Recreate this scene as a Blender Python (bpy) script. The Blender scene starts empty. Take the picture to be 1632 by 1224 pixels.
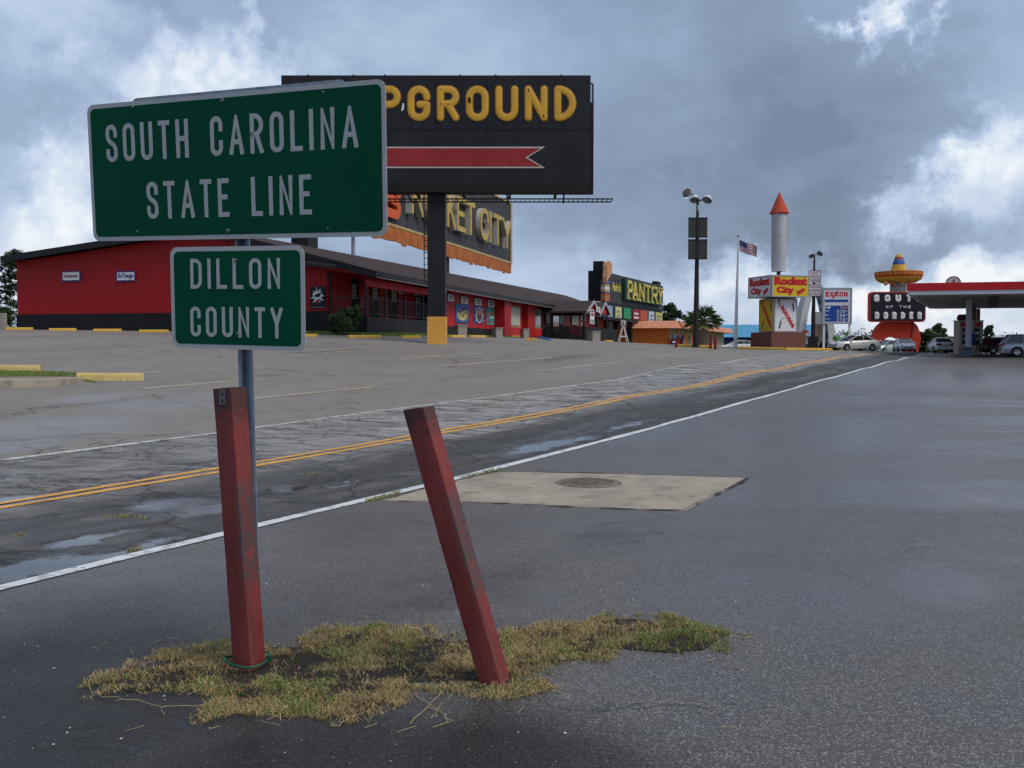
import bpy, bmesh, math, random
import numpy as np
from mathutils import Vector, Matrix, Euler

random.seed(11)
rng = np.random.default_rng(11)
SC = bpy.context.scene
COL = SC.collection
R = math.radians
PI = math.pi

# ---------------------------------------------------------------- camera
F, HZ, EYE = 1472.0, 552.0, 1.6            # focal length and eye level in photo pixels, eye height in metres
PIT = math.atan((612 - HZ) / F)
cd = bpy.data.cameras.new('camera')
cd.sensor_width = 36.0
cd.lens = 36.0 * F / 1632
cd.clip_start = 0.05
cd.clip_end = 6000
cam = bpy.data.objects.new('camera', cd)
COL.objects.link(cam)
cam.location = (0, 0, EYE)
cam.rotation_euler = (PI / 2 - PIT, 0, 0)
SC.camera = cam


def ray(px, py):
    u, v = (px - 816) / F, (612 - py) / F
    return np.array([u, math.cos(PIT) + v * math.sin(PIT), -math.sin(PIT) + v * math.cos(PIT)])


def at(px, py, Y):
    d = ray(px, py)
    return Vector((d[0] * Y / d[1], Y, EYE + d[2] * Y / d[1]))


# ---------------------------------------------------------------- node helper
class NT:
    def __init__(s, nt):
        s.t = nt

    def n(s, typ, **kw):
        o = s.t.nodes.new('ShaderNode' + typ)
        for k, v in kw.items():
            setattr(o, k, v)
        return o

    def put(s, sock, v):
        if isinstance(v, bpy.types.NodeSocket):
            s.t.links.new(v, sock)
        elif v is not None:
            if hasattr(sock.default_value, '__len__') and not hasattr(v, '__len__'):
                v = (v, v, v)
            if hasattr(sock.default_value, '__len__') and len(sock.default_value) == 4 and len(v) == 3:
                v = (*v, 1)
            sock.default_value = v

    def math(s, op, a, b=None, c=None, clamp=False):
        o = s.n('Math', operation=op, use_clamp=clamp)
        for i, x in enumerate((a, b, c)):
            s.put(o.inputs[i], x)
        return o.outputs[0]

    def vmath(s, op, a, b=None, out=0):
        o = s.n('VectorMath', operation=op)
        s.put(o.inputs[0], a)
        if op == 'SCALE':
            s.put(o.inputs['Scale'], b)
        elif b is not None:
            s.put(o.inputs[1], b)
        return o.outputs[out]

    def mix(s, f, a, b, mode='MIX'):
        o = s.n('Mix', data_type='RGBA', blend_type=mode)
        s.put(o.inputs[0], f)
        s.put(o.inputs[6], a)
        s.put(o.inputs[7], b)
        return o.outputs[2]

    def noise(s, vec, scale, detail=4, rough=.55, dist=0, col=False):
        o = s.n('TexNoise')
        s.put(o.inputs['Vector'], vec)
        o.inputs['Scale'].default_value = scale
        o.inputs['Detail'].default_value = detail
        o.inputs['Roughness'].default_value = rough
        o.inputs['Distortion'].default_value = dist
        return o.outputs['Color' if col else 'Fac']

    def vor(s, vec, scale, feature='F1', out='Distance', rand=1):
        o = s.n('TexVoronoi', feature=feature)
        s.put(o.inputs['Vector'], vec)
        o.inputs['Scale'].default_value = scale
        o.inputs['Randomness'].default_value = rand
        return o.outputs[out]

    def mr(s, v, a, b, c=0., d=1., smooth=True):
        o = s.n('MapRange', interpolation_type='SMOOTHSTEP' if smooth else 'LINEAR')
        for i, x in enumerate((v, a, b, c, d)):
            s.put(o.inputs[i], x)
        return o.outputs[0]

    def ramp(s, f, stops):
        o = s.n('ValToRGB')
        s.put(o.inputs[0], f)
        e = o.color_ramp.elements
        while len(e) < len(stops):
            e.new(.5)
        for i, (p, c) in enumerate(stops):
            e[i].position = p
            e[i].color = (*c, 1) if len(c) == 3 else c
        return o.outputs[0]

    def mapping(s, vec, scale=(1, 1, 1), rot=(0, 0, 0), loc=(0, 0, 0)):
        o = s.n('Mapping')
        s.put(o.inputs[0], vec)
        o.inputs[1].default_value = loc
        o.inputs[2].default_value = rot
        o.inputs[3].default_value = scale
        return o.outputs[0]

    def sep(s, v):
        o = s.n('SeparateXYZ')
        s.put(o.inputs[0], v)
        return o.outputs

    def comb(s, x, y, z):
        o = s.n('CombineXYZ')
        for i, q in enumerate((x, y, z)):
            s.put(o.inputs[i], q)
        return o.outputs[0]


# ---------------------------------------------------------------- world, sun, exposure
SUN_EL, SUN_AZ = 50, 122      # degrees; azimuth clockwise from straight ahead
W = bpy.data.worlds.new('World')
SC.world = W
W.use_nodes = True
W.node_tree.nodes.clear()
w = NT(W.node_tree)
dirv = w.vmath('NORMALIZE', w.n('TexCoord').outputs['Generated'])
sx, sy, sz = w.sep(dirv)
hgt = w.math('ADD', w.math('MAXIMUM', sz, 0.0), 0.16)
plane = w.comb(w.math('DIVIDE', sx, hgt), w.math('DIVIDE', sy, hgt), 0.37)
n1 = w.noise(plane, 1.15, 6, .56, .3)
n3 = w.noise(w.vmath('MULTIPLY', dirv, (1, 1, 2.0)), 7.0, 7, .60)
wob = w.vmath('SUBTRACT', w.noise(dirv, 5.0, 6, .62, 0, col=True), (.5, .5, .5))
wob2 = w.vmath('SUBTRACT', w.noise(dirv, 20.0, 5, .68, 0, col=True), (.5, .5, .5))
dd = w.vmath('ADD', w.vmath('ADD', dirv, w.vmath('SCALE', wob, .20)), w.vmath('SCALE', wob2, .085))
val = w.math('ADD', .40, w.math('MULTIPLY', w.math('SUBTRACT', n1, .5), .50))
val = w.math('ADD', val, w.math('MULTIPLY', w.math('SUBTRACT', n3, .5), .42))
# cloud masses of this sky: (x, y, radius) in degrees-like photo pixels, weight, softness
for px, py, r, wt, so in (
        (1395, 38, 60, .40, .45), (1345, 62, 42, .34, .4), (1440, 22, 45, .25, .3), (1300, 62, 30, .2, .3),
        (1600, 180, 60, .24, .2), (1535, 245, 58, .25, .2), (1485, 290, 50, .24, .2), (1440, 325, 40, .20, .3), (1625, 240, 90, .20, .1), (1580, 300, 110, .15, .0),
        (1160, 432, 60, .36, .3), (1230, 440, 60, .26, .2), (1320, 435, 60, .40, .3), (1400, 440, 55, .36, .3), (1500, 440, 55, .34, .3), (1590, 440, 60, .36, .3), (1590, 510, 130, .30, .0), (1380, 510, 120, .28, 0), (1230, 510, 110, .26, 0),
        (1000, 470, 110, .22, .0), (1110, 510, 120, .25, 0), (1500, 530, 130, .3, 0), (850, 470, 130, .12, 0),
        (180, 118, 62, .24, .3), (260, 122, 65, .25, .3), (340, 124, 65, .25, .3), (420, 126, 62, .24, .3), (500, 134, 70, .15, .1),
        (110, 290, 90, .3, .15), (40, 360, 120, .3, .1), (20, 60, 110, .2, .1), (362, 42, 26, .22, .3),
        (60, 470, 110, .22, 0), (500, 30, 90, .1, 0), (700, 100, 200, .1, 0), (200, 380, 160, .14, 0),
        (1290, 190, 260, -.17, 0), (1080, 290, 230, -.14, 0), (1340, 345, 110, -.22, .1), (1530, 390, 120, -.24, .1),
        (1180, 330, 150, -.14, 0), (1480, 150, 120, -.1, 0), (230, 60, 90, -.14, 0), (60, 175, 80, -.14, .1),
        (1000, 60, 200, -.06, 0), (900, 330, 180, -.07, 0), (1300, 300, 200, -.1, 0)):
    c = Vector(ray(px, py)).normalized()
    ra = r / F * 1.25
    m = w.mr(w.vmath('DISTANCE', dd, tuple(c), out=1), ra, ra * max(so, .02))
    val = w.math('MULTIPLY_ADD', m, wt, val)
cloud = w.ramp(val, [(0, (.105, .138, .205)), (.26, (.160, .208, .300)), (.44, (.225, .288, .405)),
                     (.62, (.315, .385, .505)), (.84, (.46, .505, .575)), (1.0, (.585, .605, .635))])
sky = w.n('TexSky', sky_type='NISHITA', sun_disc=False)
sky.sun_elevation = R(SUN_EL)
sky.sun_rotation = R(SUN_AZ)
sky.air_density = 1.3
sky.dust_density = 2.0
cl10 = w.vmath('SCALE', cloud, 11.5)
skyc = w.mix(.90, sky.outputs[0], cl10)
bg = w.n('Background')
bg.inputs[1].default_value = .10
w.put(bg.inputs[0], skyc)
w.put(w.n('OutputWorld').inputs[0], bg.outputs[0])
W.cycles.sampling_method = 'MANUAL'
W.cycles.sample_map_resolution = 512

ld = bpy.data.lights.new('sun', 'SUN')
ld.energy = 1.5
ld.angle = R(28)
ld.color = (1.0, .93, .83)
sun = bpy.data.objects.new('sun', ld)
COL.objects.link(sun)
sdir = Vector((math.sin(R(SUN_AZ)) * math.cos(R(SUN_EL)), math.cos(R(SUN_AZ)) * math.cos(R(SUN_EL)), math.sin(R(SUN_EL))))
sun.rotation_euler = (-sdir).to_track_quat('-Z', 'Y').to_euler()
sun.location = (0, 0, 30)
SC.view_settings.view_transform = 'Standard'
SC.view_settings.look = 'None'
SC.view_settings.exposure = 0.48
SC.view_settings.gamma = 1
SC.render.engine = 'CYCLES'
SC.cycles.max_bounces = 4
SC.cycles.diffuse_bounces = 2
SC.cycles.glossy_bounces = 2
SC.cycles.use_denoising = True
SC.cycles.use_adaptive_sampling = True
SC.cycles.adaptive_threshold = .035

# ---------------------------------------------------------------- materials
MATS = {}


def mat(name, col, rough=.6, var=.18, scale=3.0, metal=0., bump=0., bscale=20., spec=.22, streak=0., dirt=None, dirtamt=.0,
        stretch=(1, 1, 1), coat=0., trans=0., alpha=None):
    if name in MATS:
        return MATS[name]
    m = bpy.data.materials.new(name)
    m.use_nodes = True
    t = NT(m.node_tree)
    p = m.node_tree.nodes['Principled BSDF']
    oc = t.n('TexCoord').outputs['Object']
    c = (*col, 1)
    if var:
        v = t.mapping(oc, stretch)
        f = t.noise(v, scale, 5, .6)
        k = t.mr(f, .25, .75, 1 - var, 1 + var, smooth=False)
        cc = t.mix(1.0, c, t.comb(k, k, k), 'MULTIPLY')
        if streak:
            f2 = t.noise(t.mapping(oc, (6, 6, .35)), 1.6, 4, .6)
            k2 = t.mr(f2, .45, .75, 1, 1 - streak)
            cc = t.mix(1.0, cc, t.comb(k2, k2, k2), 'MULTIPLY')
        if dirt is not None:
            f3 = t.noise(oc, scale * 1.7, 7, .65)
            cc = t.mix(t.mr(f3, .52, .68, 0, dirtamt), cc, (*dirt, 1))
        t.put(p.inputs['Base Color'], cc)
        r2 = t.noise(oc, scale * 2.3, 4, .6)
        t.put(p.inputs['Roughness'], t.mr(r2, .3, .7, max(rough - .1, .02), min(rough + .1, 1), smooth=False))
    else:
        p.inputs['Base Color'].default_value = c
        p.inputs['Roughness'].default_value = rough
    p.inputs['Metallic'].default_value = metal
    p.inputs['Specular IOR Level'].default_value = spec
    p.inputs['Coat Weight'].default_value = coat
    if trans:
        p.inputs['Transmission Weight'].default_value = trans
    if bump:
        b = t.n('Bump')
        b.inputs['Strength'].default_value = bump
        b.inputs['Distance'].default_value = .02
        t.put(b.inputs['Height'], t.noise(t.mapping(oc, stretch), bscale, 4, .6))
        t.put(p.inputs['Normal'], b.outputs[0])
    MATS[name] = m
    return m


# ---------------------------------------------------------------- mesh helper
class MB:
    def __init__(s):
        s.v, s.f, s.m, s.mi = [], [], [], 0

    def add(s, vs, fs, mi=None):
        b = len(s.v)
        s.v += [tuple(x) for x in vs]
        s.f += [tuple(b + i for i in f) for f in fs]
        s.m += [s.mi if mi is None else mi] * len(fs)
        return s

    def box(s, x0, x1, y0, y1, z0, z1, mi=None, M=None):
        vs = [Vector((x, y, z)) for x in (x0, x1) for y in (y0, y1) for z in (z0, z1)]
        if M is not None:
            vs = [M @ q for q in vs]
        return s.add(vs, [(0, 1, 3, 2), (4, 6, 7, 5), (0, 4, 5, 1), (2, 3, 7, 6), (0, 2, 6, 4), (1, 5, 7, 3)], mi)

    def bbox(s, x0, x1, y0, y1, z0, z1, b, mi=None, M=None):
        """box with bevelled edges"""
        bm = bmesh.new()
        bmesh.ops.create_cube(bm, size=1)
        for q in bm.verts:
            q.co = Vector(((x0 + x1) / 2 + q.co.x * (x1 - x0), (y0 + y1) / 2 + q.co.y * (y1 - y0), (z0 + z1) / 2 + q.co.z * (z1 - z0)))
        bmesh.ops.bevel(bm, geom=list(bm.edges), offset=b, segments=2, profile=.5, affect='EDGES')
        bm.verts.index_update()
        vs = [q.co if M is None else M @ q.co for q in bm.verts]
        fs = [[q.index for q in f.verts] for f in bm.faces]
        bm.free()
        return s.add(vs, fs, mi)

    def tube(s, pts, rad, n=8, caps=True, mi=None):
        pts = [Vector(p) for p in pts]
        if not hasattr(rad, '__len__'):
            rad = [rad] * len(pts)
        vs, fs = [], []
        up = None
        for i, p in enumerate(pts):
            t = (pts[min(i + 1, len(pts) - 1)] - pts[max(i - 1, 0)]).normalized()
            if up is None:
                up = Vector((0, 0, 1)) if abs(t.z) < .9 else Vector((1, 0, 0))
            a = t.cross(up).normalized()
            up = a.cross(t).normalized()
            for k in range(n):
                q = 2 * PI * k / n + PI / n
                vs.append(p + (a * math.cos(q) + up * math.sin(q)) * rad[i])
        for i in range(len(pts) - 1):
            for k in range(n):
                k2 = (k + 1) % n
                fs.append((i * n + k, i * n + k2, (i + 1) * n + k2, (i + 1) * n + k))
        if caps:
            fs.append(tuple(range(n))[::-1])
            fs.append(tuple((len(pts) - 1) * n + k for k in range(n)))
        return s.add(vs, fs, mi)

    def lathe(s, prof, n=16, c=(0, 0, 0), M=None, mi=None, caps=True):
        vs, fs = [], []
        for r, z in prof:
            for k in range(n):
                q = 2 * PI * k / n
                p = Vector((c[0] + r * math.cos(q), c[1] + r * math.sin(q), c[2] + z))
                vs.append(M @ p if M is not None else p)
        for i in range(len(prof) - 1):
            for k in range(n):
                k2 = (k + 1) % n
                fs.append((i * n + k, i * n + k2, (i + 1) * n + k2, (i + 1) * n + k))
        if caps:
            fs.append(tuple(range(n))[::-1])
            fs.append(tuple((len(prof) - 1) * n + k for k in range(n)))
        return s.add(vs, fs, mi)

    def prism(s, poly, y0, y1, mi=None, M=None):
        """polygon in the x-z plane (counter-clockwise seen from -y), thickened from y0 (front) to y1"""
        n = len(poly)
        vs = [Vector((x, y0, z)) for x, z in poly] + [Vector((x, y1, z)) for x, z in poly]
        if M is not None:
            vs = [M @ q for q in vs]
        fs = [tuple(range(n)), tuple(range(2 * n - 1, n - 1, -1))]
        fs += [(k, n + k, n + (k + 1) % n, (k + 1) % n) for k in range(n)]
        return s.add(vs, fs, mi)

    def hprism(s, poly, z0, z1, mi=None):
        """polygon in plan, thickened vertically; z may be lists"""
        n = len(poly)
        vs = [Vector((x, y, z0)) for x, y in poly] + [Vector((x, y, z1)) for x, y in poly]
        fs = [tuple(range(n))[::-1], tuple(range(n, 2 * n))]
        fs += [(k, (k + 1) % n, n + (k + 1) % n, n + k) for k in range(n)]
        return s.add(vs, fs, mi)

    def slab(s, quad, th, mi=None):
        """a 3-D polygon thickened downwards by th"""
        n = len(quad)
        q = [Vector(p) for p in quad]
        vs = q + [p - Vector((0, 0, th)) for p in q]
        fs = [tuple(range(n)), tuple(range(2 * n - 1, n - 1, -1))]
        fs += [(k, n + k, n + (k + 1) % n, (k + 1) % n) for k in range(n)]
        return s.add(vs, fs, mi)

    def build(s, name, m, parent=None, smooth=False, loc=None, rot=None, fixn=True):
        me = bpy.data.meshes.new(name)
        me.from_pydata(s.v, [], s.f)
        for x in (m if isinstance(m, (list, tuple)) else [m]):
            me.materials.append(x)
        if any(s.m):
            me.polygons.foreach_set('material_index', s.m)
        if fixn and len(s.f) < 20000:
            bm = bmesh.new()
            bm.from_mesh(me)
            bmesh.ops.recalc_face_normals(bm, faces=bm.faces)
            bm.to_mesh(me)
            bm.free()
        if smooth:
            me.polygons.foreach_set('use_smooth', [True] * len(me.polygons))
            try:
                me.set_sharp_from_angle(angle=R(40))
            except Exception:
                pass
        me.update()
        o = bpy.data.objects.new(name, me)
        COL.objects.link(o)
        if parent is not None:
            o.parent = parent
        if loc is not None:
            o.location = loc
        if rot is not None:
            o.rotation_euler = rot
        return o


def tag(o, label=None, cat=None, group=None, kind=None):
    for k, v in (('label', label), ('category', cat), ('group', group), ('kind', kind)):
        if v:
            o[k] = v
    return o


def thing(name, label, cat, loc=(0, 0, 0), rz=0., group=None):
    o = bpy.data.objects.new(name, None)
    o.empty_display_size = .2
    COL.objects.link(o)
    o.location = loc
    o.rotation_euler = (0, 0, rz)
    return tag(o, label, cat, group)


# ---------------------------------------------------------------- lettering
GL = {
    'A': (.62, [[(0, 0), (.5, 1), (1, 0)], [(.16, .30), (.84, .30)]]),
    'B': (.56, [[(0, .53), (0, 1), (.94, 1, 9), (.94, .53, 9), (0, .53), (1, .53, 9), (1, 0, 9), (0, 0), (0, .53)]]),
    'C': (.54, [[(1, .70), (1, 1, 9), (0, 1, 9), (0, 0, 9), (1, 0, 9), (1, .30)]]),
    'D': (.54, [[(0, .5), (0, 1), (1, 1, 9), (1, 0, 9), (0, 0), (0, .5)]]),
    'E': (.50, [[(1, 1), (0, 1), (0, 0), (1, 0)], [(0, .52), (.78, .52)]]),
    'F': (.48, [[(1, 1), (0, 1), (0, 0)], [(0, .52), (.78, .52)]]),
    'G': (.56, [[(1, .70), (1, 1, 9), (0, 1, 9), (0, 0, 9), (1, 0, 9), (1, .46), (.55, .46)]]),
    'H': (.56, [[(0, 0), (0, 1)], [(1, 0), (1, 1)], [(0, .5), (1, .5)]]),
    'I': (0, [[(0, 0), (0, 1)]]),
    'K': (.56, [[(0, 0), (0, 1)], [(1, 1), (0, .38)], [(.3, .58), (1, 0)]]),
    'L': (.48, [[(0, 1), (0, 0), (1, 0)]]),
    'M': (.70, [[(0, 0), (0, 1), (.5, .2), (1, 1), (1, 0)]]),
    'N': (.56, [[(0, 0), (0, 1), (1, 0), (1, 1)]]),
    'O': (.56, [[(0, .5), (0, 1, 9), (1, 1, 9), (1, 0, 9), (0, 0, 9), (0, .5)]]),
    'P': (.54, [[(0, 0), (0, 1), (1, 1, 9), (1, .46, 9), (0, .46)]]),
    'R': (.55, [[(0, 0), (0, 1), (1, 1, 9), (1, .48, 9), (0, .48)], [(.48, .48), (1, 0)]]),
    'S': (.54, [[(1, .74), (1, 1, 9), (0, 1, 9), (0, .56, 9), (1, .44, 9), (1, 0, 9), (0, 0, 9), (0, .26)]]),
    'T': (.52, [[(0, 1), (1, 1)], [(.5, 1), (.5, 0)]]),
    'U': (.56, [[(0, 1), (0, 0, 9), (1, 0, 9), (1, 1)]]),
    'W': (.8, [[(0, 1), (.25, 0), (.5, .8), (.75, 0), (1, 1)]]),
    'X': (.6, [[(0, 0), (1, 1)], [(0, 1), (1, 0)]]),
    'Y': (.6, [[(0, 1), (.5, .45), (1, 1)], [(.5, .45), (.5, 0)]]),
    '3': (.5, [[(0, .8), (0, 1, 9), (1, 1, 9), (1, .53, 9), (.35, .53), (1, .53, 9), (1, 0, 9), (0, 0, 9), (0, .2)]]),
    '5': (.5, [[(1, 1), (0, 1), (0, .56), (1, .6, 9), (1, 0, 9), (0, 0, 9), (0, .18)]]),
    '7': (.5, [[(0, 1), (1, 1), (.35, 0)]]),
    '9': (.5, [[(1, .5), (1, 1, 9), (0, 1, 9), (0, .45, 9), (1, .45), (1, 0, 9), (0, 0, 9), (0, .15)]]),
    "'": (0, [[(0, .75), (0, 1)]]),
}


def fillet(pts, rmax):
    out = []
    n = len(pts)
    for i, p in enumerate(pts):
        P = Vector(p[:2])
        r = p[2] if len(p) > 2 else 0
        if r and 0 < i < n - 1:
            A, B = Vector(pts[i - 1][:2]), Vector(pts[i + 1][:2])
            a, b = (A - P), (B - P)
            la, lb = a.length, b.length
            fa = .5 if len(pts[i - 1]) > 2 else 1.
            fb = .5 if len(pts[i + 1]) > 2 else 1.
            r = min(rmax, la * fa * .999, lb * fb * .999)
            a.normalize()
            b.normalize()
            s, e = P + a * r, P + b * r
            for k in range(7):
                t = k / 6
                c = s + e - P
                ang = t * PI / 2
                d1 = (s - c) * math.cos(ang) + (e - c) * math.sin(ang)
                q = c + d1
                if not out or (Vector(out[-1]) - q).length > 1e-6:
                    out.append((q.x, q.y))
        else:
            if not out or (Vector(out[-1]) - P).length > 1e-6:
                out.append((P.x, P.y))
    return out


def clip(poly, x0, x1, y0, y1):
    for ax, lim, sg in ((0, x0, 1), (0, x1, -1), (1, y0, 1), (1, y1, -1)):
        res = []
        for i, p in enumerate(poly):
            q = poly[(i + 1) % len(poly)]
            ip, iq = (p[ax] - lim) * sg >= -1e-9, (q[ax] - lim) * sg >= -1e-9
            if ip:
                res.append(p)
            if ip != iq:
                t = (lim - p[ax]) / (q[ax] - p[ax])
                res.append((p[0] + (q[0] - p[0]) * t, p[1] + (q[1] - p[1]) * t))
        poly = res
        if len(poly) < 3:
            return []
    return poly


def glyph(ch, wd, t, rmax=9., rounded=False, serif=0.):
    """polygon groups of one letter: height 1, width wd, stroke t -> list of polygons with a stroke number"""
    nat, strokes = GL[ch]
    a = t / 2
    polys = []
    if nat == 0:
        wd = t
    extra = []
    for si, st in enumerate(strokes):
        pts = [(a + p[0] * max(wd - t, 0), a + p[1] * (1 - t)) + tuple(p[2:]) for p in st]
        L = [Vector(p) for p in fillet(pts, rmax)]
        closed = (L[0] - L[-1]).length < 1e-6
        if not closed and not rounded:
            L[0] = L[0] + (L[0] - L[1]).normalized() * a
            L[-1] = L[-1] + (L[-1] - L[-2]).normalized() * a
        n = len(L)
        left, right = [], []
        for i in range(n):
            if closed:
                d0 = (L[i] - L[i - 1 if i else n - 2]).normalized()
                d1 = (L[(i + 1) if i < n - 1 else 1] - L[i]).normalized()
            else:
                d0 = (L[i] - L[i - 1]).normalized() if i else (L[1] - L[0]).normalized()
                d1 = (L[i + 1] - L[i]).normalized() if i < n - 1 else d0
            n0, n1_ = Vector((-d0.y, d0.x)), Vector((-d1.y, d1.x))
            mm = n0 + n1_
            if mm.length < 1e-4:
                mm = n0.copy()
            mm.normalize()
            k = a / max(mm.dot(n0), .28)
            left.append(L[i] + mm * k)
            right.append(L[i] - mm * k)
        for i in range(n - 1):
            q = [tuple(left[i]), tuple(right[i]), tuple(right[i + 1]), tuple(left[i + 1])]
            q = clip(q, -.001, wd + .001, 0, 1) if not rounded else q
            if len(q) > 2:
                polys.append((si, q))
        if rounded:
            for j, e in enumerate((L[0], L[-1])):
                polys.append((si + 4 + j, [(e.x + a * math.cos(z), e.y + a * math.sin(z)) for z in [2 * PI * k / 12 for k in range(12)]]))
            for j, e in enumerate(L[1:-1]):
                polys.append((si + 7 + j % 2, [(e.x + a * math.cos(z), e.y + a * math.sin(z)) for z in [2 * PI * k / 12 for k in range(12)]]))
        if serif and not closed and ch not in 'CGSO':
            for e, o in ((L[0], L[1]), (L[-1], L[-2])):
                if abs(e.y - o.y) > .3:
                    yy = 0 if e.y < .5 else 1 - serif
                    xx = min(max(e.x, a), wd - a)
                    extra.append((9, [(xx - a - .09, yy), (xx + a + .09, yy), (xx + a + .09, yy + serif), (xx - a - .09, yy + serif)]))
    return polys + extra


def text_layout(s, x0, x1, z0, z1, t, gap=.2, space=.45, wmul=None):
    h = z1 - z0
    ws = [space if c == ' ' else (GL[c][0] if GL[c][0] else t) for c in s]
    if wmul:
        ws = [q * wmul.get(c, 1) for q, c in zip(ws, s)]
    var = sum(q for q, c in zip(ws, s) if c == ' ' or GL[c][0])
    fix = sum(q for q, c in zip(ws, s) if c != ' ' and not GL[c][0])
    gaps = gap * (len(s) - 1)
    k = ((x1 - x0) / h - fix) / (var + gaps)
    x, out = 0, []
    for c, q in zip(s, ws):
        q2 = q if (c != ' ' and not GL[c][0]) else q * k
        if c != ' ':
            out.append((c, x0 + x * h, q2))
        x += q2 + gap * k
    return out


def letters(mb, s, x0, x1, z0, z1, t=.17, y=-.002, dz=.0004, gap=.2, space=.45, depth=0., rounded=False, serif=0., rmax=9., mi=None, each=None, M=None):
    """lay lettering in the x-z plane; depth > 0 makes solid letters; each(ch, MB) receives one MB per letter"""
    h = z1 - z0
    for c, lx, wd in text_layout(s, x0, x1, z0, z1, t, gap, space):
        m = MB() if each else mb
        for k, (si, poly) in enumerate(glyph(c, wd, t, rmax, rounded, serif)):
            P = [(lx + p[0] * h, z0 + p[1] * h) for p in poly]
            ar = sum(P[i][0] * P[(i + 1) % len(P)][1] - P[(i + 1) % len(P)][0] * P[i][1] for i in range(len(P)))
            if ar < 0:
                P = P[::-1]
            yy = y - dz * si
            if depth:
                m.prism(P, yy - depth, y, mi, M)
            else:
                vs = [Vector((p[0], yy, p[1])) for p in P]
                if M is not None:
                    vs = [M @ q for q in vs]
                m.add(vs, [tuple(range(len(vs)))], mi)
        if each:
            each(c, m)


def tube_letter(mb, c, lx, z0, h, wd, t, y, depth, shrink=1.0):
    """puffy letter: every stroke is a flattened round bar with rounded ends"""
    a = t / 2
    for st in GL[c][1]:
        runs, cur = [], []
        for i, p in enumerate(st):
            cur.append(p)
            if 0 < i < len(st) - 1 and len(p) < 3:
                runs.append(cur)
                cur = [p]
        runs.append(cur)
        if len(runs) > 1 and st[0][:2] == st[-1][:2] and c != 'B':
            runs = [runs[-1] + runs[0][1:]] + runs[1:-1] if abs(runs[-1][0][0] - runs[0][-1][0]) < .01 else runs
        for r in runs:
            pts = [(a + p[0] * max(wd - t, 0), a + p[1] * (1 - t)) + tuple(p[2:]) for p in r]
            L = [Vector((q[0], 0, q[1])) for q in fillet(pts, 9)]
            closed = (L[0] - L[-1]).length < 1e-6
            rad = [a * shrink] * len(L)
            if closed:
                L = L + [L[1]]
                rad = rad + rad[:1]
            else:
                d0, d1 = (L[0] - L[1]).normalized(), (L[-1] - L[-2]).normalized()
                s_ = a * shrink
                L = [L[0] + d0 * s_, L[0] + d0 * s_ * .87, L[0] + d0 * s_ * .5] + L + [L[-1] + d1 * s_ * .5, L[-1] + d1 * s_ * .87, L[-1] + d1 * s_]
                rad = [.001, s_ * .5, s_ * .87] + rad + [s_ * .87, s_ * .5, .001]
            q = MB().tube(L, rad, 10, caps=False)
            mb.add([(lx + v[0] * h, y + v[1] / (a * shrink) * depth, z0 + v[2] * h) for v in q.v], q.f)
    return mb


def typeset(name, s, m, parent, x0, x1, z0, z1, y, weight=.0, depth=.0, shear=0., rot=0.):
    """lettering set in Blender's own typeface, fitted into a rectangle of the x-z plane"""
    cu = bpy.data.curves.new(name, 'FONT')
    cu.body = s
    cu.offset = weight
    cu.extrude = depth
    cu.shear = shear
    cu.resolution_u = 3
    cu.align_x = 'CENTER'
    cu.space_line = .85
    o = bpy.data.objects.new(name, cu)
    COL.objects.link(o)
    dg = bpy.context.evaluated_depsgraph_get()
    me = bpy.data.meshes.new_from_object(o.evaluated_get(dg))
    bpy.data.objects.remove(o)
    co = np.array([q.co[:] for q in me.vertices])
    lo, hi = co.min(0), co.max(0)
    P = np.zeros_like(co)
    P[:, 0] = x0 + (co[:, 0] - lo[0]) / (hi[0] - lo[0]) * (x1 - x0)
    P[:, 2] = z0 + (co[:, 1] - lo[1]) / (hi[1] - lo[1]) * (z1 - z0)
    if rot:
        cx, cz = (x0 + x1) / 2, (z0 + z1) / 2
        dx, dz = P[:, 0] - cx, P[:, 2] - cz
        P[:, 0], P[:, 2] = cx + dx * math.cos(rot) - dz * math.sin(rot), cz + dx * math.sin(rot) + dz * math.cos(rot)
    P[:, 1] = y - (co[:, 2] - lo[2])
    me.vertices.foreach_set('co', P.ravel())
    me.materials.clear()
    me.materials.append(m)
    me.update()
    me.name = name
    ob = bpy.data.objects.new(name, me)
    COL.objects.link(ob)
    ob.parent = parent
    return ob

# ================================================================ TERRAIN
# road axis: X = c + B*Y; d = distance to the left of the right-hand white line
B = .53
CT, ST = 1 / math.sqrt(1 + B * B), B / math.sqrt(1 + B * B)
TH = math.atan(B)


def line_pts(c, L):
    return [(c + B * y, y, z) for y, z in L]


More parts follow.
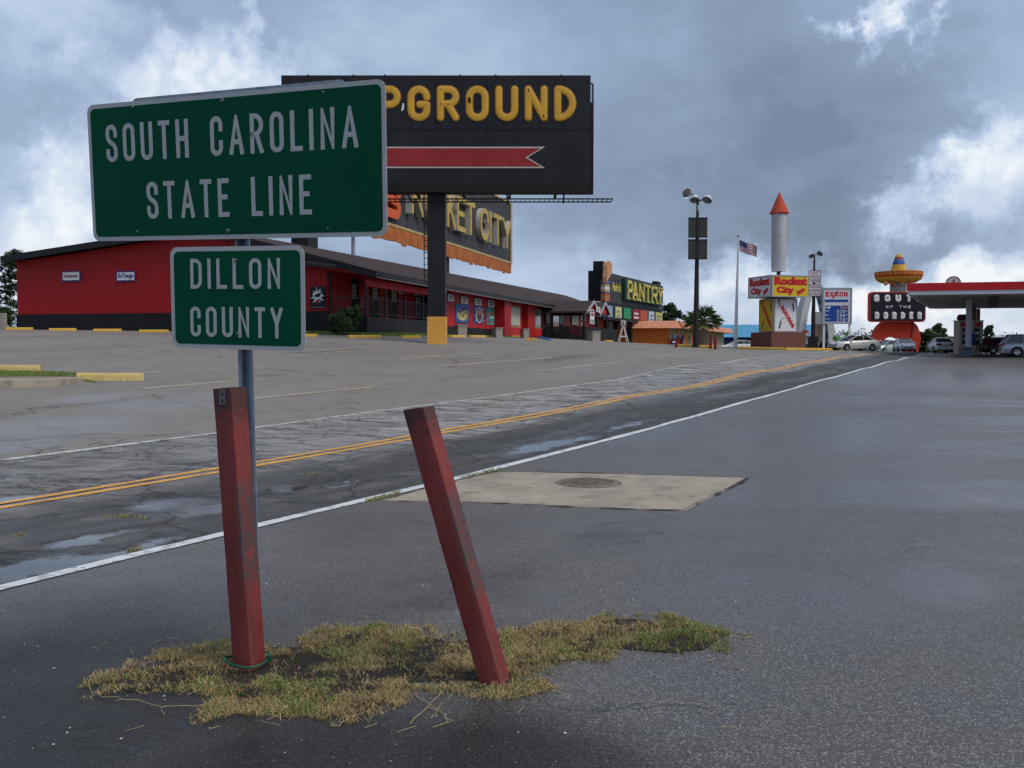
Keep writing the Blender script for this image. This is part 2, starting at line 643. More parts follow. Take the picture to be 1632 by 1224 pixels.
TP = np.array(
    line_pts(-6.6, [(12, .0), (16.3, .03), (22, .13), (28.2, .24), (36, .36), (46.4, .51), (58, .67), (69.8, .80), (84, .95)]) +
    line_pts(-9.74, [(9, .04), (16, .11), (24, .29), (35.6, .58), (46, .80), (57.9, 1.0), (75, 1.12)]) +
    line_pts(-12.9, [(9, .08), (12, .11), (16, .16), (24, .29), (31.8, .47), (43, .80), (54.5, 1.10), (70, 1.27)]) +
    [(-20, 0, .1), (-8, 4, 0), (0, 0, 0), (0, 3, 0), (10, 3, 0), (25, 5, 0), (0, 8, 0), (6, 8, 0), (-3.5, 6, 0), (-2, 5, 0), (2, 5, 0),
     (-45, 0, .5), (60, 0, .1), (8, 16, 0), (14, 22, .1), (20, 20, .05), (25, 40, .36), (35, 60, .68), (42, 75, .92), (50, 90, 1.0),
     (60, 60, .65), (30, 30, .2), (44, 50, .45), (36, 88, 1.12), (60, 85, .95),
     (-7.9, 50, 2.25), (-30, 56, 2.62), (-18, 53, 2.45), (2.75, 88, 2.4), (-2, 70, 2.35), (17.5, 140, 2.0), (-3.6, 44, 1.74), (14.5, 70, 1.46), (21.5, 75, 1.29),
     (32.5, 88, 1.2), (-9.7, 22, .78), (-14, 20, .8), (-18, 35, 1.6), (3, 50, 1.6), (8, 62, 1.62), (-30, 30, 1.6), (5, 40, 1.1),
     (45, 112, .35), (60, 112, .3), (28, 118, .75), (40, 140, -.8), (24, 100, 1.35), (-30, 120, 2.6), (-60, 60, 2.8), (-60, 20, 1.3), (-30, 12, .5),
     (0, 140, 2.3), (75, 140, -.9), (25, 145, .9)], float)


def _tps_fit(P, lam=6.0):
    n = len(P)
    d2 = ((P[:, None, :2] - P[None, :, :2]) ** 2).sum(-1)
    K = np.where(d2 > 0, .5 * d2 * np.log(np.maximum(d2, 1e-12)), 0) + lam * np.eye(n)
    Q = np.c_[np.ones(n), P[:, :2]]
    A = np.block([[K, Q], [Q.T, np.zeros((3, 3))]])
    return np.linalg.solve(A, np.r_[P[:, 2], np.zeros(3)])


TW = _tps_fit(TP)


def zg(x, y):
    """height of the ground"""
    x = np.clip(np.asarray(x, float), -75, 85)
    y = np.clip(np.asarray(y, float), -6, 148)
    sh = x.shape
    X, Y = x.ravel(), y.ravel()
    d2 = (X[:, None] - TP[None, :, 0]) ** 2 + (Y[:, None] - TP[None, :, 1]) ** 2
    U = np.where(d2 > 0, .5 * d2 * np.log(np.maximum(d2, 1e-12)), 0)
    z = U @ TW[:-3] + TW[-3] + TW[-2] * X + TW[-1] * Y
    return z.reshape(sh)


def z1(x, y):
    return float(zg(np.array([x]), np.array([y]))[0])


def hit(px, py):
    """where the ray of a photo pixel meets the ground"""
    d = ray(px, py)
    Y = np.concatenate([np.linspace(2, 30, 1200), np.linspace(30.05, 150, 1600)])
    X = d[0] / d[1] * Y
    Z = EYE + d[2] / d[1] * Y
    s = Z - zg(X, Y)
    k = np.argmax(s < 0)
    if s[k] >= 0:
        k = len(Y) - 1
    if k:
        t = s[k - 1] / (s[k - 1] - s[k])
        y = Y[k - 1] + t * (Y[k] - Y[k - 1])
    else:
        y = Y[0]
    return Vector((d[0] / d[1] * y, y, z1(d[0] / d[1] * y, y)))


def on_ground(px, Y):
    x = (px - 816) / F * Y * (1 + 0)
    d = ray(px, HZ)
    x = d[0] / d[1] * Y
    return Vector((x, Y, z1(x, Y)))


def dt(d, t):
    """road coordinates (d left of the right white line, t = Y on that line) to X, Y"""
    x0, y0 = -6.6 + B * t, t
    return x0 - d * CT, y0 + d * ST


def sheet(name, ds, ts, m, off=0., kind='structure', parent=None):
    D, T = np.meshgrid(np.asarray(ds, float), np.asarray(ts, float))
    X = -6.6 + B * T - D * CT
    Y = T + D * ST
    Z = zg(X, Y) + off
    nd, nt = len(ds), len(ts)
    vs = np.c_[X.ravel(), Y.ravel(), Z.ravel()]
    idx = np.arange(nd * nt).reshape(nt, nd)
    fs = np.c_[idx[:-1, :-1].ravel(), idx[1:, :-1].ravel(), idx[1:, 1:].ravel(), idx[:-1, 1:].ravel()]
    me = bpy.data.meshes.new(name)
    me.from_pydata(vs.tolist(), [], fs.tolist())
    me.materials.append(m)
    me.polygons.foreach_set('use_smooth', [True] * len(me.polygons))
    bm = bmesh.new()
    bm.from_mesh(me)
    for f in bm.faces:
        if f.normal.z < 0:
            f.normal_flip()
    bm.to_mesh(me)
    bm.free()
    o = bpy.data.objects.new(name, me)
    COL.objects.link(o)
    if parent is not None:
        o.parent = parent
    elif kind:
        o['kind'] = kind
    return o


# ---- ground materials: colour, wear and wetness only; the shine is real reflection of the sky
def blobmask(t, vec, blobs, jitter=.35, nscale=1.3):
    """irregular patches on the ground: (x, y, half-length along road, half-width)"""
    wv = t.vmath('SUBTRACT', t.noise(vec, nscale, 5, .62, 0, col=True), (.5, .5, .5))
    base = t.vmath('ADD', t.mapping(vec, rot=(0, 0, TH)), t.vmath('SCALE', wv, jitter * 2.2))
    out = None
    for x, y, ra, rb in blobs:
        rx, ry = x * CT - y * ST, x * ST + y * CT
        v = t.vmath('MULTIPLY', t.vmath('SUBTRACT', base, (rx, ry, 0)), (1 / rb, 1 / ra, 0))
        m = t.mr(t.vmath('LENGTH', v, out=1), 1.3, .25)
        out = m if out is None else t.math('MAXIMUM', out, m)
    return out


def wet_blobs(L):
    out = []
    for px, py, a, b in L:
        p = hit(px, py)
        out.append((p.x, p.y, a, b))
    return out


def asphalt(name, kind):
    m = bpy.data.materials.new(name)
    m.use_nodes = True
    t = NT(m.node_tree)
    p = m.node_tree.nodes['Principled BSDF']
    oc0 = t.n('TexCoord').outputs['Object']
    oc = t.vmath('MULTIPLY', oc0, (1, 1, 0))
    al = t.mapping(oc, rot=(0, 0, TH))            # x across the road, y along it
    ax = t.sep(al)[0]
    big = t.noise(t.mapping(al, (.5, .12, 1)), .6, 6, .6, .3)
    mid = t.noise(oc, 1.7, 7, .62)
    fine = t.noise(oc, 26, 4, .7)
    grit = t.vor(oc, 150, out='Color')
    gv = t.sep(grit)[0]
    bumpsrc = t.math('ADD', t.math('MULTIPLY', gv, .6), fine)
    warp = t.vmath('ADD', oc, t.vmath('SCALE', t.vmath('SUBTRACT', t.noise(oc, 1.1, 6, .65, 0, col=True), (.5, .5, .5)), .9))
    if kind == 'apron':
        col = t.ramp(t.math('ADD', t.math('MULTIPLY', big, .6), t.math('MULTIPLY', mid, .4)),
                     [(.3, (.074, .064, .056)), (.5, (.100, .087, .076)), (.70, (.136, .119, .104))])
        speck = t.mr(gv, .78, 1.0, 0, .75)
        col = t.mix(speck, col, (.36, .35, .32, 1))
        col = t.mix(t.mr(gv, .0, .35, .75, 0), col, (.014, .014, .016, 1))
        crack = t.vor(t.mapping(warp, (.42, .42, 1)), 1.0, 'DISTANCE_TO_EDGE')
        cm = t.math('MULTIPLY', t.mr(crack, .007, .002), t.mr(t.noise(oc, .33, 2, .5), .50, .60))
        film = t.noise(t.mapping(oc, (.10, .34, 1), rot=(0, 0, R(-14))), 1.0, 5, .55, .8)
        wet = t.mr(film, .30, .72)
        bl = blobmask(t, oc, wet_blobs([(1010, 690, 4.5, 1.3), (1330, 690, 6, 2.2), (1500, 600, 14, 7), (1250, 955, 1.0, 1.1), (560, 970, .5, .7), (840, 960, .5, .35),
                                        (1180, 935, .8, .4), (800, 1000, .2, .5), (1500, 930, .9, .6)]), .3, .8)
        wet = t.math('MAXIMUM', t.math('MULTIPLY', wet, .85), t.math('MULTIPLY', bl, .9))
        r_dry, r_wet = .50, .26
        drk = blobmask(t, oc, wet_blobs([(760, 925, .9, .45), (990, 850, 1.0, .35), (690, 960, .4, .3)]), .5, 2.5)
        rag = t.mr(t.math('ADD', t.math('MULTIPLY', mid, .5), t.math('MULTIPLY', fine, .5)), .40, .58)
        col = t.mix(t.math('MULTIPLY', t.math('MULTIPLY', drk, rag), .7), col, (.022, .022, .024, 1))
        fresh = blobmask(t, oc, wet_blobs([(100, 1150, 1.5, 1.5), (-200, 1150, 2.5, 1.6), (450, 1215, 1.0, 1.0), (760, 1220, .7, .8)]), .35, 1.1)
        col = t.mix(t.math('MULTIPLY', fresh, .8), col, (.016, .015, .016, 1))
    elif kind == 'lot':
        col = t.ramp(t.math('ADD', t.math('MULTIPLY', big, .5), t.math('MULTIPLY', mid, .5)),
                     [(.3, (.165, .147, .128)), (.5, (.225, .199, .172)), (.72, (.285, .254, .22))])
        col = t.mix(t.mr(gv, .75, 1, 0, .4), col, (.2, .195, .185, 1))
        crack = t.vor(t.mapping(warp, (.26, .26, 1)), 1.0, 'DISTANCE_TO_EDGE')
        cm = t.math('MULTIPLY', t.mr(crack, .012, .003), t.mr(t.noise(oc, .2, 2, .5), .50, .60))
        film = t.noise(t.mapping(oc, (.16, .3, 1)), .8, 5, .55, .6)
        bl = blobmask(t, oc, wet_blobs([(90, 680, 2.4, 1.7), (250, 645, 2.0, 1.3), (20, 712, 1.6, .7), (340, 630, 1.6, .8), (150, 635, 1.4, .9)]), .3, .6)
        wet = t.math('MAXIMUM', t.math('MULTIPLY', t.mr(film, .52, .7), .55), t.math('MULTIPLY', t.mr(bl, .05, 1.0), .8))
        pale = blobmask(t, oc, wet_blobs([(60, 650, 1.2, .6), (600, 575, 1.8, .6), (760, 600, 3, .4), (400, 590, 3, .5)]), .6, 1.5)
        col = t.mix(t.math('MULTIPLY', pale, .4), col, (.17, .16, .145, 1))
        drk = blobmask(t, oc, wet_blobs([(430, 598, 1.2, .3), (520, 560, 3, .5), (900, 570, 4, .6)]), .6, 1.5)
        col = t.mix(t.math('MULTIPLY', drk, .4), col, (.045, .045, .045, 1))
        r_dry, r_wet = .80, .22
    else:
        along = t.noise(t.mapping(al, (1.3, .16, 1)), 1.0, 7, .66, .5)
        strk = t.noise(t.mapping(oc, (1.0, 1.9, 1), rot=(0, 0, R(6))), 1.1, 8, .74, .9)
        # lane position: -5.83 right line, -8.63 yellow, -11.43 left line
        left = t.mr(t.math('ADD', ax, t.math('MULTIPLY', t.math('SUBTRACT', along, .5), 2.2)), -7.6, -8.5)
        worn = t.ramp(t.math('ADD', t.math('MULTIPLY', strk, .7), t.math('MULTIPLY', fine, .3)),
                      [(.38, (.06, .058, .056)), (.46, (.17, .163, .153)), (.54, (.31, .30, .28)), (.64, (.42, .405, .375))])
        patch = t.ramp(t.math('ADD', t.math('MULTIPLY', along, .6), t.math('MULTIPLY', mid, .4)),
                       [(.36, (.046, .045, .045)), (.52, (.070, .068, .067)), (.66, (.17, .163, .152))])
        yy = t.sep(al)[1]
        near = t.mr(yy, 6.0, 15.0, .55, 1.0)
        col = t.mix(t.math('MULTIPLY', left, near), patch, worn)
        col = t.mix(t.mr(gv, .72, 1, 0, .35), col, (.22, .215, .2, 1))
        crack = t.vor(t.mapping(warp, (.62, .62, 1)), 1.0, 'DISTANCE_TO_EDGE')
        crack2 = t.vor(t.mapping(warp, (2.2, 2.2, 1)), 1.0, 'DISTANCE_TO_EDGE')
        cm = t.mr(crack, .022, .006)
        cm = t.math('MAXIMUM', cm, t.math('MULTIPLY', t.mr(crack2, .03, .01), t.mr(t.noise(oc, .5, 3, .5), .50, .62)))
        bl = blobmask(t, oc, wet_blobs([(268, 803, .62, .42), (330, 812, .55, .26), (140, 862, .5, .20), (470, 778, .5, .25), (865, 712, 1.9, .36), (930, 700, 1.0, .2),
                                        (30, 912, .9, .30), (760, 737, .8, .22), (180, 880, 1.0, .16), (15, 800, .6, .3), (560, 770, .8, .18), (1000, 678, 2.0, .15)]), .42, 1.5)
        film = t.noise(t.mapping(al, (.6, .14, 1)), 1.0, 5, .55, .5)
        wet = t.math('MAXIMUM', t.math('MULTIPLY', t.mr(film, .52, .68), .45), t.mr(bl, .2, 1.0))
        r_dry, r_wet = .78, .05
    if kind != 'apron':
        pass
    col = t.mix(t.math('MULTIPLY', cm, .55), col, (.012, .012, .013, 1))
    col = t.mix(t.math('MULTIPLY', wet, .38), col, t.mix(1., col, (.45, .46, .50, 1), 'MULTIPLY'))
    t.put(p.inputs['Base Color'], col)
    rn = t.mr(mid, .3, .7, -.06, .06, smooth=False)
    t.put(p.inputs['Roughness'], t.math('ADD', t.mr(wet, 0, 1, r_dry, r_wet, smooth=False), rn))
    b = t.n('Bump')
    t.put(b.inputs['Strength'], t.mr(wet, 0, 1, .55, .12 if kind == 'apron' else .02, smooth=False))
    b.inputs['Distance'].default_value = .006
    t.put(b.inputs['Height'], t.math('SUBTRACT', bumpsrc, t.math('MULTIPLY', cm, 3.0)))
    t.put(p.inputs['Normal'], b.outputs[0])
    sp = t.mr(wet, 0, 1, .45 if kind == 'apron' else .25, .6, smooth=False)
    if kind == 'apron':
        sp = t.math('MULTIPLY', sp, t.mr(fresh, 0, 1, 1, .2, smooth=False))
    t.put(p.inputs['Specular IOR Level'], sp)
    return m


M_APRON = asphalt('apron_asphalt', 'apron')
M_LOT = asphalt('lot_asphalt', 'lot')
M_ROAD = asphalt('old_road_asphalt', 'road')


def spacing(a, b, s0, growth=1.06, smax=4.):
    out, s = [a], s0
    while out[-1] < b:
        out.append(out[-1] + s)
        s = min(s * growth, smax)
    return out


ts = [-60, -40, -25, -15, -8] + spacing(-4, 110, .5, 1.025, 2.0)
road = sheet('road', [-.05] + list(np.linspace(.4, 5.6, 13)) + [5.72], ts, M_ROAD)
apron = sheet('forecourt_apron', [-q for q in spacing(.05, 120, .5, 1.05, 4)][::-1], ts, M_APRON)
lot = sheet('parking_lot', spacing(5.72, 62, .5, 1.05, 3), ts, M_LOT)
M_FIELD = mat('field_grass', (.055, .075, .03), .9, .4, .5, bump=.5, bscale=8)
gx = np.array([-3000, -1500, -700, -350, -180, -100, -75, -50, -30, -15, 0, 15, 30, 45, 60, 75, 90, 120, 200, 400, 800, 1600, 3000], float)
gy = np.array([-400, -150, -60, -20, 0, 15, 30, 45, 60, 75, 90, 100, 110, 120, 130, 140, 150, 180, 250, 400, 800, 1600, 4000], float)
GX, GY = np.meshgrid(gx, gy)
GZ = zg(GX, GY) - .5
mbg = MB()
mbg.v = [tuple(q) for q in np.c_[GX.ravel(), GY.ravel(), GZ.ravel()]]
ii = np.arange(GX.size).reshape(GX.shape)
mbg.f = [tuple(q) for q in np.c_[ii[:-1, :-1].ravel(), ii[:-1, 1:].ravel(), ii[1:, 1:].ravel(), ii[1:, :-1].ravel()]]
mbg.m = [0] * len(mbg.f)
tag(mbg.build('ground', M_FIELD, fixn=False), kind='structure')


def paint(name, col, wear, under, seed=0.):
    m = bpy.data.materials.new(name)
    m.use_nodes = True
    t = NT(m.node_tree)
    p = m.node_tree.nodes['Principled BSDF']
    oc = t.mapping(t.n('TexCoord').outputs['Object'], loc=(seed, seed * 2, 0))
    f = t.math('ADD', t.math('MULTIPLY', t.noise(oc, 5, 8, .7), .6), t.math('MULTIPLY', t.noise(oc, 42, 4, .7), .4))
    k = t.mr(f, .5 + wear - .05, .5 + wear + .05)
    al = t.mapping(oc, rot=(0, 0, TH))
    crk = t.mr(t.vor(t.mapping(al, (.5, 1.6, 0)), 1.3, 'DISTANCE_TO_EDGE'), .03, .012)
    c2 = t.mix(t.mr(t.noise(oc, 1.5, 5, .6), .35, .65, 0, .35), (*col, 1), tuple(q * .62 for q in col) + (1,))
    c = t.mix(k, c2, (*under, 1))
    c = t.mix(t.math('MULTIPLY', crk, .35), c, (.05, .05, .05, 1))
    t.put(p.inputs['Base Color'], c)
    p.inputs['Roughness'].default_value = .55
    return m


M_WHITEP = paint('white_road_paint', (.70, .71, .70), .08, (.09, .09, .09))
M_YELP = paint('yellow_road_paint', (.80, .38, .05), .13, (.10, .095, .085), 3)
M_STALL = paint('faded_stall_paint', (.56, .44, .25), .06, (.10, .098, .095), 7)
M_WORNW = paint('worn_white_paint', (.60, .60, .57), .03, (.13, .13, .125), 5)


def strip(name, d, t0, t1, wd, m, parent, wob=.012, step=.35):
    """painted line along the road, with slightly uneven edges"""
    T = np.array(spacing(t0, t1, step, 1.02, 1.5))
    vs, fs = [], []
    for i, t in enumerate(T):
        for s in (-1, 1):
            e = d + s * wd / 2 + random.gauss(0, wob) + .010 * math.sin(t * .45 + d)
            x, y = dt(e, t)
            vs.append((x, y))
        if i:
            fs.append((2 * i - 2, 2 * i, 2 * i + 1, 2 * i - 1))
    a = np.array(vs)
    z = zg(a[:, 0], a[:, 1]) + .007
    mb = MB()
    mb.add(np.c_[a, z], fs)
    o = mb.build(name, m, parent, fixn=False)
    for pg in o.data.polygons:
        pass
    o.data.flip_normals() if o.data.polygons[0].normal.z < 0 else None
    return o


strip('white_edge_line', -.02, -6, 96, .14, M_WHITEP, road, .012)
strip('yellow_centre_line', 2.70, -6, 92, .11, M_YELP, road, .008)
strip('yellow_centre_line', 2.93, -6, 92, .11, M_YELP, road, .008)
strip('white_edge_line', 5.66, -6, 88, .12, M_WORNW, road, .014)


def stall(p0, p1, wd=.13):
    a, b = hit(*p0), hit(*p1)
    u = (b - a)
    L = u.length
    u.normalize()
    nrm = Vector((-u.y, u.x, 0)).normalized()
    mb = MB()
    n = max(3, int(L / .6))
    vs, fs = [], []
    for i in range(n + 1):
        q = a.lerp(b, i / n)
        for s in (-1, 1):
            e = q + nrm * s * (wd / 2 + random.gauss(0, .008))
            vs.append((e.x, e.y, z1(e.x, e.y) + .008))
        if i:
            fs.append((2 * i - 2, 2 * i, 2 * i + 1, 2 * i - 1))
    mb.add(vs, fs)
    o = mb.build('stall_line', M_STALL, lot, fixn=False)
    if o.data.polygons[0].normal.z < 0:
        o.data.flip_normals()


for a, b in (((0, 588), (122, 581)), ((118, 602), (272, 592)), ((225, 620), (432, 604)), ((388, 637), (597, 617)), ((0, 559), (132, 553.5)),
             ((107, 549), (206, 544.5)), ((457, 567), (560, 559)), ((640, 572), (770, 563)), ((705, 583), (880, 570)), ((845, 592), (992, 577)),
             ((150, 553), (230, 549.5)), ((505, 560), (610, 552))):
    stall(a, b)

# ---- concrete pad with its manhole
M_CONC = mat('old_concrete', (.36, .305, .24), .85, .25, 1.6, bump=.5, bscale=90, dirt=(.19, .155, .118), dirtamt=.8)
M_IRON = mat('cast_iron', (.20, .17, .14), .8, .5, 9, metal=0, dirt=(.07, .06, .05), dirtamt=.8, bump=.5, bscale=60)
pp = [hit(*q) for q in ((606, 799), (700, 772), (792, 752), (900, 754), (1050, 758), (1192, 762), (1168, 776), (1130, 795), (1092, 814), (1020, 813), (900, 808), (800, 803), (700, 800))]
mb = MB()
n = len(pp)
vs = [(q.x, q.y, q.z + .007) for q in pp] + [(q.x, q.y, q.z - .08) for q in pp]
mb.add(vs, [tuple(range(n))] + [(k, (k + 1) % n, n + (k + 1) % n, n + k) for k in range(n)])
pad = tag(mb.build('concrete_pad', M_CONC), kind='structure')
# broken dark joint all round it
M_JOINT = mat('crumbled_joint', (.048, .044, .041), .9, .6, 14, bump=1.0, bscale=60)
mb = MB()
vs, fs = [], []
cpx = sum(q.x for q in pp) / n
cpy = sum(q.y for q in pp) / n
dense = []
for k in range(n):
    a, b = pp[k], pp[(k + 1) % n]
    m_ = max(2, int((b - a).length / .12))
    dense += [a.lerp(b, i / m_) for i in range(m_)]
for q in dense:
    o_ = Vector((q.x - cpx, q.y - cpy, 0)).normalized()
    far_ = (q.y - cpy) > .25
    e_ = random.uniform(.015, .06) * (1.6 if random.random() < .15 else 1) if far_ else random.uniform(-.028, .035)
    for w_, h_ in ((-.03, .0095), (e_, .0045)):
        x, y = q.x + o_.x * w_, q.y + o_.y * w_
        vs.append((x, y, z1(x, y) + h_))
m_ = len(dense)
fs = [(2 * k, 2 * k + 1, 2 * ((k + 1) % m_) + 1, 2 * ((k + 1) % m_)) for k in range(m_)]
mb.add(vs, fs)
o = mb.build('broken_joint', M_JOINT, pad, fixn=False)
if o.data.polygons[0].normal.z < 0:
    o.data.flip_normals()
mc = hit(938, 771)
mh = thing('manhole_cover', 'round dark iron manhole cover set in the pale concrete pad', 'manhole', (mc.x, mc.y, mc.z + .007))
mb = MB().lathe([(.39, 0), (.39, .010), (.355, .010), (.355, .002), (.0, .002)], 40)
mb.build('ring', M_IRON, mh)
mb = MB().lathe([(.345, 0), (.345, .012), (.33, .016), (0, .016)], 40, caps=False)
cov = mb.build('lid', M_IRON, mh)
mb = MB()
for k in range(-3, 4):
    L = math.sqrt(.31 ** 2 - (k * .085) ** 2)
    mb.box(-L, L, k * .085 - .012, k * .085 + .012, .016, .024)
mb.build('ridges', M_IRON, cov)

# ================================================================ FOREGROUND: sign, posts, cable, grass
def red_paint():
    m = bpy.data.materials.new('weathered_red_paint')
    m.use_nodes = True
    t = NT(m.node_tree)
    p = m.node_tree.nodes['Principled BSDF']
    oc = t.n('TexCoord').outputs['Object']
    x, y, z = t.sep(oc)
    a = t.noise(t.mapping(oc, (1, 1, .25)), 9, 7, .65)
    c = t.ramp(a, [(.28, (.135, .018, .017)), (.5, (.205, .027, .025)), (.72, (.25, .05, .042))])
    g = t.noise(t.mapping(oc, (14, 14, .8)), 1.6, 6, .65)
    c = t.mix(t.mr(g, .52, .70, 0, .55), c, (.10, .04, .026, 1))
    s = t.noise(oc, 38, 6, .7)
    c = t.mix(t.mr(s, .66, .74, 0, .8), c, (.035, .028, .025, 1))
    c = t.mix(t.mr(t.noise(t.mapping(oc, (1, 1, .45)), 26, 7, .75), .60, .66, 0, .7), c, (.10, .075, .065, 1))
    c = t.mix(t.mr(t.noise(t.mapping(oc, (9, 9, .5)), 2.4, 6, .7), .55, .72, 0, .6), c, (.055, .014, .014, 1))
    # rust and soot patch near the sawn top, scraped corner along the middle
    topm = t.mr(t.math('ADD', z, t.math('MULTIPLY', t.math('SUBTRACT', t.noise(oc, 14, 5, .6), .5), .30)), 1.20, 1.34)
    c = t.mix(t.math('MULTIPLY', topm, .75), c, (.035, .022, .018, 1))
    edge = t.math('SUBTRACT', x, .052)
    e2 = t.math('ADD', t.math('ABSOLUTE', edge), t.math('MULTIPLY', t.math('SUBTRACT', t.noise(oc, 22, 5, .65), .5), .05))
    zm = t.math('MULTIPLY', t.mr(z, .38, .5), t.mr(z, 1.0, .85))
    em = t.math('MULTIPLY', t.mr(e2, .014, .002), zm)
    c = t.mix(t.math('MULTIPLY', em, .85), c, (.06, .055, .055, 1))
    t.put(p.inputs['Base Color'], c)
    t.put(p.inputs['Roughness'], t.mr(a, .3, .7, .5, .75))
    b = t.n('Bump')
    b.inputs['Strength'].default_value = .6
    b.inputs['Distance'].default_value = .006
    t.put(b.inputs['Height'], t.math('ADD', a, s))
    t.put(p.inputs['Normal'], b.outputs[0])
    return m


M_RED = red_paint()
M_STEEL = mat('galvanised_steel', (.38, .41, .45), .45, .25, 14, metal=.75, dirt=(.2, .19, .16), dirtamt=.5)
M_STEELD = mat('dull_zinc', (.27, .31, .37), .5, .3, 10, metal=.55, streak=.3)
M_SHEET = mat('retroreflective_white', (.40, .42, .425), .5, .12, 60, bump=.08, bscale=400)
M_GREEN = mat('sign_green_sheeting', (.0012, .066, .034), .55, .12, 3.0, spec=.06)
M_BOLT = mat('bolt_steel', (.16, .17, .17), .4, .2, 40, metal=.8)


def beam(name, base, top, a, yaw, m, label, cat, cut=(0, 0)):
    """square post from base to top; its origin sits at the base with local z along the post"""
    ax = (top - base)
    L = ax.length
    zc = ax.normalized()
    xc = Vector((math.cos(yaw), math.sin(yaw), 0))
    xc = (xc - zc * xc.dot(zc)).normalized()
    yc = zc.cross(xc)
    M = Matrix((xc, yc, zc)).transposed().to_4x4()
    M.translation = base
    root = thing(name, label, cat)
    root.matrix_world = M
    mb = MB()
    prof = []
    h, b = a / 2, .007
    for cx, cy, a0 in ((h - b, h - b, 0), (-h + b, h - b, 90), (-h + b, -h + b, 180), (h - b, -h + b, 270)):
        for k in range(4):
            q = R(a0 + k * 30)
            prof.append((cx + b * math.cos(q), cy + b * math.sin(q)))
    nseg = 14
    vs, fs = [], []
    n = len(prof)
    for i in range(nseg + 1):
        zz = -.12 + (L + .12) * i / nseg
        for px_, py_ in prof:
            ss = 1 + .012 * math.sin(i * 2.1 + px_ * 40)
            cutz = (cut[0] * px_ + cut[1] * py_) if i == nseg else 0
            vs.append((px_ * ss, py_ * ss, zz + cutz))
    for i in range(nseg):
        for k in range(n):
            fs.append((i * n + k, i * n + (k + 1) % n, (i + 1) * n + (k + 1) % n, (i + 1) * n + k))
    fs.append(tuple(nseg * n + k for k in range(n)))
    fs.append(tuple(range(n))[::-1])
    mb.add(vs, fs)
    mb.build('shaft', m, root, smooth=True)
    return root, L


b1 = hit(398, 1063)
p1 = at(366, 618, b1.y + .02)
post1, L1 = beam('red_post', b1, p1, .115, R(-24), M_RED, 'straighter red painted square post standing in front of the green signs', 'post', cut=(.03, -.02))
mb = MB().bbox(-.019, .019, -.003, .003, -.038, .038, .0025)
br = mb.build('bracket_plate', M_BOLT, post1, loc=(.002, -.0605, L1 - .045), rot=(0, R(4), 0))
for zz in (-.018, .016):
    mb = MB().lathe([(.0055, 0), (.0055, .002)], 10, M=Matrix.Translation((.003, -.003, zz)) @ Matrix.Rotation(R(90), 4, 'X'))
    mb.build('hole', mat('hole_black', (.01, .01, .01), .9, 0), br)
b2 = hit(789, 1086)
p2 = at(667, 650, b2.y + .05)
post2, L2 = beam('red_post', b2, p2, .112, R(-21), M_RED, 'leaning red painted square post with scraped corner in the grass patch', 'post', cut=(-.12, -.05))

# green cable round the first post
mb = MB()
pts = []
for k in range(25):
    q = 2 * PI * k / 24
    pts.append((b1.x + .112 * math.cos(q) - .012, b1.y + .10 * math.sin(q) - .01, b1.z + .045 + .012 * math.sin(2 * q + .6)))
mb.tube(pts, .0058, 8, caps=False)
tag(mb.build('cable_loop', mat('green_plastic_cable', (.004, .085, .045), .4, .15, 30), smooth=True), 'green plastic cable looped loosely round the foot of the straighter red post', 'cable')
cl = bpy.data.objects['cable_loop']
mb = MB()
cx, cy, cz = b1.x + .112 - .012, b1.y - .02, b1.z + .05
mb.bbox(cx - .009, cx + .011, cy - .012, cy + .012, cz - .014, cz + .02, .004)
mb.build('clasp', MATS['green_plastic_cable'], cl)


def rrect(w_, h_, r, n=6):
    P = []
    for cx_, cz_, a0 in ((w_ / 2 - r, h_ / 2 - r, 0), (-w_ / 2 + r, h_ / 2 - r, 90), (-w_ / 2 + r, -h_ / 2 + r, 180), (w_ / 2 - r, -h_ / 2 + r, 270)):
        for k in range(n + 1):
            q = R(a0 + 90 * k / n)
            P.append((cx_ + r * math.cos(q), cz_ + r * math.sin(q)))
    return P


def rel(root, o):
    """keep a world placement while parenting to an unrotated root"""
    o.location = Vector(o.location) - Vector(root.location)


def road_panel(root, cen, ang, w_, h_, lines, bolts, label):
    o = MB().prism(rrect(w_, h_, .045), -.0015, .0025).build('sign_panel', M_SHEET, root)
    o.rotation_mode = 'YXZ'
    o.rotation_euler = (ang[1], ang[2], ang[0])
    o.location = cen - Vector(root.location)
    o['label'] = label
    MB().prism(rrect(w_ - .046, h_ - .046, .030), -.0028, -.0012).build('green_field', M_GREEN, o)
    for s, x0, x1, z0, z1_, t in lines:
        letters(None, s, x0, x1, z0, z1_, t, y=-.0034, dz=.0002, gap=.27, space=.42, rmax=.21, each=lambda c, m: m.build('letter', M_SHEET, o))
    for x, z, r in bolts:
        MB().lathe([(r, 0), (r, .003), (r * .75, .006), (0, .0065)], 12, M=Matrix.Translation((x, -.003, z)) @ Matrix.Rotation(R(90), 4, 'X')).build('bolt', M_BOLT, o, smooth=True)
    return o


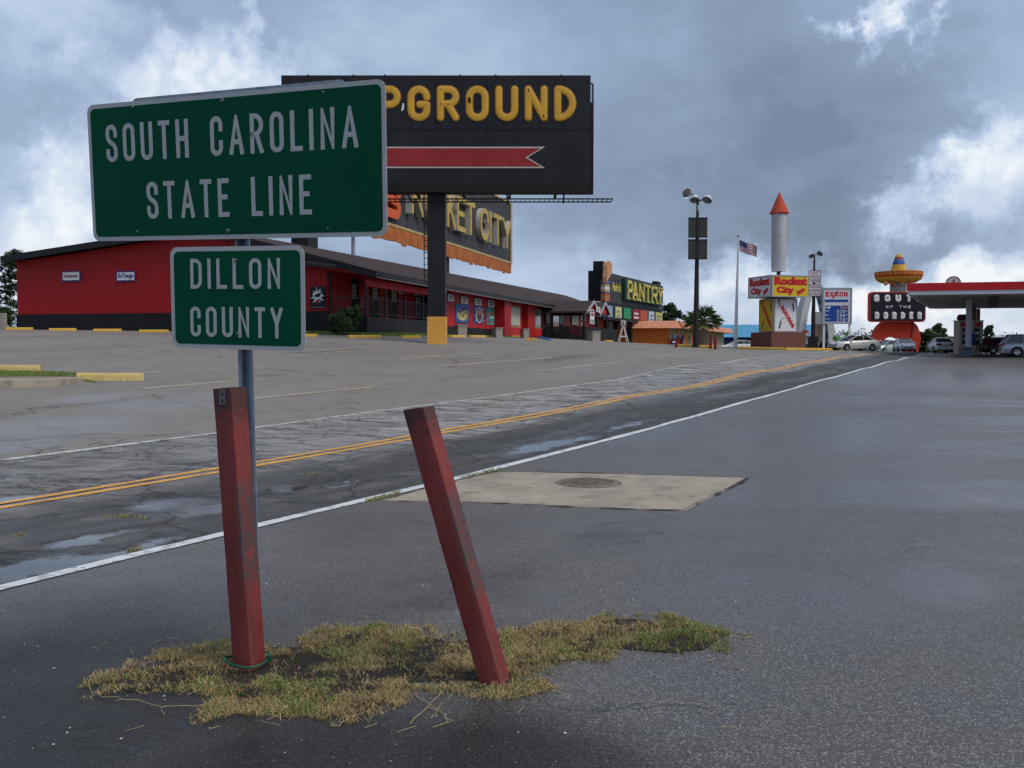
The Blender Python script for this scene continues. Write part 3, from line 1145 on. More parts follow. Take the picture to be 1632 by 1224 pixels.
pb = hit(398, 1040)
SIGN = thing('state_line_sign', 'green state line and county signs bolted to a steel channel post behind the red post', 'road sign', (pb.x, 4.80, z1(pb.x, 4.8)))
pt = at(372, 150, 4.80)
pb2 = at(397, 800, 4.76)
c1 = at(362.62, 265.5, 4.75)
c2 = at(376.58, 475.13, 4.7)
road_panel(SIGN, c1, (-.3882, .0695, .0299), 1.8526, .7293,
           [('SOUTH CAROLINA', -.80, .776, .056, .253, .126), ('STATE LINE', -.535, .505, -.252, -.058, .126)],
           [(-.016, .329, .012), (-.008, -.324, .012), (-.60, .333, .007), (.586, .326, .007), (-.608, -.317, .007), (.594, -.322, .007)],
           'large green panel lettered in grey white capitals, tilted up to the right')
road_panel(SIGN, c2, (-.331, .0408, .0227), .7977, .5211,
           [('DILLON', -.274, .261, .047, .200, .126), ('COUNTY', -.280, .273, -.199, -.045, .126)],
           [(.002, .19, .009), (.009, -.178, .009)], 'small green county panel under the large one')
# the back-to-back panel behind, only its top edge shows
o = MB().prism(rrect(1.34, .71, .04), .030, .034).build('rear_panel', M_STEELD, SIGN)
o.rotation_mode = 'YXZ'
o.rotation_euler = (.0695, .0299, -.3882)
o.location = c1 + Vector((.02, .0, .034)) - Vector(SIGN.location)
# steel hat-channel post
prof = [(-.043, .0), (-.027, .0), (-.020, .034), (.020, .034), (.027, .0), (.043, .0), (.043, .004), (.030, .004), (.0235, .038), (-.0235, .038), (-.030, .004), (-.043, .004)]
top_, bot_ = at(376, 160, 4.80), at(401, 1050, 4.78)
mb = MB()
n = len(prof)
vs, fs = [], []
ca, sa = math.cos(R(-18)), math.sin(R(-18))
for i in range(9):
    q = bot_.lerp(top_, i / 8)
    if i == 0:
        q.z = z1(q.x, q.y) - .1
    for x, y in prof:
        vs.append((q.x + x * ca - y * sa - SIGN.location.x, q.y + x * sa + y * ca - SIGN.location.y + .035, q.z - SIGN.location.z))
for i in range(8):
    for k in range(n):
        fs.append((i * n + k, i * n + (k + 1) % n, (i + 1) * n + (k + 1) % n, (i + 1) * n + k))
fs.append(tuple(8 * n + k for k in range(n)))
mb.add(vs, fs)
mb.build('channel_post', M_STEELD, SIGN)
for zz in (c1.z + .33, c1.z - .32, c2.z + .19, c2.z - .178):
    f_ = (zz - bot_.z) / (top_.z - bot_.z)
    q = bot_.lerp(top_, f_)
    mb = MB().box(q.x - .02 - SIGN.location.x, q.x + .02 - SIGN.location.x, q.y - .005 - SIGN.location.y, q.y + .04 - SIGN.location.y, zz - .012 - SIGN.location.z, zz + .012 - SIGN.location.z)
    mb.build('mounting_spacer', M_STEELD, SIGN)

# ---- grass patch in the cracked asphalt
GP = [(128, 1104), (160, 1082), (205, 1068), (222, 1046), (300, 1032), (372, 1026), (430, 1030), (500, 1018), (512, 1004), (560, 1000), (640, 998), (690, 1004),
      (740, 1012), (800, 1012), (850, 1000), (930, 992), (950, 982), (1040, 980), (1105, 988), (1150, 1004), (1184, 1016), (1168, 1034), (1110, 1040), (1030, 1032),
      (1000, 1028), (970, 1050), (900, 1062), (858, 1068), (872, 1086), (886, 1096), (850, 1104), (800, 1112), (755, 1112), (712, 1100), (650, 1104), (640, 1120),
      (580, 1144), (525, 1166), (508, 1152), (450, 1138), (400, 1138), (318, 1146), (345, 1122), (300, 1100), (240, 1102), (190, 1106), (150, 1112)]
GW = np.array([tuple(hit(*q))[:2] for q in GP])
HOLES = [(455, 1060, .17, .05), (560, 1080, .22, .03), (640, 1075, .14, .03), (300, 1040, .05, .02), (680, 1050, .10, .03), (700, 1088, .18, .02), (395, 1075, .12, .05),
         (1000, 992, .10, .02), (560, 1100, .14, .02), (480, 1080, .12, .03)]
HW = [(hit(a, b), c, d) for a, b, c, d in HOLES]


def in_poly(x, y, P):
    c = np.zeros(len(x), bool)
    j = len(P) - 1
    for i in range(len(P)):
        xi, yi, xj, yj = P[i, 0], P[i, 1], P[j, 0], P[j, 1]
        k = ((yi > y) != (yj > y)) & (x < (xj - xi) * (y - yi) / (yj - yi + 1e-12) + xi)
        c ^= k
        j = i
    return c


def vnoise(x, y, s, seed=0):
    """smooth value noise"""
    r = np.random.default_rng(seed)
    G = r.random((64, 64))
    u, v = (x * s) % 63, (y * s) % 63
    i, j = u.astype(int), v.astype(int)
    fu, fv = u - i, v - j
    fu, fv = fu * fu * (3 - 2 * fu), fv * fv * (3 - 2 * fv)
    a = G[i, j] * (1 - fu) + G[(i + 1) % 64, j] * fu
    b = G[i, (j + 1) % 64] * (1 - fu) + G[(i + 1) % 64, (j + 1) % 64] * fu
    return a * (1 - fv) + b * fv


M_G1 = mat('grass_green', (.15, .25, .05), .7, .3, 8, spec=.3)
M_G2 = mat('grass_olive', (.22, .20, .065), .75, .3, 8, spec=.3)
M_G3 = mat('grass_straw', (.44, .335, .165), .8, .3, 8, spec=.25)
M_G4 = mat('grass_dead_brown', (.16, .095, .05), .85, .3, 8, spec=.2)
GRM = [M_G1, M_G2, M_G3, M_G4]


def blades(x, y, z, hgt, lean, wd, mi, name, m, parent=None):
    """bent grass blades: one quad and a tip each"""
    n = len(x)
    az = rng.uniform(0, 2 * PI, n)
    dx, dy = np.cos(az), np.sin(az)
    side = rng.uniform(0, 2 * PI, n)
    px_, py_ = np.cos(side) * wd, np.sin(side) * wd
    c = rng.normal(0, .25, n)
    h1, l1 = hgt * .62, hgt * lean * .45
    h2, l2 = hgt * np.maximum(1 - lean * .55, .12), hgt * lean * (1 + c * .3)
    V = np.zeros((n, 5, 3))
    V[:, 0] = np.c_[x - px_, y - py_, z - .004]
    V[:, 1] = np.c_[x + px_, y + py_, z - .004]
    V[:, 2] = np.c_[x + dx * l1 + px_ * .8, y + dy * l1 + py_ * .8, z + h1]
    V[:, 3] = np.c_[x + dx * l1 - px_ * .8, y + dy * l1 - py_ * .8, z + h1]
    V[:, 4] = np.c_[x + dx * l2, y + dy * l2, z + h2]
    base = np.arange(n)[:, None] * 5
    quads = (base + np.array([[0, 1, 2, 3]])).tolist()
    tris = (base + np.array([[3, 2, 4]])).tolist()
    me = bpy.data.meshes.new(name)
    me.from_pydata(V.reshape(-1, 3).tolist(), [], quads + tris)
    for q in m:
        me.materials.append(q)
    me.polygons.foreach_set('material_index', np.r_[mi, mi].astype(np.int32))
    me.update()
    o = bpy.data.objects.new(name, me)
    COL.objects.link(o)
    if parent is not None:
        o.parent = parent
    return o


lo, hi = GW.min(0) - .05, GW.max(0) + .05
N = 190000
x = rng.uniform(lo[0], hi[0], N)
y = rng.uniform(lo[1], hi[1], N)
jx = (vnoise(x, y, 9, 1) - .5) * .13 + (vnoise(x, y, 34, 21) - .5) * .09 + rng.normal(0, .014, N)
jy = (vnoise(x, y, 9, 2) - .5) * .13 + (vnoise(x, y, 34, 22) - .5) * .09 + rng.normal(0, .014, N)
k = in_poly(x + jx, y + jy, GW)
dens = vnoise(x, y, 5, 3) * .55 + vnoise(x, y, 16, 4) * .45
prob = np.clip((dens - .27) * 3.4, .04, 1)
for (c, ra, rb) in HW:
    e = ((x - c.x) / ra) ** 2 + ((y - c.y) / max(rb * 3.2, .05)) ** 2
    prob *= np.where(e < 1, .06, 1)
k &= rng.random(N) < prob
x, y, dens = x[k], y[k], dens[k]
z = zg(x, y)
n = len(x)
green = vnoise(x, y, 3.3, 8) * .6 + vnoise(x, y, 11, 9) * .4
gt = hit(1130, 1026)
green = green + .9 * np.exp(-(((x - gt.x) / .26) ** 2 + ((y - gt.y) / .2) ** 2))
for q in ((560, 1050), (640, 1012), (1060, 985), (340, 1140), (300, 1075)):
    g_ = hit(*q)
    green = green + .16 * np.exp(-(((x - g_.x) / .2) ** 2 + ((y - g_.y) / .14) ** 2))
u = rng.random(n)
pg_ = np.clip((green - .50) * 2.4, .03, .95)
mi = np.where(u < pg_ * .6, 0, np.where(u < pg_ * .55 + .20, 1, np.where(u < .91, 2, 3)))
mi = np.where((rng.random(n) < .22) & (dens < .55), 3, mi)
hg = np.where(mi == 0, rng.uniform(.025, .060, n), np.where(mi == 1, rng.uniform(.02, .05, n), rng.uniform(.02, .055, n)))
ln = np.where(mi == 0, rng.uniform(.2, .9, n), np.where(mi == 1, rng.uniform(.5, 1.3, n), rng.uniform(1.1, 1.8, n)))
tuft = .6 + .8 * vnoise(x, y, 20, 12)
blades(x, y, z, hg * tuft * .80, ln, rng.uniform(.0009, .0019, n), mi, 'grass_patch', GRM)
tag(bpy.data.objects['grass_patch'], 'patch of half dry mown grass growing round the two red posts', 'grass', kind='stuff')
# soil under it
M_SOIL = mat('dark_soil', (.035, .028, .021), .9, .4, 14, bump=.8, bscale=70)
mb = MB()
cen = GW.mean(0)
inn = []
for k_ in range(len(GW)):
    q = GW[k_]
    nb = (GW[k_ - 1] + GW[(k_ + 1) % len(GW)]) / 2
    q = q + (nb - q) * .2
    q = q + (cen - q) / np.linalg.norm(cen - q) * .14
    inn.append((q[0] + random.gauss(0, .01), q[1] + random.gauss(0, .01)))
vs = [(a, b, z1(a, b) + .005) for a, b in inn]
bm = bmesh.new()
bv = [bm.verts.new(v) for v in vs]
bm.faces.new(bv)
bmesh.ops.triangulate(bm, faces=bm.faces[:])
me = bpy.data.meshes.new('soil_patch')
bm.to_mesh(me)
bm.free()
me.materials.append(M_SOIL)
if me.polygons[0].normal.z < 0:
    me.flip_normals()
o = bpy.data.objects.new('soil_patch', me)
COL.objects.link(o)
tag(o, kind='structure')

# runners: long dry stems creeping over the asphalt, loose straw
mb = MB()
for a, b in (((150, 1108), (255, 1132)), ((255, 1132), (330, 1128)), ((660, 1108), (715, 1150)), ((705, 1105), (655, 1158)), ((300, 1110), (360, 1098)), ((525, 1164), (585, 1138)),
             ((700, 1090), (720, 1112)), ((820, 1114), (890, 1098)), ((1160, 1018), (1208, 1018)), ((330, 1164), (350, 1165)), ((700, 1128), (690, 1150))):
    A, C = hit(*a), hit(*b)
    pts = []
    for i in range(7):
        q = A.lerp(C, i / 6) + Vector((random.gauss(0, .008), random.gauss(0, .012), .008 + .01 * random.random()))
        pts.append(q)
    mb.tube(pts, .0016, 4)
for i in range(90):
    q = hit(random.uniform(140, 1190), random.uniform(1000, 1165))
    an = random.uniform(0, PI)
    L = random.uniform(.015, .05)
    mb.tube([q + Vector((-math.cos(an) * L, -math.sin(an) * L, .006)), q + Vector((math.cos(an) * L, math.sin(an) * L, .009))], .0012, 4)
tag(mb.build('dry_stems', M_G3), 'loose straw and creeping dry stems at the edge of the grass patch', 'straw', kind='stuff')

# pebbles and grit lying on the near asphalt
mb = MB()
for i in range(420):
    px_, py_ = random.uniform(-40, 1660), 700 + 520 * random.random() ** .8
    q = hit(px_, py_)
    s = random.uniform(.0025, .006) if random.random() < .93 else random.uniform(.007, .012)
    P = [Vector((random.uniform(.6, 1) * math.cos(k * 2.1), random.uniform(.6, 1) * math.sin(k * 2.1), random.uniform(-.3, .3))) for k in range(3)]
    P += [Vector((0, 0, .7)), Vector((0, 0, -.5))]
    mb.add([q + v * s + Vector((0, 0, s * .3)) for v in P], [(0, 1, 3), (1, 2, 3), (2, 0, 3), (1, 0, 4), (2, 1, 4), (0, 2, 4)])
tag(mb.build('loose_grit', mat('pale_stone', (.42, .41, .38), .8, .4, 40), fixn=False), 'scattered pale grit on the near asphalt', 'grit', kind='stuff')

# tufts in the cracks of the road
X, Y, Hh, Mi = [], [], [], []
for a, b, num in (((205, 880), (225, 874), 25), ((365, 855), (372, 850), 6), ((585, 800), (640, 785), 120), ((660, 775), (700, 768), 12), ((735, 763), (800, 748), 120),
                  ((160, 822), (235, 826), 40), ((20, 853), (36, 853), 12), ((490, 758), (505, 758), 12), ((790, 640), (880, 625), 60), ((740, 660), (860, 634), 30),
                  ((480, 758), (580, 755), 15), ((60, 780), (68, 782), 8), ((650, 748), (690, 748), 12), ((700, 715), (720, 713), 8), ((0, 735), (360, 693), 26),
                  ((420, 684), (640, 657), 40), ((770, 645), (800, 640), 40)):
    for i in range(num):
        f_ = random.random()
        q = hit(a[0] + (b[0] - a[0]) * f_, a[1] + (b[1] - a[1]) * f_ + random.gauss(0, 1.2))
        s = q.y / 12
        for j in range(3):
            X.append(q.x + random.gauss(0, .025 * s))
            Y.append(q.y + random.gauss(0, .02 * s))
            Hh.append(random.uniform(.012, .045) * min(s, 1.4) + .008)
            Mi.append(random.choice((0, 1, 1, 1, 2)))
X, Y = np.array(X), np.array(Y)
blades(X, Y, zg(X, Y), np.array(Hh), rng.uniform(.2, 1.1, len(X)), rng.uniform(.0025, .0045, len(X)), np.array(Mi), 'crack_weeds', GRM)
tag(bpy.data.objects['crack_weeds'], 'small weeds growing in the cracks along the road lines', 'weeds', kind='stuff')

# ================================================================ RED FIREWORKS STORE
M_REDW = mat('red_metal_siding', (.34, .011, .012), .5, .10, 1.2, streak=.12, stretch=(3, 3, .4))
M_REDW2 = mat('red_plank_wall', (.46, .020, .024), .55, .12, 1.4)
M_BLK = mat('black_metal_siding', (.011, .011, .013), .5, .25, 2)
M_BLK2 = mat('charcoal_ribbed_skirt', (.030, .030, .033), .5, .2, 2)
M_BLKW = mat('black_stained_wood', (.012, .011, .011), .7, .3, 3)
M_ROOFS = mat('brown_shingle', (.052, .035, .033), .85, .25, 2.5, bump=.5, bscale=25)
M_FASC = mat('dark_fascia', (.018, .017, .020), .5, .2, 2)
M_TRIMG = mat('grey_gutter', (.35, .35, .36), .5, .15, 2)
M_GUT = mat('tan_gutter', (.20, .165, .145), .5, .15, 2)
M_GLASS = mat('window_glass', (.10, .115, .12), .12, .25, .8, spec=.8)
M_BLIND = mat('pale_window_paper', (.48, .46, .38), .7, .15, 2)
M_TAN = mat('tan_window_trim', (.30, .21, .09), .6, .15, 2)
M_WHITE = mat('white_paint', (.72, .72, .70), .55, .08, 2)
M_DKRED = mat('dark_red_print', (.30, .03, .05), .6, .1, 3)
M_DKBLU = mat('dark_blue_print', (.03, .05, .22), .6, .1, 3)
M_YELC = mat('safety_yellow', (.60, .36, .045), .6, .18, 3, dirt=(.22, .15, .05), dirtamt=.5)
M_STONE = mat('pebbled_concrete', (.30, .275, .24), .85, .3, 14, bump=.6, bscale=40)

KX, KY = at(584, HZ, 50).x, 50.0
UA = math.atan2(.9627, .2707)
Uv, Wv = Vector((math.cos(UA), math.sin(UA), 0)), Vector((-math.sin(UA), math.cos(UA), 0))
KZ = z1(KX, KY)
K0 = Vector((KX, KY, KZ))
STORE = thing('fireworks_store', 'long low red and black store with brown shingle roof at the back of the lot', 'store', K0, UA)


def loc3(px, py, axis, val):
    """meet the ray of a pixel with the store's local plane x=val or y=val -> local coordinates"""
    d = Vector(ray(px, py))
    o = Vector((0, 0, EYE)) - K0
    ax = Uv if axis == 'x' else Wv
    t = (val - o.dot(ax)) / d.dot(ax)
    q = o + d * t
    return Vector((q.dot(Uv), q.dot(Wv), q.z))


def gwall(px, py, x=0.):
    q = loc3(px, py, 'x', x)
    return q.y, q.z


def lwall(px, py, y=0.):
    q = loc3(px, py, 'y', y)
    return q.x, q.z


YL = gwall(28, 500)[0]                  # left end of the gable wall
YA, _ = gwall(523, 450)                 # right end of the red gable part, porch begins
ZS = gwall(270, 498.5)[1]               # top of the black skirt
YP, ZR = gwall(330, 362)                # ridge
ZEL = gwall(28, 409)[1]                 # left eave
ZER = gwall(584, 428)[1]                # right eave
ZF = lwall(600, 505, 0)[1]              # porch floor
LEN = 100.


def ribbed(name, y0, y1, z0f, z1f, x, pitch, depth, m, axis='x', face=-1):
    """ribbed sheet wall: vertical ribs as geometry"""
    mb = MB()
    n = max(2, int((y1 - y0) / pitch))
    vs, fs = [], []
    for i in range(n + 1):
        for j, (fy, dd_) in enumerate(((0, 0), (.28, 0), (.36, depth), (.62, depth), (.70, 0))):
            yy = y0 + (i + fy) * pitch
            if yy > y1:
                yy = y1
            for zz in (z0f(yy), z1f(yy)):
                vs.append((x + face * dd_, yy, zz) if axis == 'x' else (yy, x + face * dd_, zz))
    k = len(vs) // 2
    fs = [(2 * i, 2 * i + 2, 2 * i + 3, 2 * i + 1) for i in range(k - 1)]
    mb.add(vs, fs)
    return mb.build(name, m, STORE, fixn=False)


def ztop(yy):
    return ZR - .32 - (ZR - ZEL) * (yy - YP) / (YL - YP) if yy > YP else ZR - .32 - (ZR - ZER) * (YP - yy) / YP


ribbed('gable_wall', YA, YL, lambda q: ZS, ztop, 0, .32, .014, M_REDW)
ribbed('skirt', YA - .02, YL + .04, lambda q: -1.2, lambda q: ZS, -.03, .32, .022, M_BLK)
# gable end above the porch
mb = MB()
zb = gwall(560, 438)[1]
vs = [(0, 0, zb), (0, YA, zb + .25), (0, YA, ztop(YA)), (0, 0, ztop(0))]
mb.add(vs + [(q[0] + .15, q[1], q[2]) for q in vs], [(0, 1, 2, 3), (4, 7, 6, 5), (0, 4, 5, 1), (3, 2, 6, 7)])
mb.build('porch_gable', M_REDW2, STORE)
# left side and rear walls
MB().box(0, LEN, YL - .1, YL, -1.5, ZEL - .2).build('side_wall', M_REDW2, STORE)
MB().box(LEN - .1, LEN, .4, YL - .1, -2.2, ZER - .2).build('rear_wall', M_REDW2, STORE)
# porch: floor, recessed walls
XP, _ = lwall(700, 500, 0)              # porch end along the long side
RX, RY = 3.0, 1.7                       # recess
mb = MB().box(0.02, XP, 0.02, YA, ZF - .12, ZF)
mb.build('porch_floor', M_BLKW, STORE)
MB().box(RX, RX + .12, RY, YA + .1, ZF, ZER + .35).build('porch_wall', M_REDW2, STORE)
MB().box(RX + .12, XP, RY, RY + .12, ZF, ZER).build('porch_wall', M_REDW2, STORE)
MB().box(0, RX, YA, YA + .12, ZF, ZER + .3).build('porch_wall', M_REDW2, STORE)
ribbed('porch_skirt', 0.02, YA - .02, lambda q: -1.2, lambda q: ZF - .02, -.02, .3, .03, M_BLK)
ribbed('porch_skirt', 0.0, XP, lambda q: -1.2, lambda q: ZF - .02, -.02, .36, .05, M_BLK2, 'y', -1)
# long wall past the porch
WY = .35
ZB2 = lambda x: -1.6
mb = MB().box(XP, LEN, WY, WY + .15, -2.3, ZER - .12)
mb.build('long_wall', M_REDW2, STORE)
mb = MB().box(XP, LEN, WY - .04, WY, -2.3, ZS - .55)
mb.build('plinth', M_BLK, STORE)
# roof: two slopes with a hipped far end, thick black rake and gutter
OX, OE = -.7, .75
ze = ZER - (ZR - ZER) * OE / YP
zl = ZEL - (ZR - ZEL) * .5 / (YL - YP)
mb = MB()
mb.slab([(OX, -OE, ze), (LEN + 3, -OE, ze), (LEN - 6, YP, ZR + 1.15), (OX, YP, ZR)], .18)
r1 = mb.build('roof_slope', M_ROOFS, STORE)
mb = MB().slab([(OX, YP, ZR), (LEN - 6, YP, ZR + 1.15), (LEN + 3, YL + .5, zl), (OX, YL + .5, zl)], .18)
mb.build('roof_slope', M_ROOFS, STORE)
mb = MB().slab([(LEN - 6, YP, ZR + 1.15), (LEN + 3, -OE, ze), (LEN + 3, YL + .5, zl)], .18)
mb.build('roof_hip', M_ROOFS, STORE)
mb = MB()
mb.add([(OX - .02, -OE, ze + .03), (OX - .02, YP, ZR + .03), (OX - .02, YL + .5, zl + .03), (OX - .02, YL + .5, zl - .34), (OX - .02, YP, ZR - .34), (OX - .02, -OE, ze - .34),
        (OX + .06, -OE, ze + .03), (OX + .06, YP, ZR + .03), (OX + .06, YL + .5, zl + .03), (OX + .06, YL + .5, zl - .34), (OX + .06, YP, ZR - .34), (OX + .06, -OE, ze - .34)],
       [(0, 1, 4, 5), (1, 2, 3, 4), (6, 11, 10, 7), (7, 10, 9, 8), (0, 6, 7, 1), (1, 7, 8, 2), (5, 4, 10, 11), (4, 3, 9, 10), (0, 5, 11, 6), (2, 8, 9, 3)])
mb.build('rake_board', M_FASC, STORE)
mb = MB().box(OX, LEN + 3, -OE - .14, -OE, ze - .34, ze + .0)
mb.build('eave_fascia', M_FASC, STORE)
mb = MB().box(OX + .1, LEN + 3, -OE - .17, -OE - .14, ze - .36, ze - .31)
mb.build('gutter_edge', M_GUT, STORE)
mb = MB().box(.1, XP, -.10, .06, ze - .75, ze - .36)
mb.build('porch_beam', M_REDW2, STORE)
# small lower roof left of the porch
a0, a1 = gwall(488, 420, -.9), gwall(532, 426, -.9)
mb = MB()
mb.slab([(-1.0, a1[0] - .1, a1[1] + .05), (-1.0, a0[0] + 4, a0[1] + .55), (.0, a0[0] + 4, a0[1] + 1.0), (.0, a1[0] - .1, a1[1] + .42)], .16)
mb.build('porch_side_roof', M_ROOFS, STORE)


def ninelight(x0, x1, z0, z1_, yv, axis):
    """door with a 3x3 light in the upper half; axis 'y' lies in plane y=yv, 'x' in plane x=yv"""
    def bx(mb, a0_, a1_, d0, d1, c0, c1):
        if axis == 'y':
            mb.box(a0_, a1_, yv - d1, yv - d0, c0, c1)
        else:
            mb.box(yv - d1, yv - d0, a0_, a1_, c0, c1)
        return mb
    d = bx(MB(), x0, x1, 0, .06, z0, z1_).build('door', M_BLKW, STORE)
    w_, h_ = x1 - x0, z1_ - z0
    gx0, gx1, gz0, gz1 = x0 + .18 * w_, x1 - .18 * w_, z0 + .48 * h_, z1_ - .12 * h_
    for i in range(3):
        for j in range(3):
            bx(MB(), gx0 + (gx1 - gx0) * (i + .12) / 3, gx0 + (gx1 - gx0) * (i + .88) / 3, .06, .07, gz0 + (gz1 - gz0) * (j + .06) / 3, gz0 + (gz1 - gz0) * (j + .94) / 3).build('pane', M_BLIND, d)
    bx(MB(), x0 + .06 * w_, x0 + .12 * w_, .06, .11, z0 + .42 * h_, z0 + .46 * h_).build('handle', M_STEEL, d)


zd0, zd1 = ZF + .01, ZF + 2.25
for pa, pb_ in ((526, 540), (556, 572)):
    ya, yb = gwall(pb_, 470, RX)[0], gwall(pa, 470, RX)[0]
    ninelight(ya, yb, zd0, zd1, RX, 'x')
for pa, pb_ in ((590, 603), (620, 633)):
    xa, xb = lwall(pa, 470, RY)[0], lwall(pb_, 470, RY)[0]
    ninelight(xa, xb, zd0, zd1, RY, 'y')
# porch window
ya, yb = gwall(553, 470, RX)[0], gwall(545, 470, RX)[0]
q0, q1 = gwall(548, 470, RX)[1], gwall(548, 447, RX)[1]
wo = MB().box(RX - .05, RX, ya - .1, yb + .1, q0 - .1, q1 + .1).build('window', M_BLKW, STORE)
MB().box(RX - .06, RX - .05, ya, yb, q0, q1).build('pane', M_WHITE, wo)
# porch posts and railing
for i, px_ in enumerate((584, 614, 645, 674, 700)):
    xx = lwall(px_, 480, .06)[0]
    MB().box(max(xx, .06) - .06, max(xx, .06) + .06, .02, .14, ZF, ze - .4).build('porch_post', M_FASC, STORE)
MB().box(.02, .14, YA - .16, YA - .04, ZF, ZER + .2).build('porch_post', M_FASC, STORE)
mb = MB()
zr0, zr1 = ZF + .12, ZF + 1.08
mb.box(.05, XP, .05, .10, zr1 - .05, zr1)
mb.box(.05, XP, .05, .10, zr0, zr0 + .05)
for i in range(int(XP / .16)):
    mb.box(.1 + i * .16, .125 + i * .16, .06, .09, zr0 + .05, zr1 - .05)
mb.box(.05, .10, .11, YA, zr1 - .05, zr1)
mb.box(.05, .10, .11, YA, zr0, zr0 + .05)
for i in range(int(YA / .16)):
    mb.box(.06, .09, .2 + i * .16, .225 + i * .16, zr0 + .05, zr1 - .05)
tag(mb.build('railing', M_FASC, STORE), kind='stuff')


# windows along the long wall
def wallwin(px0, px1, py0, py1, y, proud=.25, m=None, trim=None):
    xa, zt = lwall(px0, py0, y - proud)
    xb, zb_ = lwall(px1, py1, y - proud)
    zt = (lwall(px0, py0, y - proud)[1] + lwall(px1, py0 + 4, y - proud)[1]) / 2
    b = MB().box(xa - .3, xb + .3, y - proud, y, zb_ - .25, zt + .2).build('window', trim or M_TAN, STORE)
    MB().box(xa, xb, y - proud - .03, y - proud, zb_, zt).build('pane', m or M_BLIND, b)


wallwin(813, 828, 488, 519, WY)
wallwin(849, 861, 494, 521, WY, m=M_GLASS)
wallwin(973, 977, 511, 526, WY, .1)
wallwin(981, 986, 511, 527, WY, .1)
for px0, px1, py0, py1 in ((813, 828, 521, 532), (849, 862, 523, 533)):
    xa, zt = lwall(px0, py0, WY - .27)
    xb, zb_ = lwall(px1, py1, WY - .27)
    MB().box(xa - .2, xb + .2, WY - .28, WY, zb_ - .2, zt).build('window_apron', M_REDW2, STORE)
xa, xb = lwall(787, 500, WY)[0], lwall(798, 500, WY)[0]
MB().box(xa, xb, WY - .9, WY, -1.6, ZER - .3).build('wall_pier', M_REDW, STORE)
xa, xb = lwall(833, 500, WY)[0], lwall(845, 500, WY)[0]
MB().box(xa, xb, WY - .5, WY, -1.6, ZER - .3).build('wall_pier', M_REDW, STORE)

# entry wing: two cross gables on posts over a black board enclosure
EY = -4.0
xg1 = loc3(942, 480, 'y', EY).x
xg2 = loc3(961, 484, 'y', EY).x
for xg, hw, top_, nm in ((xg1, 3.6, loc3(942, 479, 'y', EY).z, 'wide'), (xg2, 3.0, loc3(961, 481, 'y', EY).z, 'narrow')):
    eave = top_ - 1.15
    mb = MB().slab([(xg, EY - .3, top_), (xg, 6.5, top_), (xg - hw, 4.2, eave), (xg - hw, EY - .3, eave)], .16)
    mb.build('entry_roof', M_ROOFS, STORE)
    mb = MB().slab([(xg, 6.5, top_), (xg, EY - .3, top_), (xg + hw, EY - .3, eave), (xg + hw, 4.2, eave)], .16)
    mb.build('entry_roof', M_ROOFS, STORE)
    mb = MB()
    for s in (-1, 1):
        mb.add([(xg, EY - .34, top_ + .03), (xg + s * hw, EY - .34, eave + .03), (xg + s * hw, EY - .34, eave - .27), (xg, EY - .34, top_ - .27),
                (xg, EY - .29, top_ + .03), (xg + s * hw, EY - .29, eave + .03), (xg + s * hw, EY - .29, eave - .27), (xg, EY - .29, top_ - .27)],
               [(0, 1, 2, 3), (4, 7, 6, 5), (0, 4, 5, 1), (2, 6, 7, 3), (1, 5, 6, 2)])
    mb.build('gable_trim', M_TRIMG, STORE)
    mb = MB()
    mb.add([(xg, EY - .1, top_ - .2), (xg + hw * .95, EY - .1, eave - .1), (xg - hw * .95, EY - .1, eave - .1)], [(0, 1, 2)])
    mb.build('gable_panel', M_REDW2, STORE)
    MB().box(xg - hw, xg + hw, EY - .05, EY + .12, eave - .35, eave - .12).build('entry_beam', M_FASC, STORE)
    for s in (-1, 1):
        MB().box(xg + s * (hw - .3) - .09, xg + s * (hw - .3) + .09, EY - .03, EY + .15, -2.0, eave - .35).build('entry_post', M_FASC, STORE)
zf1 = loc3(935, 520, 'y', EY - .1).z
mb = MB()
x0_, x1_ = xg1 - 3.6, xg2 + 9
n = int((x1_ - x0_) / .22)
for i in range(n):
    mb.box(x0_ + i * .22, x0_ + i * .22 + .19, EY - .1, EY - .06, -2.3, zf1 + random.uniform(-.03, .03))
mb.box(x0_, x1_, EY - .06, EY + .02, zf1 - .15, zf1 - .05)
tag(mb.build('board_fence', M_BLKW, STORE), kind='stuff')
mb = MB()
for i in range(int(4 / .22)):
    mb.box(x0_ - .04, x0_, EY + i * .22, EY + i * .22 + .19, -2.3, zf1 + random.uniform(-.03, .03))
tag(mb.build('board_fence', M_BLKW, STORE), kind='stuff')
# entry door and side lights in the wall behind
for px0, px1, py0, py1, mm in ((870, 876, 494, 516, M_WHITE), (892, 897, 502, 516, M_WHITE), (911, 921, 500, 518, M_BLIND)):
    xa, zt = lwall(px0, py0, WY - .1)
    xb, zb_ = lwall(px1, py1, WY - .1)
    b = MB().box(xa - .15, xb + .15, WY - .12, WY, zb_ - .1, zt + .1).build('window', M_BLKW, STORE)
    MB().box(xa, xb, WY - .15, WY - .12, zb_, zt).build('pane', mm, b)
xa, xb = lwall(879, 510, WY)[0], lwall(890, 510, WY)[0]
dd_ = MB().box(xa, xb, WY - .1, WY, ZS - 2.2, ZS + 1.6).build('entry_door', M_BLKW, STORE)
MB().box(xa + .25, xb - .25, WY - .12, WY - .1, ZS - .4, ZS + 1.2).build('pane', M_GLASS, dd_)

# ---- posters hung on the store (things of their own)
def on_long(px, py, y):
    q = loc3(px, py, 'y', y)
    return K0 + Uv * q.x + Wv * q.y + Vector((0, 0, q.z)), q


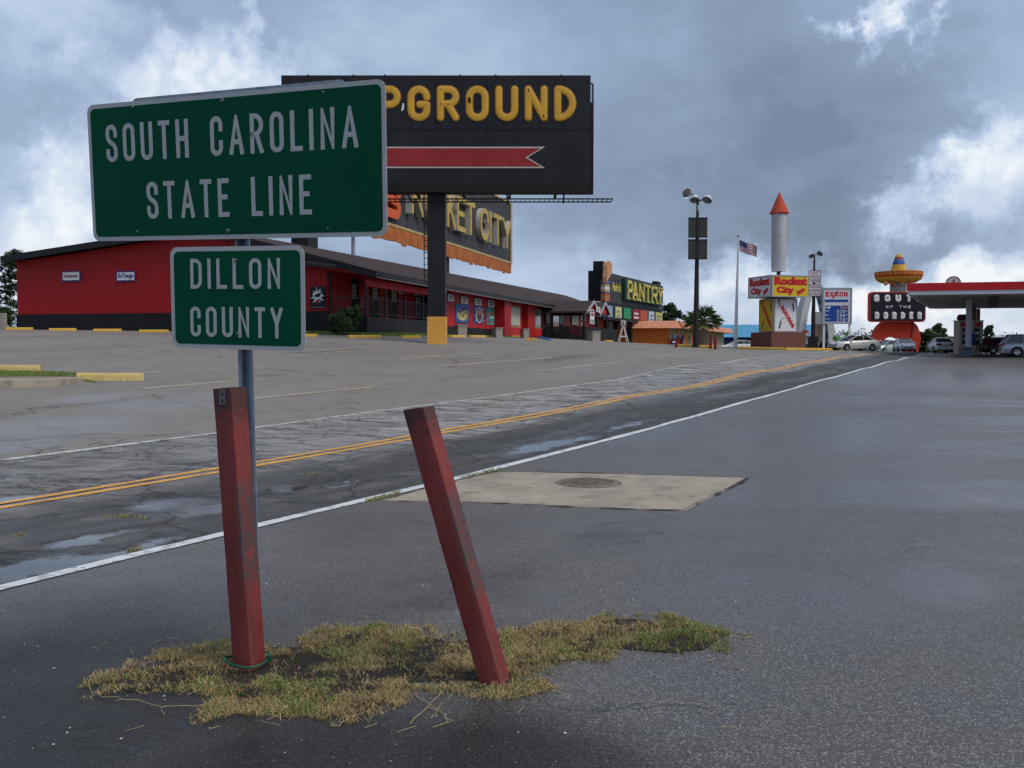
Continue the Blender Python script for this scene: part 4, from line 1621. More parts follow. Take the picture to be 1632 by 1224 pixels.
def poster(name, label, cat, px0, px1, py0, py1, y=WY, axis='y', m=None, frame=None, grp=None, proud=.05):
    if axis == 'y':
        a, b = loc3(px0, (py0 + py1) / 2, 'y', y), loc3(px1, (py0 + py1) / 2, 'y', y)
        mid = loc3((px0 + px1) / 2, (py0 + py1) / 2, 'y', y)
        zt, zb_ = loc3((px0 + px1) / 2, py0, 'y', y).z, loc3((px0 + px1) / 2, py1, 'y', y).z
        w_ = b.x - a.x
        c = Vector(((a.x + b.x) / 2, y - proud, (zt + zb_) / 2))
        rz = UA
    else:
        a, b = loc3(px0, (py0 + py1) / 2, 'x', y), loc3(px1, (py0 + py1) / 2, 'x', y)
        zt, zb_ = loc3((px0 + px1) / 2, py0, 'x', y).z, loc3((px0 + px1) / 2, py1, 'x', y).z
        w_ = a.y - b.y
        c = Vector((y - proud, (a.y + b.y) / 2, (zt + zb_) / 2))
        rz = UA - PI / 2
    h_ = zt - zb_
    root = thing(name, label, cat, K0 + Uv * c.x + Wv * c.y + Vector((0, 0, c.z)), rz, grp)
    MB().box(-w_ / 2, w_ / 2, 0, proud, -h_ / 2, h_ / 2).build('board', m or M_WHITE, root)
    if frame:
        f_ = .06 * max(w_, h_)
        MB().box(-w_ / 2 - f_, w_ / 2 + f_, proud * .3, proud, -h_ / 2 - f_, h_ / 2 + f_).build('backing', frame, root)
    return root, w_, h_


def ell(cx, cz, rx, rz_, n=20):
    return [(cx + rx * math.cos(2 * PI * k / n), cz + rz_ * math.sin(2 * PI * k / n)) for k in range(n)]


r_, w_, h_ = poster('wall_sign', 'small white sign with red lettering on the red gable wall, nearer its left end', 'sign', 101, 127, 434, 446.5, -.05, 'x', frame=M_DKBLU)
typeset('lettering', 'Anejobanjer', M_DKRED, r_, -w_ * .45, w_ * .45, -h_ * .32, h_ * .28, -.012, .02)
r_, w_, h_ = poster('wall_sign', 'small white sign with dark blue lettering on the red gable wall', 'sign', 187.5, 214.5, 434, 446.5, -.05, 'x', frame=M_DKBLU)
typeset('lettering', 'SuTanga', M_DKBLU, r_, -w_ * .45, w_ * .45, -h_ * .38, h_ * .38, -.012, .03)
r_, w_, h_ = poster('poster', 'black square poster with white splash design beside the porch', 'poster', 495, 519, 457, 491, -.05, 'x', m=mat('poster_black', (.012, .012, .016), .5, .1, 3))
sp_ = []
for k in range(22):
    q = 2 * PI * k / 22
    rr = (.44 if k % 2 == 0 else .27) * (1 + .18 * math.sin(k * 2.3))
    sp_.append((rr * w_ * math.cos(q), h_ * .06 + rr * h_ * .86 * math.sin(q)))
MB().prism(sp_, -.012, -.004).build('white_splash', M_WHITE, r_)
MB().prism([(-.30 * w_, .05 * h_), (.1 * w_, .0), (.3 * w_, .24 * h_), (-.05 * w_, .16 * h_)], -.018, -.013).build('dark_slash', MATS['poster_black'], r_)
MB().prism([(-.16 * w_, -.26 * h_), (.12 * w_, -.22 * h_), (.2 * w_, -.06 * h_), (-.08 * w_, -.12 * h_)], -.018, -.013).build('red_slash', mat('poster_red', (.42, .02, .03), .5, .1, 3), r_)
mb = MB()
letters(mb, 'FIREWORKS', -w_ * .42, w_ * .42, -h_ * .49, -h_ * .43, .2, y=-.01, dz=.002)
mb.build('lettering', mat('grey_print', (.35, .36, .38), .5, .1, 3), r_)

M_PBLUE = mat('poster_blue', (.035, .10, .28), .5, .12, 2)
M_PBLUE2 = mat('poster_royal_blue', (.03, .045, .30), .5, .12, 2)
M_PTEAL = mat('poster_teal', (.10, .28, .26), .5, .15, 2)
M_PYEL = mat('poster_yellow', (.68, .58, .22), .5, .12, 2)
M_PORG = mat('poster_orange', (.60, .18, .06), .5, .15, 2)
M_PBRN = mat('poster_brown', (.10, .05, .045), .5, .3, 5)
PW = dict(y=WY)
r_, w_, h_ = poster('poster', 'blue poster with yellow starburst and the letters TNT', 'poster', 725.5, 746, 485, 515, m=M_PBLUE)
star = []
for k in range(28):
    q = 2 * PI * k / 28
    rr = (.47 if k % 2 == 0 else .33) * (1 + .1 * math.sin(k * 3.7))
    star.append((rr * w_ * math.cos(q), -h_ * .08 + rr * h_ * .72 * math.sin(q)))
MB().prism(star, -.012, -.002).build('starburst', M_PYEL, r_)
mb = MB()
letters(mb, 'TNT', -w_ * .28, w_ * .28, -h_ * .22, h_ * .10, .26, y=-.02, dz=.003, gap=.16)
mb.build('lettering', M_PBRN, r_)
MB().prism([(-w_ * .3, h_ * .12), (w_ * .12, h_ * .28), (w_ * .22, h_ * .40), (w_ * .16, h_ * .18), (-w_ * .26, h_ * .04)], -.03, -.015).build('dark_banner', M_PBRN, r_)
r_, w_, h_ = poster('poster', 'royal blue poster with a white rimmed upright oval', 'poster', 755, 770.5, 489.5, 515, m=M_PBLUE2)
MB().prism(ell(0, 0, w_ * .34, h_ * .49), -.012, -.002).build('oval_rim', M_WHITE, r_)
MB().prism(ell(0, 0, w_ * .26, h_ * .43), -.018, -.013).build('oval_field', M_PBRN, r_)
MB().prism(ell(0, h_ * .18, w_ * .17, h_ * .16), -.024, -.019).build('orange_glow', M_PORG, r_)
mb = MB()
for sx_, sz_ in ((-.42, .36), (.40, .38), (-.44, -.05), (.42, .02), (-.40, -.36), (.40, -.34)):
    mb.prism([(w_ * sx_ + (.05 if k % 2 == 0 else .02) * w_ * math.cos(k * PI / 5), h_ * sz_ + (.05 if k % 2 == 0 else .02) * w_ * math.sin(k * PI / 5)) for k in range(10)], -.008, -.002)
tag(mb.build('stars', M_WHITE, r_), kind='stuff')
r_, w_, h_ = poster('poster', 'teal poster with a pink arch and rounded corners', 'poster', 775, 790, 491.5, 518, m=M_PTEAL)
arc = [(w_ * .38 * math.cos(q), h_ * .02 + h_ * .3 * math.sin(q)) for q in np.linspace(0, PI, 12)] + [(w_ * .24 * math.cos(q), h_ * .02 + h_ * .18 * math.sin(q)) for q in np.linspace(PI, 0, 12)]
MB().prism(arc, -.012, -.002).build('arch', mat('poster_pink', (.42, .16, .14), .5, .2, 3), r_)
MB().box(-w_ * .2, w_ * .2, -.012, -.002, -h_ * .1, h_ * .02).build('pale_patch', M_WHITE, r_)
for s in (-1, 1):
    MB().prism(ell(s * w_ * .33, -h_ * .33, w_ * .1, h_ * .08), -.012, -.002).build('red_flower', MATS['poster_red'], r_)


def textbars(root, w_, h_, rows, y=-.012):
    mb = MB()
    for z0, z1_, m0, mi in rows:
        x = -m0
        while x < m0:
            e = min(x + random.uniform(.06, .16), m0)
            mb.box(x * w_, (e - .02) * w_, y - .006, y, z0 * h_, z1_ * h_)
            x = e
    return mb


for i, (pa, pb_, pc, pd, lab, mm) in enumerate((
        (713, 722.5, 469, 480, 'small white sign with blue grey print, leftmost above the posters', mat('print_blue_grey', (.22, .30, .36), .6, .1, 3)),
        (734, 745, 473, 484, 'small white sign with pink and yellow print above the starburst poster', mat('print_pink', (.46, .26, .22), .6, .1, 3)),
        (756, 766.5, 476, 487, 'small white sign with grey and red print above the oval poster', mat('print_greyred', (.34, .2, .2), .6, .1, 3)),
        (777, 787, 479, 489.5, 'small white sign with two dark purple lines above the teal poster', mat('print_purple', (.11, .03, .11), .6, .1, 3)))):
    r_, w_, h_ = poster('wall_sign', lab, 'sign', pa, pb_, pc, pd, grp='row of small white signs under the eave', frame=M_FASC)
    textbars(r_, w_, h_, [(.06, .30, .34, 0), (-.32, -.08, .30, 0)]).build('print', mm, r_)
r_, w_, h_ = poster('wall_sign', 'white framed sign with a red panel on the porch wall', 'sign', 660, 671, 459, 472, y=RY, frame=M_FASC)
MB().prism([(-w_ * .35, -h_ * .3), (w_ * .2, -h_ * .35), (w_ * .4, h_ * .3), (-w_ * .35, h_ * .3)], -.012, -.003).build('red_panel', MATS['poster_red'], r_)
r_, w_, h_ = poster('wall_sign', 'tall white and blue banner below the red panelled sign on the porch', 'banner', 663, 670.5, 474, 504, y=RY, m=M_WHITE)
for k in range(5):
    MB().box(-w_ * .4 + k * w_ * .18, -w_ * .32 + k * w_ * .18, -.012, -.003, -h_ * .45, h_ * .2).build('blue_stripe', M_DKBLU, r_)
r_, w_, h_ = poster('wall_sign', 'small pale plate by the right hand porch door', 'sign', 635, 641, 462, 469, y=RY)
textbars(r_, w_, h_, [(-.1, .2, .36, 0)]).build('print', mat('print_grey', (.3, .3, .3), .6, .1, 3), r_)
r_, w_, h_ = poster('wall_sign', 'white sign on the red wall behind the entry posts', 'sign', 926, 933, 502, 511, frame=M_FASC)
textbars(r_, w_, h_, [(.05, .25, .36, 0), (-.3, -.1, .36, 0)]).build('print', MATS['print_blue_grey'], r_)
r_, w_, h_ = poster('wall_sign', 'orange square sign under the white one behind the entry posts', 'sign', 926, 930, 513, 519, m=M_PYEL)
r_, w_, h_ = poster('notice_board', 'tall white notice with black and red print on the entry post', 'sign', 940, 946.5, 494, 516, y=EY - .2)
textbars(r_, w_, h_, [(.34, .44, .36, 0), (-.28, -.2, .36, 0), (-.42, -.34, .36, 0)]).build('print', mat('print_black', (.03, .03, .03), .6, .1, 3), r_)
textbars(r_, w_, h_, [(.06, .26, .36, 0)], -.012).build('red_print', MATS['poster_red'], r_)
r_, w_, h_ = poster('notice_board', 'small white notice under the second entry gable', 'sign', 950, 956, 489, 497.5, y=EY - .3)
textbars(r_, w_, h_, [(.08, .3, .36, 0), (-.3, -.1, .36, 0)]).build('print', MATS['print_greyred'], r_)

# ---- wheel stops
M_BLUEP = mat('blue_kerb_paint', (.05, .20, .50), .6, .2, 4)


def stop(px0, px1, py, m, label, hgt=.15, z=None, Ymax=None):
    a, b = hit(px0, py), hit(px1, py)
    if Ymax and a.y > Ymax:
        a, b = on_ground(px0, Ymax), on_ground(px1, Ymax)
    c = (a + b) / 2
    u = b - a
    L = Vector((u.x, u.y, 0)).length
    o = MB()
    h_ = hgt
    P = [(-.12, 0), (.12, 0), (.10, h_ * .7), (.06, h_), (-.06, h_), (-.10, h_ * .7)]
    vs = [(-L / 2, y, z_) for y, z_ in P] + [(L / 2, y, z_) for y, z_ in P]
    vs = [(x * (1 - .02 * (z_ > h_ * .8)), y, z_) for x, y, z_ in vs]
    o.add(vs, [tuple(range(6))[::-1], tuple(range(6, 12))] + [(k, (k + 1) % 6, 6 + (k + 1) % 6, 6 + k) for k in range(6)])
    ob = o.build('wheel_stop', m, None, loc=(c.x, c.y, c.z - .02), rot=(0, -math.atan2(u.z, L), math.atan2(u.y, u.x)))
    tag(ob, label, 'wheel stop', 'wheel stops in front of the store')
    return ob


WORD = ('first', 'second', 'third', 'fourth', 'fifth', 'sixth')
for i, (a, b, y_) in enumerate(((10, 53, 525.5), (78, 122, 527), (149, 194, 528), (222, 269, 529.5))):
    stop(a, b, y_, M_YELC, 'yellow wheel stop under the red gable wall, %s from the left' % WORD[i], .16)
stop(484, 505, 536.5, M_YELC, 'yellow wheel stop just right of the county sign, left of the shrub')
stop(555, 606, 538, M_YELC, 'long yellow wheel stop before the charcoal porch skirt')
stop(640, 669, 538.5, M_YELC, 'yellow wheel stop beside the billboard column, in front of the porch')
for i, (a, b) in enumerate(((717, 740), (750, 773), (817, 832), (839, 855))):
    stop(a, b, 537.5, M_YELC, 'yellow wheel stop below the wall posters, %s right of the billboard column' % WORD[i])
stop(861, 877, 539, M_BLUEP, 'blue painted wheel stop by the black entry fence')
stop(965, 976, 544.5, M_YELC, 'yellow wheel stop near the white trestle sign')
# two weathered ones on the kerb island at the left, nearer
M_YELW = mat('faded_yellow_timber', (.50, .38, .14), .7, .25, 4, dirt=(.24, .19, .10), dirtamt=.6)
o = stop(121, 228, 606, M_YELW, 'faded yellow wheel stop lying by the kerbed grass island, right one', .20)
o = stop(-30, 65, 594, M_YELW, 'faded yellow wheel stop lying on the grass of the kerbed island', .22)
# kerb island
ip = [hit(*q) for q in ((-60, 618), (20, 619), (70, 617), (110, 613), (133, 607), (125, 602), (90, 600), (-60, 598))]
mb = MB()
mb.hprism([(q.x, q.y) for q in ip], min(q.z for q in ip) - .2, sum(q.z for q in ip) / len(ip) + .085)
isl = tag(mb.build('kerb_island', M_CONC), kind='structure')
ix = np.array([(q.x, q.y) for q in [hit(*e) for e in ((-60, 606), (60, 606), (112, 604), (160, 612), (140, 607), (120, 600), (60, 597), (-60, 594))]])
N = 16000
x, y = rng.uniform(ix[:, 0].min(), ix[:, 0].max(), N), rng.uniform(ix[:, 1].min(), ix[:, 1].max(), N)
k = in_poly(x, y, ix)
x, y = x[k], y[k]
zi = zg(x, y) + np.where(in_poly(x, y, np.array([(q.x, q.y) for q in ip])), .1, 0)
blades(x, y, zi, rng.uniform(.03, .08, len(x)), rng.uniform(.2, .9, len(x)), rng.uniform(.003, .006, len(x)), rng.choice([0, 0, 0, 1], len(x)), 'island_grass', GRM)
tag(bpy.data.objects['island_grass'], 'green grass on the kerbed island at the left edge', 'grass', kind='stuff')
# grass verge along the store
x = rng.uniform(-1, 26, 9000)
y = rng.uniform(-1.6, -.1, 9000)
wx, wy = K0.x + Uv.x * x + Wv.x * y, K0.y + Uv.y * x + Wv.y * y
x2 = rng.uniform(-1.4, -.1, 7000)
y2 = rng.uniform(-.5, YA + 3, 7000)
wx = np.r_[wx, K0.x + Uv.x * x2 + Wv.x * y2]
wy = np.r_[wy, K0.y + Uv.y * x2 + Wv.y * y2]
blades(wx, wy, zg(wx, wy), rng.uniform(.06, .16, len(wx)), rng.uniform(.1, .7, len(wx)), rng.uniform(.015, .03, len(wx)), rng.choice([0, 0, 1], len(wx)), 'verge_grass', GRM)
tag(bpy.data.objects['verge_grass'], 'strip of green grass along the foot of the porch', 'grass', kind='stuff')

# concrete waste bins / planters
def planter(px0, px1, py0, py1, label, Y=None):
    g = hit((px0 + px1) / 2, py1)
    if Y:
        g = on_ground((px0 + px1) / 2, Y)
    sc = g.y / F
    w_ = (px1 - px0) * sc * .80
    h_ = (py1 - py0) * sc
    root = thing('concrete_planter', label, 'planter', g, R(28), 'square concrete planters along the store front')
    MB().bbox(-w_ / 2, w_ / 2, -w_ / 2, w_ / 2, -.1, h_ * .9, .03).build('box', M_STONE, root)
    mb = MB()
    for s in (-1, 1):
        mb.box(-w_ / 2 - .02, w_ / 2 + .02, s * w_ / 2 - .05, s * w_ / 2 + .02 + (.03 if s < 0 else 0), h_ * .9, h_)
        mb.box(s * w_ / 2 - .05, s * w_ / 2 + .03, -w_ / 2 + .06, w_ / 2 - .06, h_ * .9, h_ - .005)
    mb.build('rim', M_STONE, root)


for a_, b_, c_, d_, yl_, lab in ((724, 744, 515, 534, -2.2, 'square pebbled concrete planter under the starburst poster'), (785, 801, 520, 536, -2.4, 'square pebbled concrete planter under the teal poster'),
                                 (830, 843, 522, 537, -2.0, 'square pebbled concrete planter between the two tan windows'), (937, 956, 528, 544, EY - 2.0, 'square pebbled concrete planter in front of the black entry fence')):
    q_ = loc3((a_ + b_) / 2, d_, 'y', yl_)
    planter(a_, b_, c_, d_, lab, (K0 + Uv * q_.x + Wv * q_.y).y)

# ================================================================ BILLBOARDS AND SIGNS
M_BBLK = mat('billboard_black', (.016, .017, .020), .55, .35, .8, streak=.3)
M_BGREY = mat('billboard_charcoal', (.050, .050, .052), .6, .25, .6, streak=.2)
M_GOLD = mat('gold_letter', (.62, .34, .04), .5, .15, 1.2)
M_GOLDE = mat('gold_letter_edge', (.30, .13, .02), .55, .2, 1.5)
M_ARROW = mat('arrow_red', (.30, .026, .030), .55, .2, .9, streak=.2)
M_CREAM = mat('cream_letter_edge', (.48, .46, .40), .5, .1, 2)
M_ORNG = mat('orange_fringe', (.42, .13, .035), .7, .3, 1.0, streak=.3)

# ---- campground billboard on its column
g = on_ground(697, 44)
YB = 43.4
BB = thing('campground_billboard', 'black billboard lettered CAMPGROUND with a red arrow on a black and yellow column', 'billboard', g)


def bw(px, py, Y=YB):
    q = at(px, py, Y)
    return q.x - g.x, q.z - g.z


x0, zt = bw(448, 120)
x1, zb = bw(941, 293)
yf = YB - 44
cw = .42
ytop = bw(697, 505, 44)[1]
mb = MB().box(-cw, cw, -cw, cw, ytop, zb + .3)
mb.build('column', M_BBLK, BB)
MB().box(-cw - .02, cw + .02, -cw - .02, cw + .02, -.5, ytop).build('yellow_base', mat('column_yellow', (.70, .35, .065), .6, .12, 1.0, dirt=(.4, .2, .05), dirtamt=.35), BB)
# facing made of upright sheets
nps = 12
for i in range(nps):
    a, b = x0 + (x1 - x0) * i / nps, x0 + (x1 - x0) * (i + 1) / nps
    j = random.uniform(-.006, .006)
    MB().box(a + .006, b - .006, yf + j, yf + .06, zb, zt).build('facing_sheet', M_BBLK, BB)
MB().box(x0, x1, yf + .06, yf + .20, zb - .08, zt - .02).build('frame', M_BLKW, BB)
hz = bw(700, 206)[1]
MB().box(x0 - .01, x1 + .01, yf - .012, yf - .007, hz - .03, hz + .01).build('seam_strip', M_BLKW, BB)
xs0, xs1 = bw(450, 150)[0], bw(919, 150)[0]
l0, l1 = bw(700, 194)[1], bw(700, 136)[1]


for c, lx, wd in text_layout('CAMPGROUND', xs0, xs1, l0, l1, .22, .13):
    o_ = tube_letter(MB(), c, lx, l0, l1 - l0, wd, .225, yf - .02, .028).build('letter', M_GOLDE, BB, smooth=True)
    tube_letter(MB(), c, lx, l0, l1 - l0, wd, .225, yf - .04, .016, .76).build('letter_face', M_GOLD, o_, smooth=True)
# arrow
ax0, ax1 = bw(470, 250)[0], bw(869, 250)[0]
az0, az1 = bw(700, 268)[1], bw(700, 234)[1]
nx = bw(841, 251)[0]
zm = (az0 + az1) / 2
MB().prism([(ax0, zm), (ax0 + 1.2, az0 - .5), (ax0 + 1.2, az0), (ax1, az0), (nx, zm), (ax1, az1), (ax0 + 1.2, az1), (ax0 + 1.2, az1 + .5)], yf - .03, yf - .012).build('arrow_outline', M_CREAM, BB)
e = .07
MB().prism([(ax0 + .15, zm), (ax0 + 1.13, az0 - .35), (ax0 + 1.13, az0 + e), (ax1 - .2, az0 + e), (nx - .12, zm), (ax1 - .2, az1 - e), (ax0 + 1.13, az1 - e), (ax0 + 1.13, az1 + .35)], yf - .038, yf - .031).build('arrow_field', M_ARROW, BB)
# rear face, catwalk and brackets
rx1 = at(973, 313, 47.3).x - g.x
mb = MB().box(x0 + 1.2, rx1 - .9, 3.0, 3.15, zb + .1, zt - .3)
mb.build('rear_board', M_BBLK, BB)
for k in range(6):
    xx = x0 + 1.5 + k * (x1 - x0 - 3) / 5
    mb = MB()
    mb.box(xx - .06, xx + .06, yf + .2, 3.0, zb - .12, zb + .02)
    mb.build('outrigger', M_BLKW, BB)
MB().box(x0, x1 - .05, yf - .25, yf + .22, zb - .42, zb - .02).build('lower_beam', M_BLKW, BB)
mb = MB()
cz0 = zb - .28
mb.box(x0 + .5, rx1, 2.2, 2.26, cz0, cz0 + .06)
mb.box(x0 + .5, rx1, 3.16, 3.22, cz0, cz0 + .06)
for k in range(64):
    xx = x0 + .5 + (rx1 - x0 - .5) * k / 63
    mb.box(xx - .015, xx + .015, 2.26, 3.16, cz0 + .01, cz0 + .05)
tag(mb.build('catwalk', M_BLKW, BB), kind='stuff')
for xx in (bw(805, 300)[0], bw(900, 300)[0], bw(640, 300)[0]):
    mb = MB().tube([(xx, yf + .3, zb - .1), (xx + .15, 3.2, cz0 - .02)], .05, 6)
    mb.build('catwalk_brace', M_BLKW, BB)
mb = MB()
ex = x1 + .12
for zz in np.linspace(zb + .3, zt - .15, 4):
    mb.box(x1 - .02, ex, .3, .36, zz, zz + .06)
mb.box(ex, ex + .05, .3, .36, zb - .2, zt - .1)
mb.box(ex + .12, ex + .16, 1.0, 1.05, zb + .1, zt + .05)
mb.build('side_ladder_frame', M_BLKW, BB)
for px_ in (490, 563, 613, 733, 790, 895):
    xx = bw(px_, 120)[0]
    MB().box(xx - .04, xx + .04, yf + .08, yf + .16, zt - .02, zt + .06).build('hanger', M_BLKW, BB)
# thin ladder down beside the column
mb = MB()
xl, xr = bw(676, 400, 44.4)[0], bw(682, 400, 44.4)[0]
zl0 = bw(680, 450, 44.4)[1]
mb.box(xl - .02, xl + .02, .38, .42, zl0, zb)
mb.box(xr - .02, xr + .02, .38, .42, zl0, zb)
for k in range(16):
    zz = zl0 + (zb - zl0) * k / 16
    mb.box(xl + .02, xr - .02, .385, .415, zz, zz + .03)
mb.build('ladder', M_BLKW, BB)
# tear in the facing by the letter P
q = bw(640, 170)
MB().prism([(q[0] - .02, q[1] - .2), (q[0] + .1, q[1] - .15), (q[0] + .12, q[1] + .14), (q[0] + .05, q[1] + .16)], yf - .016, yf - .008).build('torn_patch', M_WHITE, BB)

# ---- rooftop board ROCKET CITY, standing along the store ridge
YR = 10.2
RC = thing('rooftop_billboard', 'charcoal rooftop board reading ROCKET CITY with gold letters and orange fringe', 'billboard', K0 + Wv * YR, UA)


def rl(px, py):
    return lwall(px, py, YR - .3)


rx1_, rt = rl(814, 325)
_, rb = rl(811, 418)
rx0_ = rl(470, 380)[0]
npan = 8
for i in range(npan):
    a, b = rx0_ + (rx1_ - rx0_) * i / npan, rx0_ + (rx1_ - rx0_) * (i + 1) / npan
    MB().box(a + .02, b - .02, -.3, .0, rb, rt).build('facing_panel', M_BGREY, RC)
mb = MB()
for (a0_, a1_, c0, c1) in ((rx0_, rx1_, rb - .12, rb + .10), (rx0_, rx1_, rt - .10, rt + .12)):
    mb.box(a0_, a1_, -.40, -.3, c0, c1)
mb.box(rx1_ - .3, rx1_ + .3, -.42, .02, rb - .15, rt + .15)
mb.build('gold_trim', mat('bulb_trim', (.45, .33, .14), .5, .3, 2), RC)
fz = rl(811, 436)[1]
nfr = 60
for i in range(nfr):
    a, b = rx0_ + (rx1_ - rx0_) * i / nfr, rx0_ + (rx1_ - rx0_) * (i + 1) / nfr
    MB().box(a + .01, b - .01, -.36 - .012 * (i % 2), -.26, fz + random.uniform(-.06, .06) - (.14 if i % 7 == 0 else 0), rb - .13).build('fringe_board', M_ORNG, RC)
LZ0, LZ1 = (rl(728, 374)[1] + rl(803, 393.5)[1]) / 2, rl(766, 333)[1]


def rletters(s, pxs):
    for c, (a, b) in zip(s, pxs):
        xa, xb = rl(a, 350)[0], rl(b, 350)[0]
        wd = (xb - xa) / (LZ1 - LZ0)
        mb_, mf = MB(), MB()
        t = .145
        for si, P in glyph(c, wd, t):
            Q = [(xa + p[0] * (LZ1 - LZ0), LZ0 + p[1] * (LZ1 - LZ0)) for p in P]
            mb_.prism(Q, -.8 - si * .01, -.31)
        o = mb_.build('letter', M_CREAM, RC)
        for si, P in glyph(c, wd, t):
            Q = [(xa + .06 + p[0] * (LZ1 - LZ0) * .985, LZ0 + p[1] * (LZ1 - LZ0)) for p in P]
            mf.prism(Q, -.88 - si * .012, -.83)
        mf.build('letter_face', mat('pale_gold_face', (.50, .35, .08), .5, .15, 1.5), o)


rletters('ROCKETCITY', [(646, 666), (670, 687), (690, 702), (704, 717), (720, 734), (735, 749), (758, 771), (773.5, 777.5), (780, 792), (794, 808)])
xa, xb = rl(604, 330)[0], rl(632, 330)[0]
sz0, sz1 = rl(620, 348)[1], rl(620, 288)[1]
mb = MB()
for si, P in glyph('S', (xb - xa) / (sz1 - sz0), .24):
    mb.prism([(xa + p[0] * (sz1 - sz0), sz0 + p[1] * (sz1 - sz0)) for p in P], -.7 - si * .01, -.31)
mb.build('orange_letter', mat('orange_letter', (.60, .10, .02), .5, .15, 2), RC)
for px_ in (507, 718):
    xx = rl(px_, 400)[0]
    MB().box(xx - .75, xx + .75, .1, 1.4, -1, rb + 1.5).build('support_column', M_BBLK, RC)
for px_ in (576,):
    xx = rl(px_, 400)[0]
    MB().tube([(xx, .4, -1), (xx, .4, rb + 1)], .16, 10).build('support_pole', M_STEEL, RC)

# ---- PANTRY board behind the entry
PA, PB = on_ground(961, 113), on_ground(1056, 141)
pu = Vector((PB.x - PA.x, PB.y - PA.y, 0))
PL = pu.length
PAN = thing('pantry_billboard', 'charcoal board with yellow lettering PANTRY on dark green blocks behind the store', 'billboard', PA, math.atan2(pu.y, pu.x))
pz0 = PA.z
ztl, zbl = at(961, 431, 113).z - pz0, at(961, 479, 113).z - pz0
ztr, zbr = at(1056, 457, 141).z - pz0, at(1056, 497, 141).z - pz0
ZT, ZB_ = (ztl + ztr) / 2, (zbl + zbr) / 2
MB().box(.6, PL, 0, .5, ZB_, ZT).build('facing_panel', M_BGREY, PAN)
MB().box(-.1, .6, .05, 1.9, ZB_ + .1, ZT + .1).build('side_box', M_BBLK, PAN)
MB().box(-.0, .6, .1, 1.3, ZT + .1, ZT + 1.25).build('side_box_top', M_BBLK, PAN)
MB().box(PL - 3.2, PL - 1.0, .1, .9, ZT, ZT + .55).build('roof_box', M_BBLK, PAN)


def pf(px):
    """position along the board of a pixel column"""
    d = ray(px, HZ)
    k = d[0] / d[1]
    u = pu.normalized()
    return (k * PA.y - PA.x) / (u.x - k * u.y)


M_PANY = mat('pantry_yellow', (.60, .50, .12), .5, .15, 1)
M_PANG = mat('pantry_green', (.008, .045, .035), .5, .2, 1)
hgt_ = ZT - ZB_
for c, (a, b) in zip('PANTRY', ((993, 1000.5), (1001.5, 1009), (1011.5, 1019.5), (1022, 1029), (1032, 1040.5), (1041.5, 1049.5))):
    xa, xb = pf(a), pf(b)
    z0_, z1__ = ZB_ + hgt_ * .20, ZB_ + hgt_ * .86
    o = MB().box(xa - .8, xb + .05, -.50, 0, z0_ - .1, z1__ + .15).build('letter_block', M_PANG, PAN)
    mb = MB()
    for si, P in glyph(c, (xb - xa) / (z1__ - z0_), .155, serif=.085):
        mb.prism([(xa + p[0] * (z1__ - z0_), z0_ + p[1] * (z1__ - z0_)) for p in P], -.66 - si * .012, -.50)
    mb.build('letter', M_PANY, o)
typeset('script_lettering', "Pedro's", M_PANY, PAN, pf(975), pf(989), ZB_ + hgt_ * .42, ZB_ + hgt_ * .72, -.03, .03, shear=.3)
# tall striped plume shape at the left end of the board
fx = [(-.55, 4.1), (-.1, 4.9), (.5, 5.6), (1.2, 6.6), (1.55, 7.6), (1.5, 8.6), (1.15, 9.4), (.75, 9.8), (.45, 9.55), (-.1, 9.3), (-.3, 8.4), (-.42, 7.2), (-.6, 5.6)]
sc_ = (at(966, 417, 113).z - at(966, 453, 113).z) / (9.8 - 4.1)
zz0 = at(966, 453, 113).z - pz0
ox = pf(955)
MB().prism([(ox + x * sc_ * 2.3, zz0 + (z - 4.1) * sc_) for x, z in fx], -1.1, -.6).build('plume_figure', mat('plume_orange', (.52, .27, .13), .6, .5, 2.5), PAN)
bands = [((.45, .12, .05), .0, .16), ((.30, .22, .08), .16, .22), ((.45, .1, .04), .22, .36), ((.05, .06, .22), .36, .44), ((.45, .32, .12), .44, .56), ((.60, .60, .58), .56, .70), ((.45, .32, .12), .70, .82), ((.06, .08, .26), .82, .92), ((.12, .2, .4), .92, 1.0)]
zc0, zc1 = ZB_ + .1, zz0 + .4
for i, (c, a, b) in enumerate(bands):
    MB().box(pf(957), pf(964.5), -.55, -.02, zc0 + (zc1 - zc0) * a, zc0 + (zc1 - zc0) * b).build('stripe_band', mat('band_%d' % i, c, .6, .15, 2), PAN)
cols = [(966, 976, (.24, .34, .48)), (981, 990.5, (.55, .52, .22)), (994, 1005.5, (.03, .26, .10)), (1008.5, 1019, (.28, .02, .04)), (1020.5, 1032, (.50, .09, .04)), (1034, 1042.5, (.55, .60, .66)), (1045, 1055.5, (.56, .50, .12))]
zp0, zp1 = ZB_ - 1.75, ZB_ - .35
MB().box(.6, PL, .1, .4, zp0 - .35, ZB_ - .01).build('lower_frame', M_BBLK, PAN)
for i, (a, b, c) in enumerate(cols):
    o = MB().box(pf(a), pf(b), .0, .09, zp0, zp1).build('colour_panel', mat('panel_%d' % i, c, .6, .15, 1.5), PAN)
    if i in (1, 3, 5, 6):
        mb = MB()
        for k in range(2):
            zz = zp1 - .45 - k * .55
            xx = pf(a) + .5
            while xx < pf(b) - .8:
                e_ = xx + random.uniform(.35, .8)
                mb.box(xx, min(e_ - .15, pf(b) - .4), -.04, -.01, zz - .28, zz)
                xx = e_
        tag(mb.build('print', M_WHITE if i == 3 else MATS['print_blue_grey'], o), kind='stuff')
for k in (.15, .5, .85):
    MB().box(PL * k - .3, PL * k + .3, .6, 1.2, -1, ZB_ + 1).build('support_post', M_BBLK, PAN)

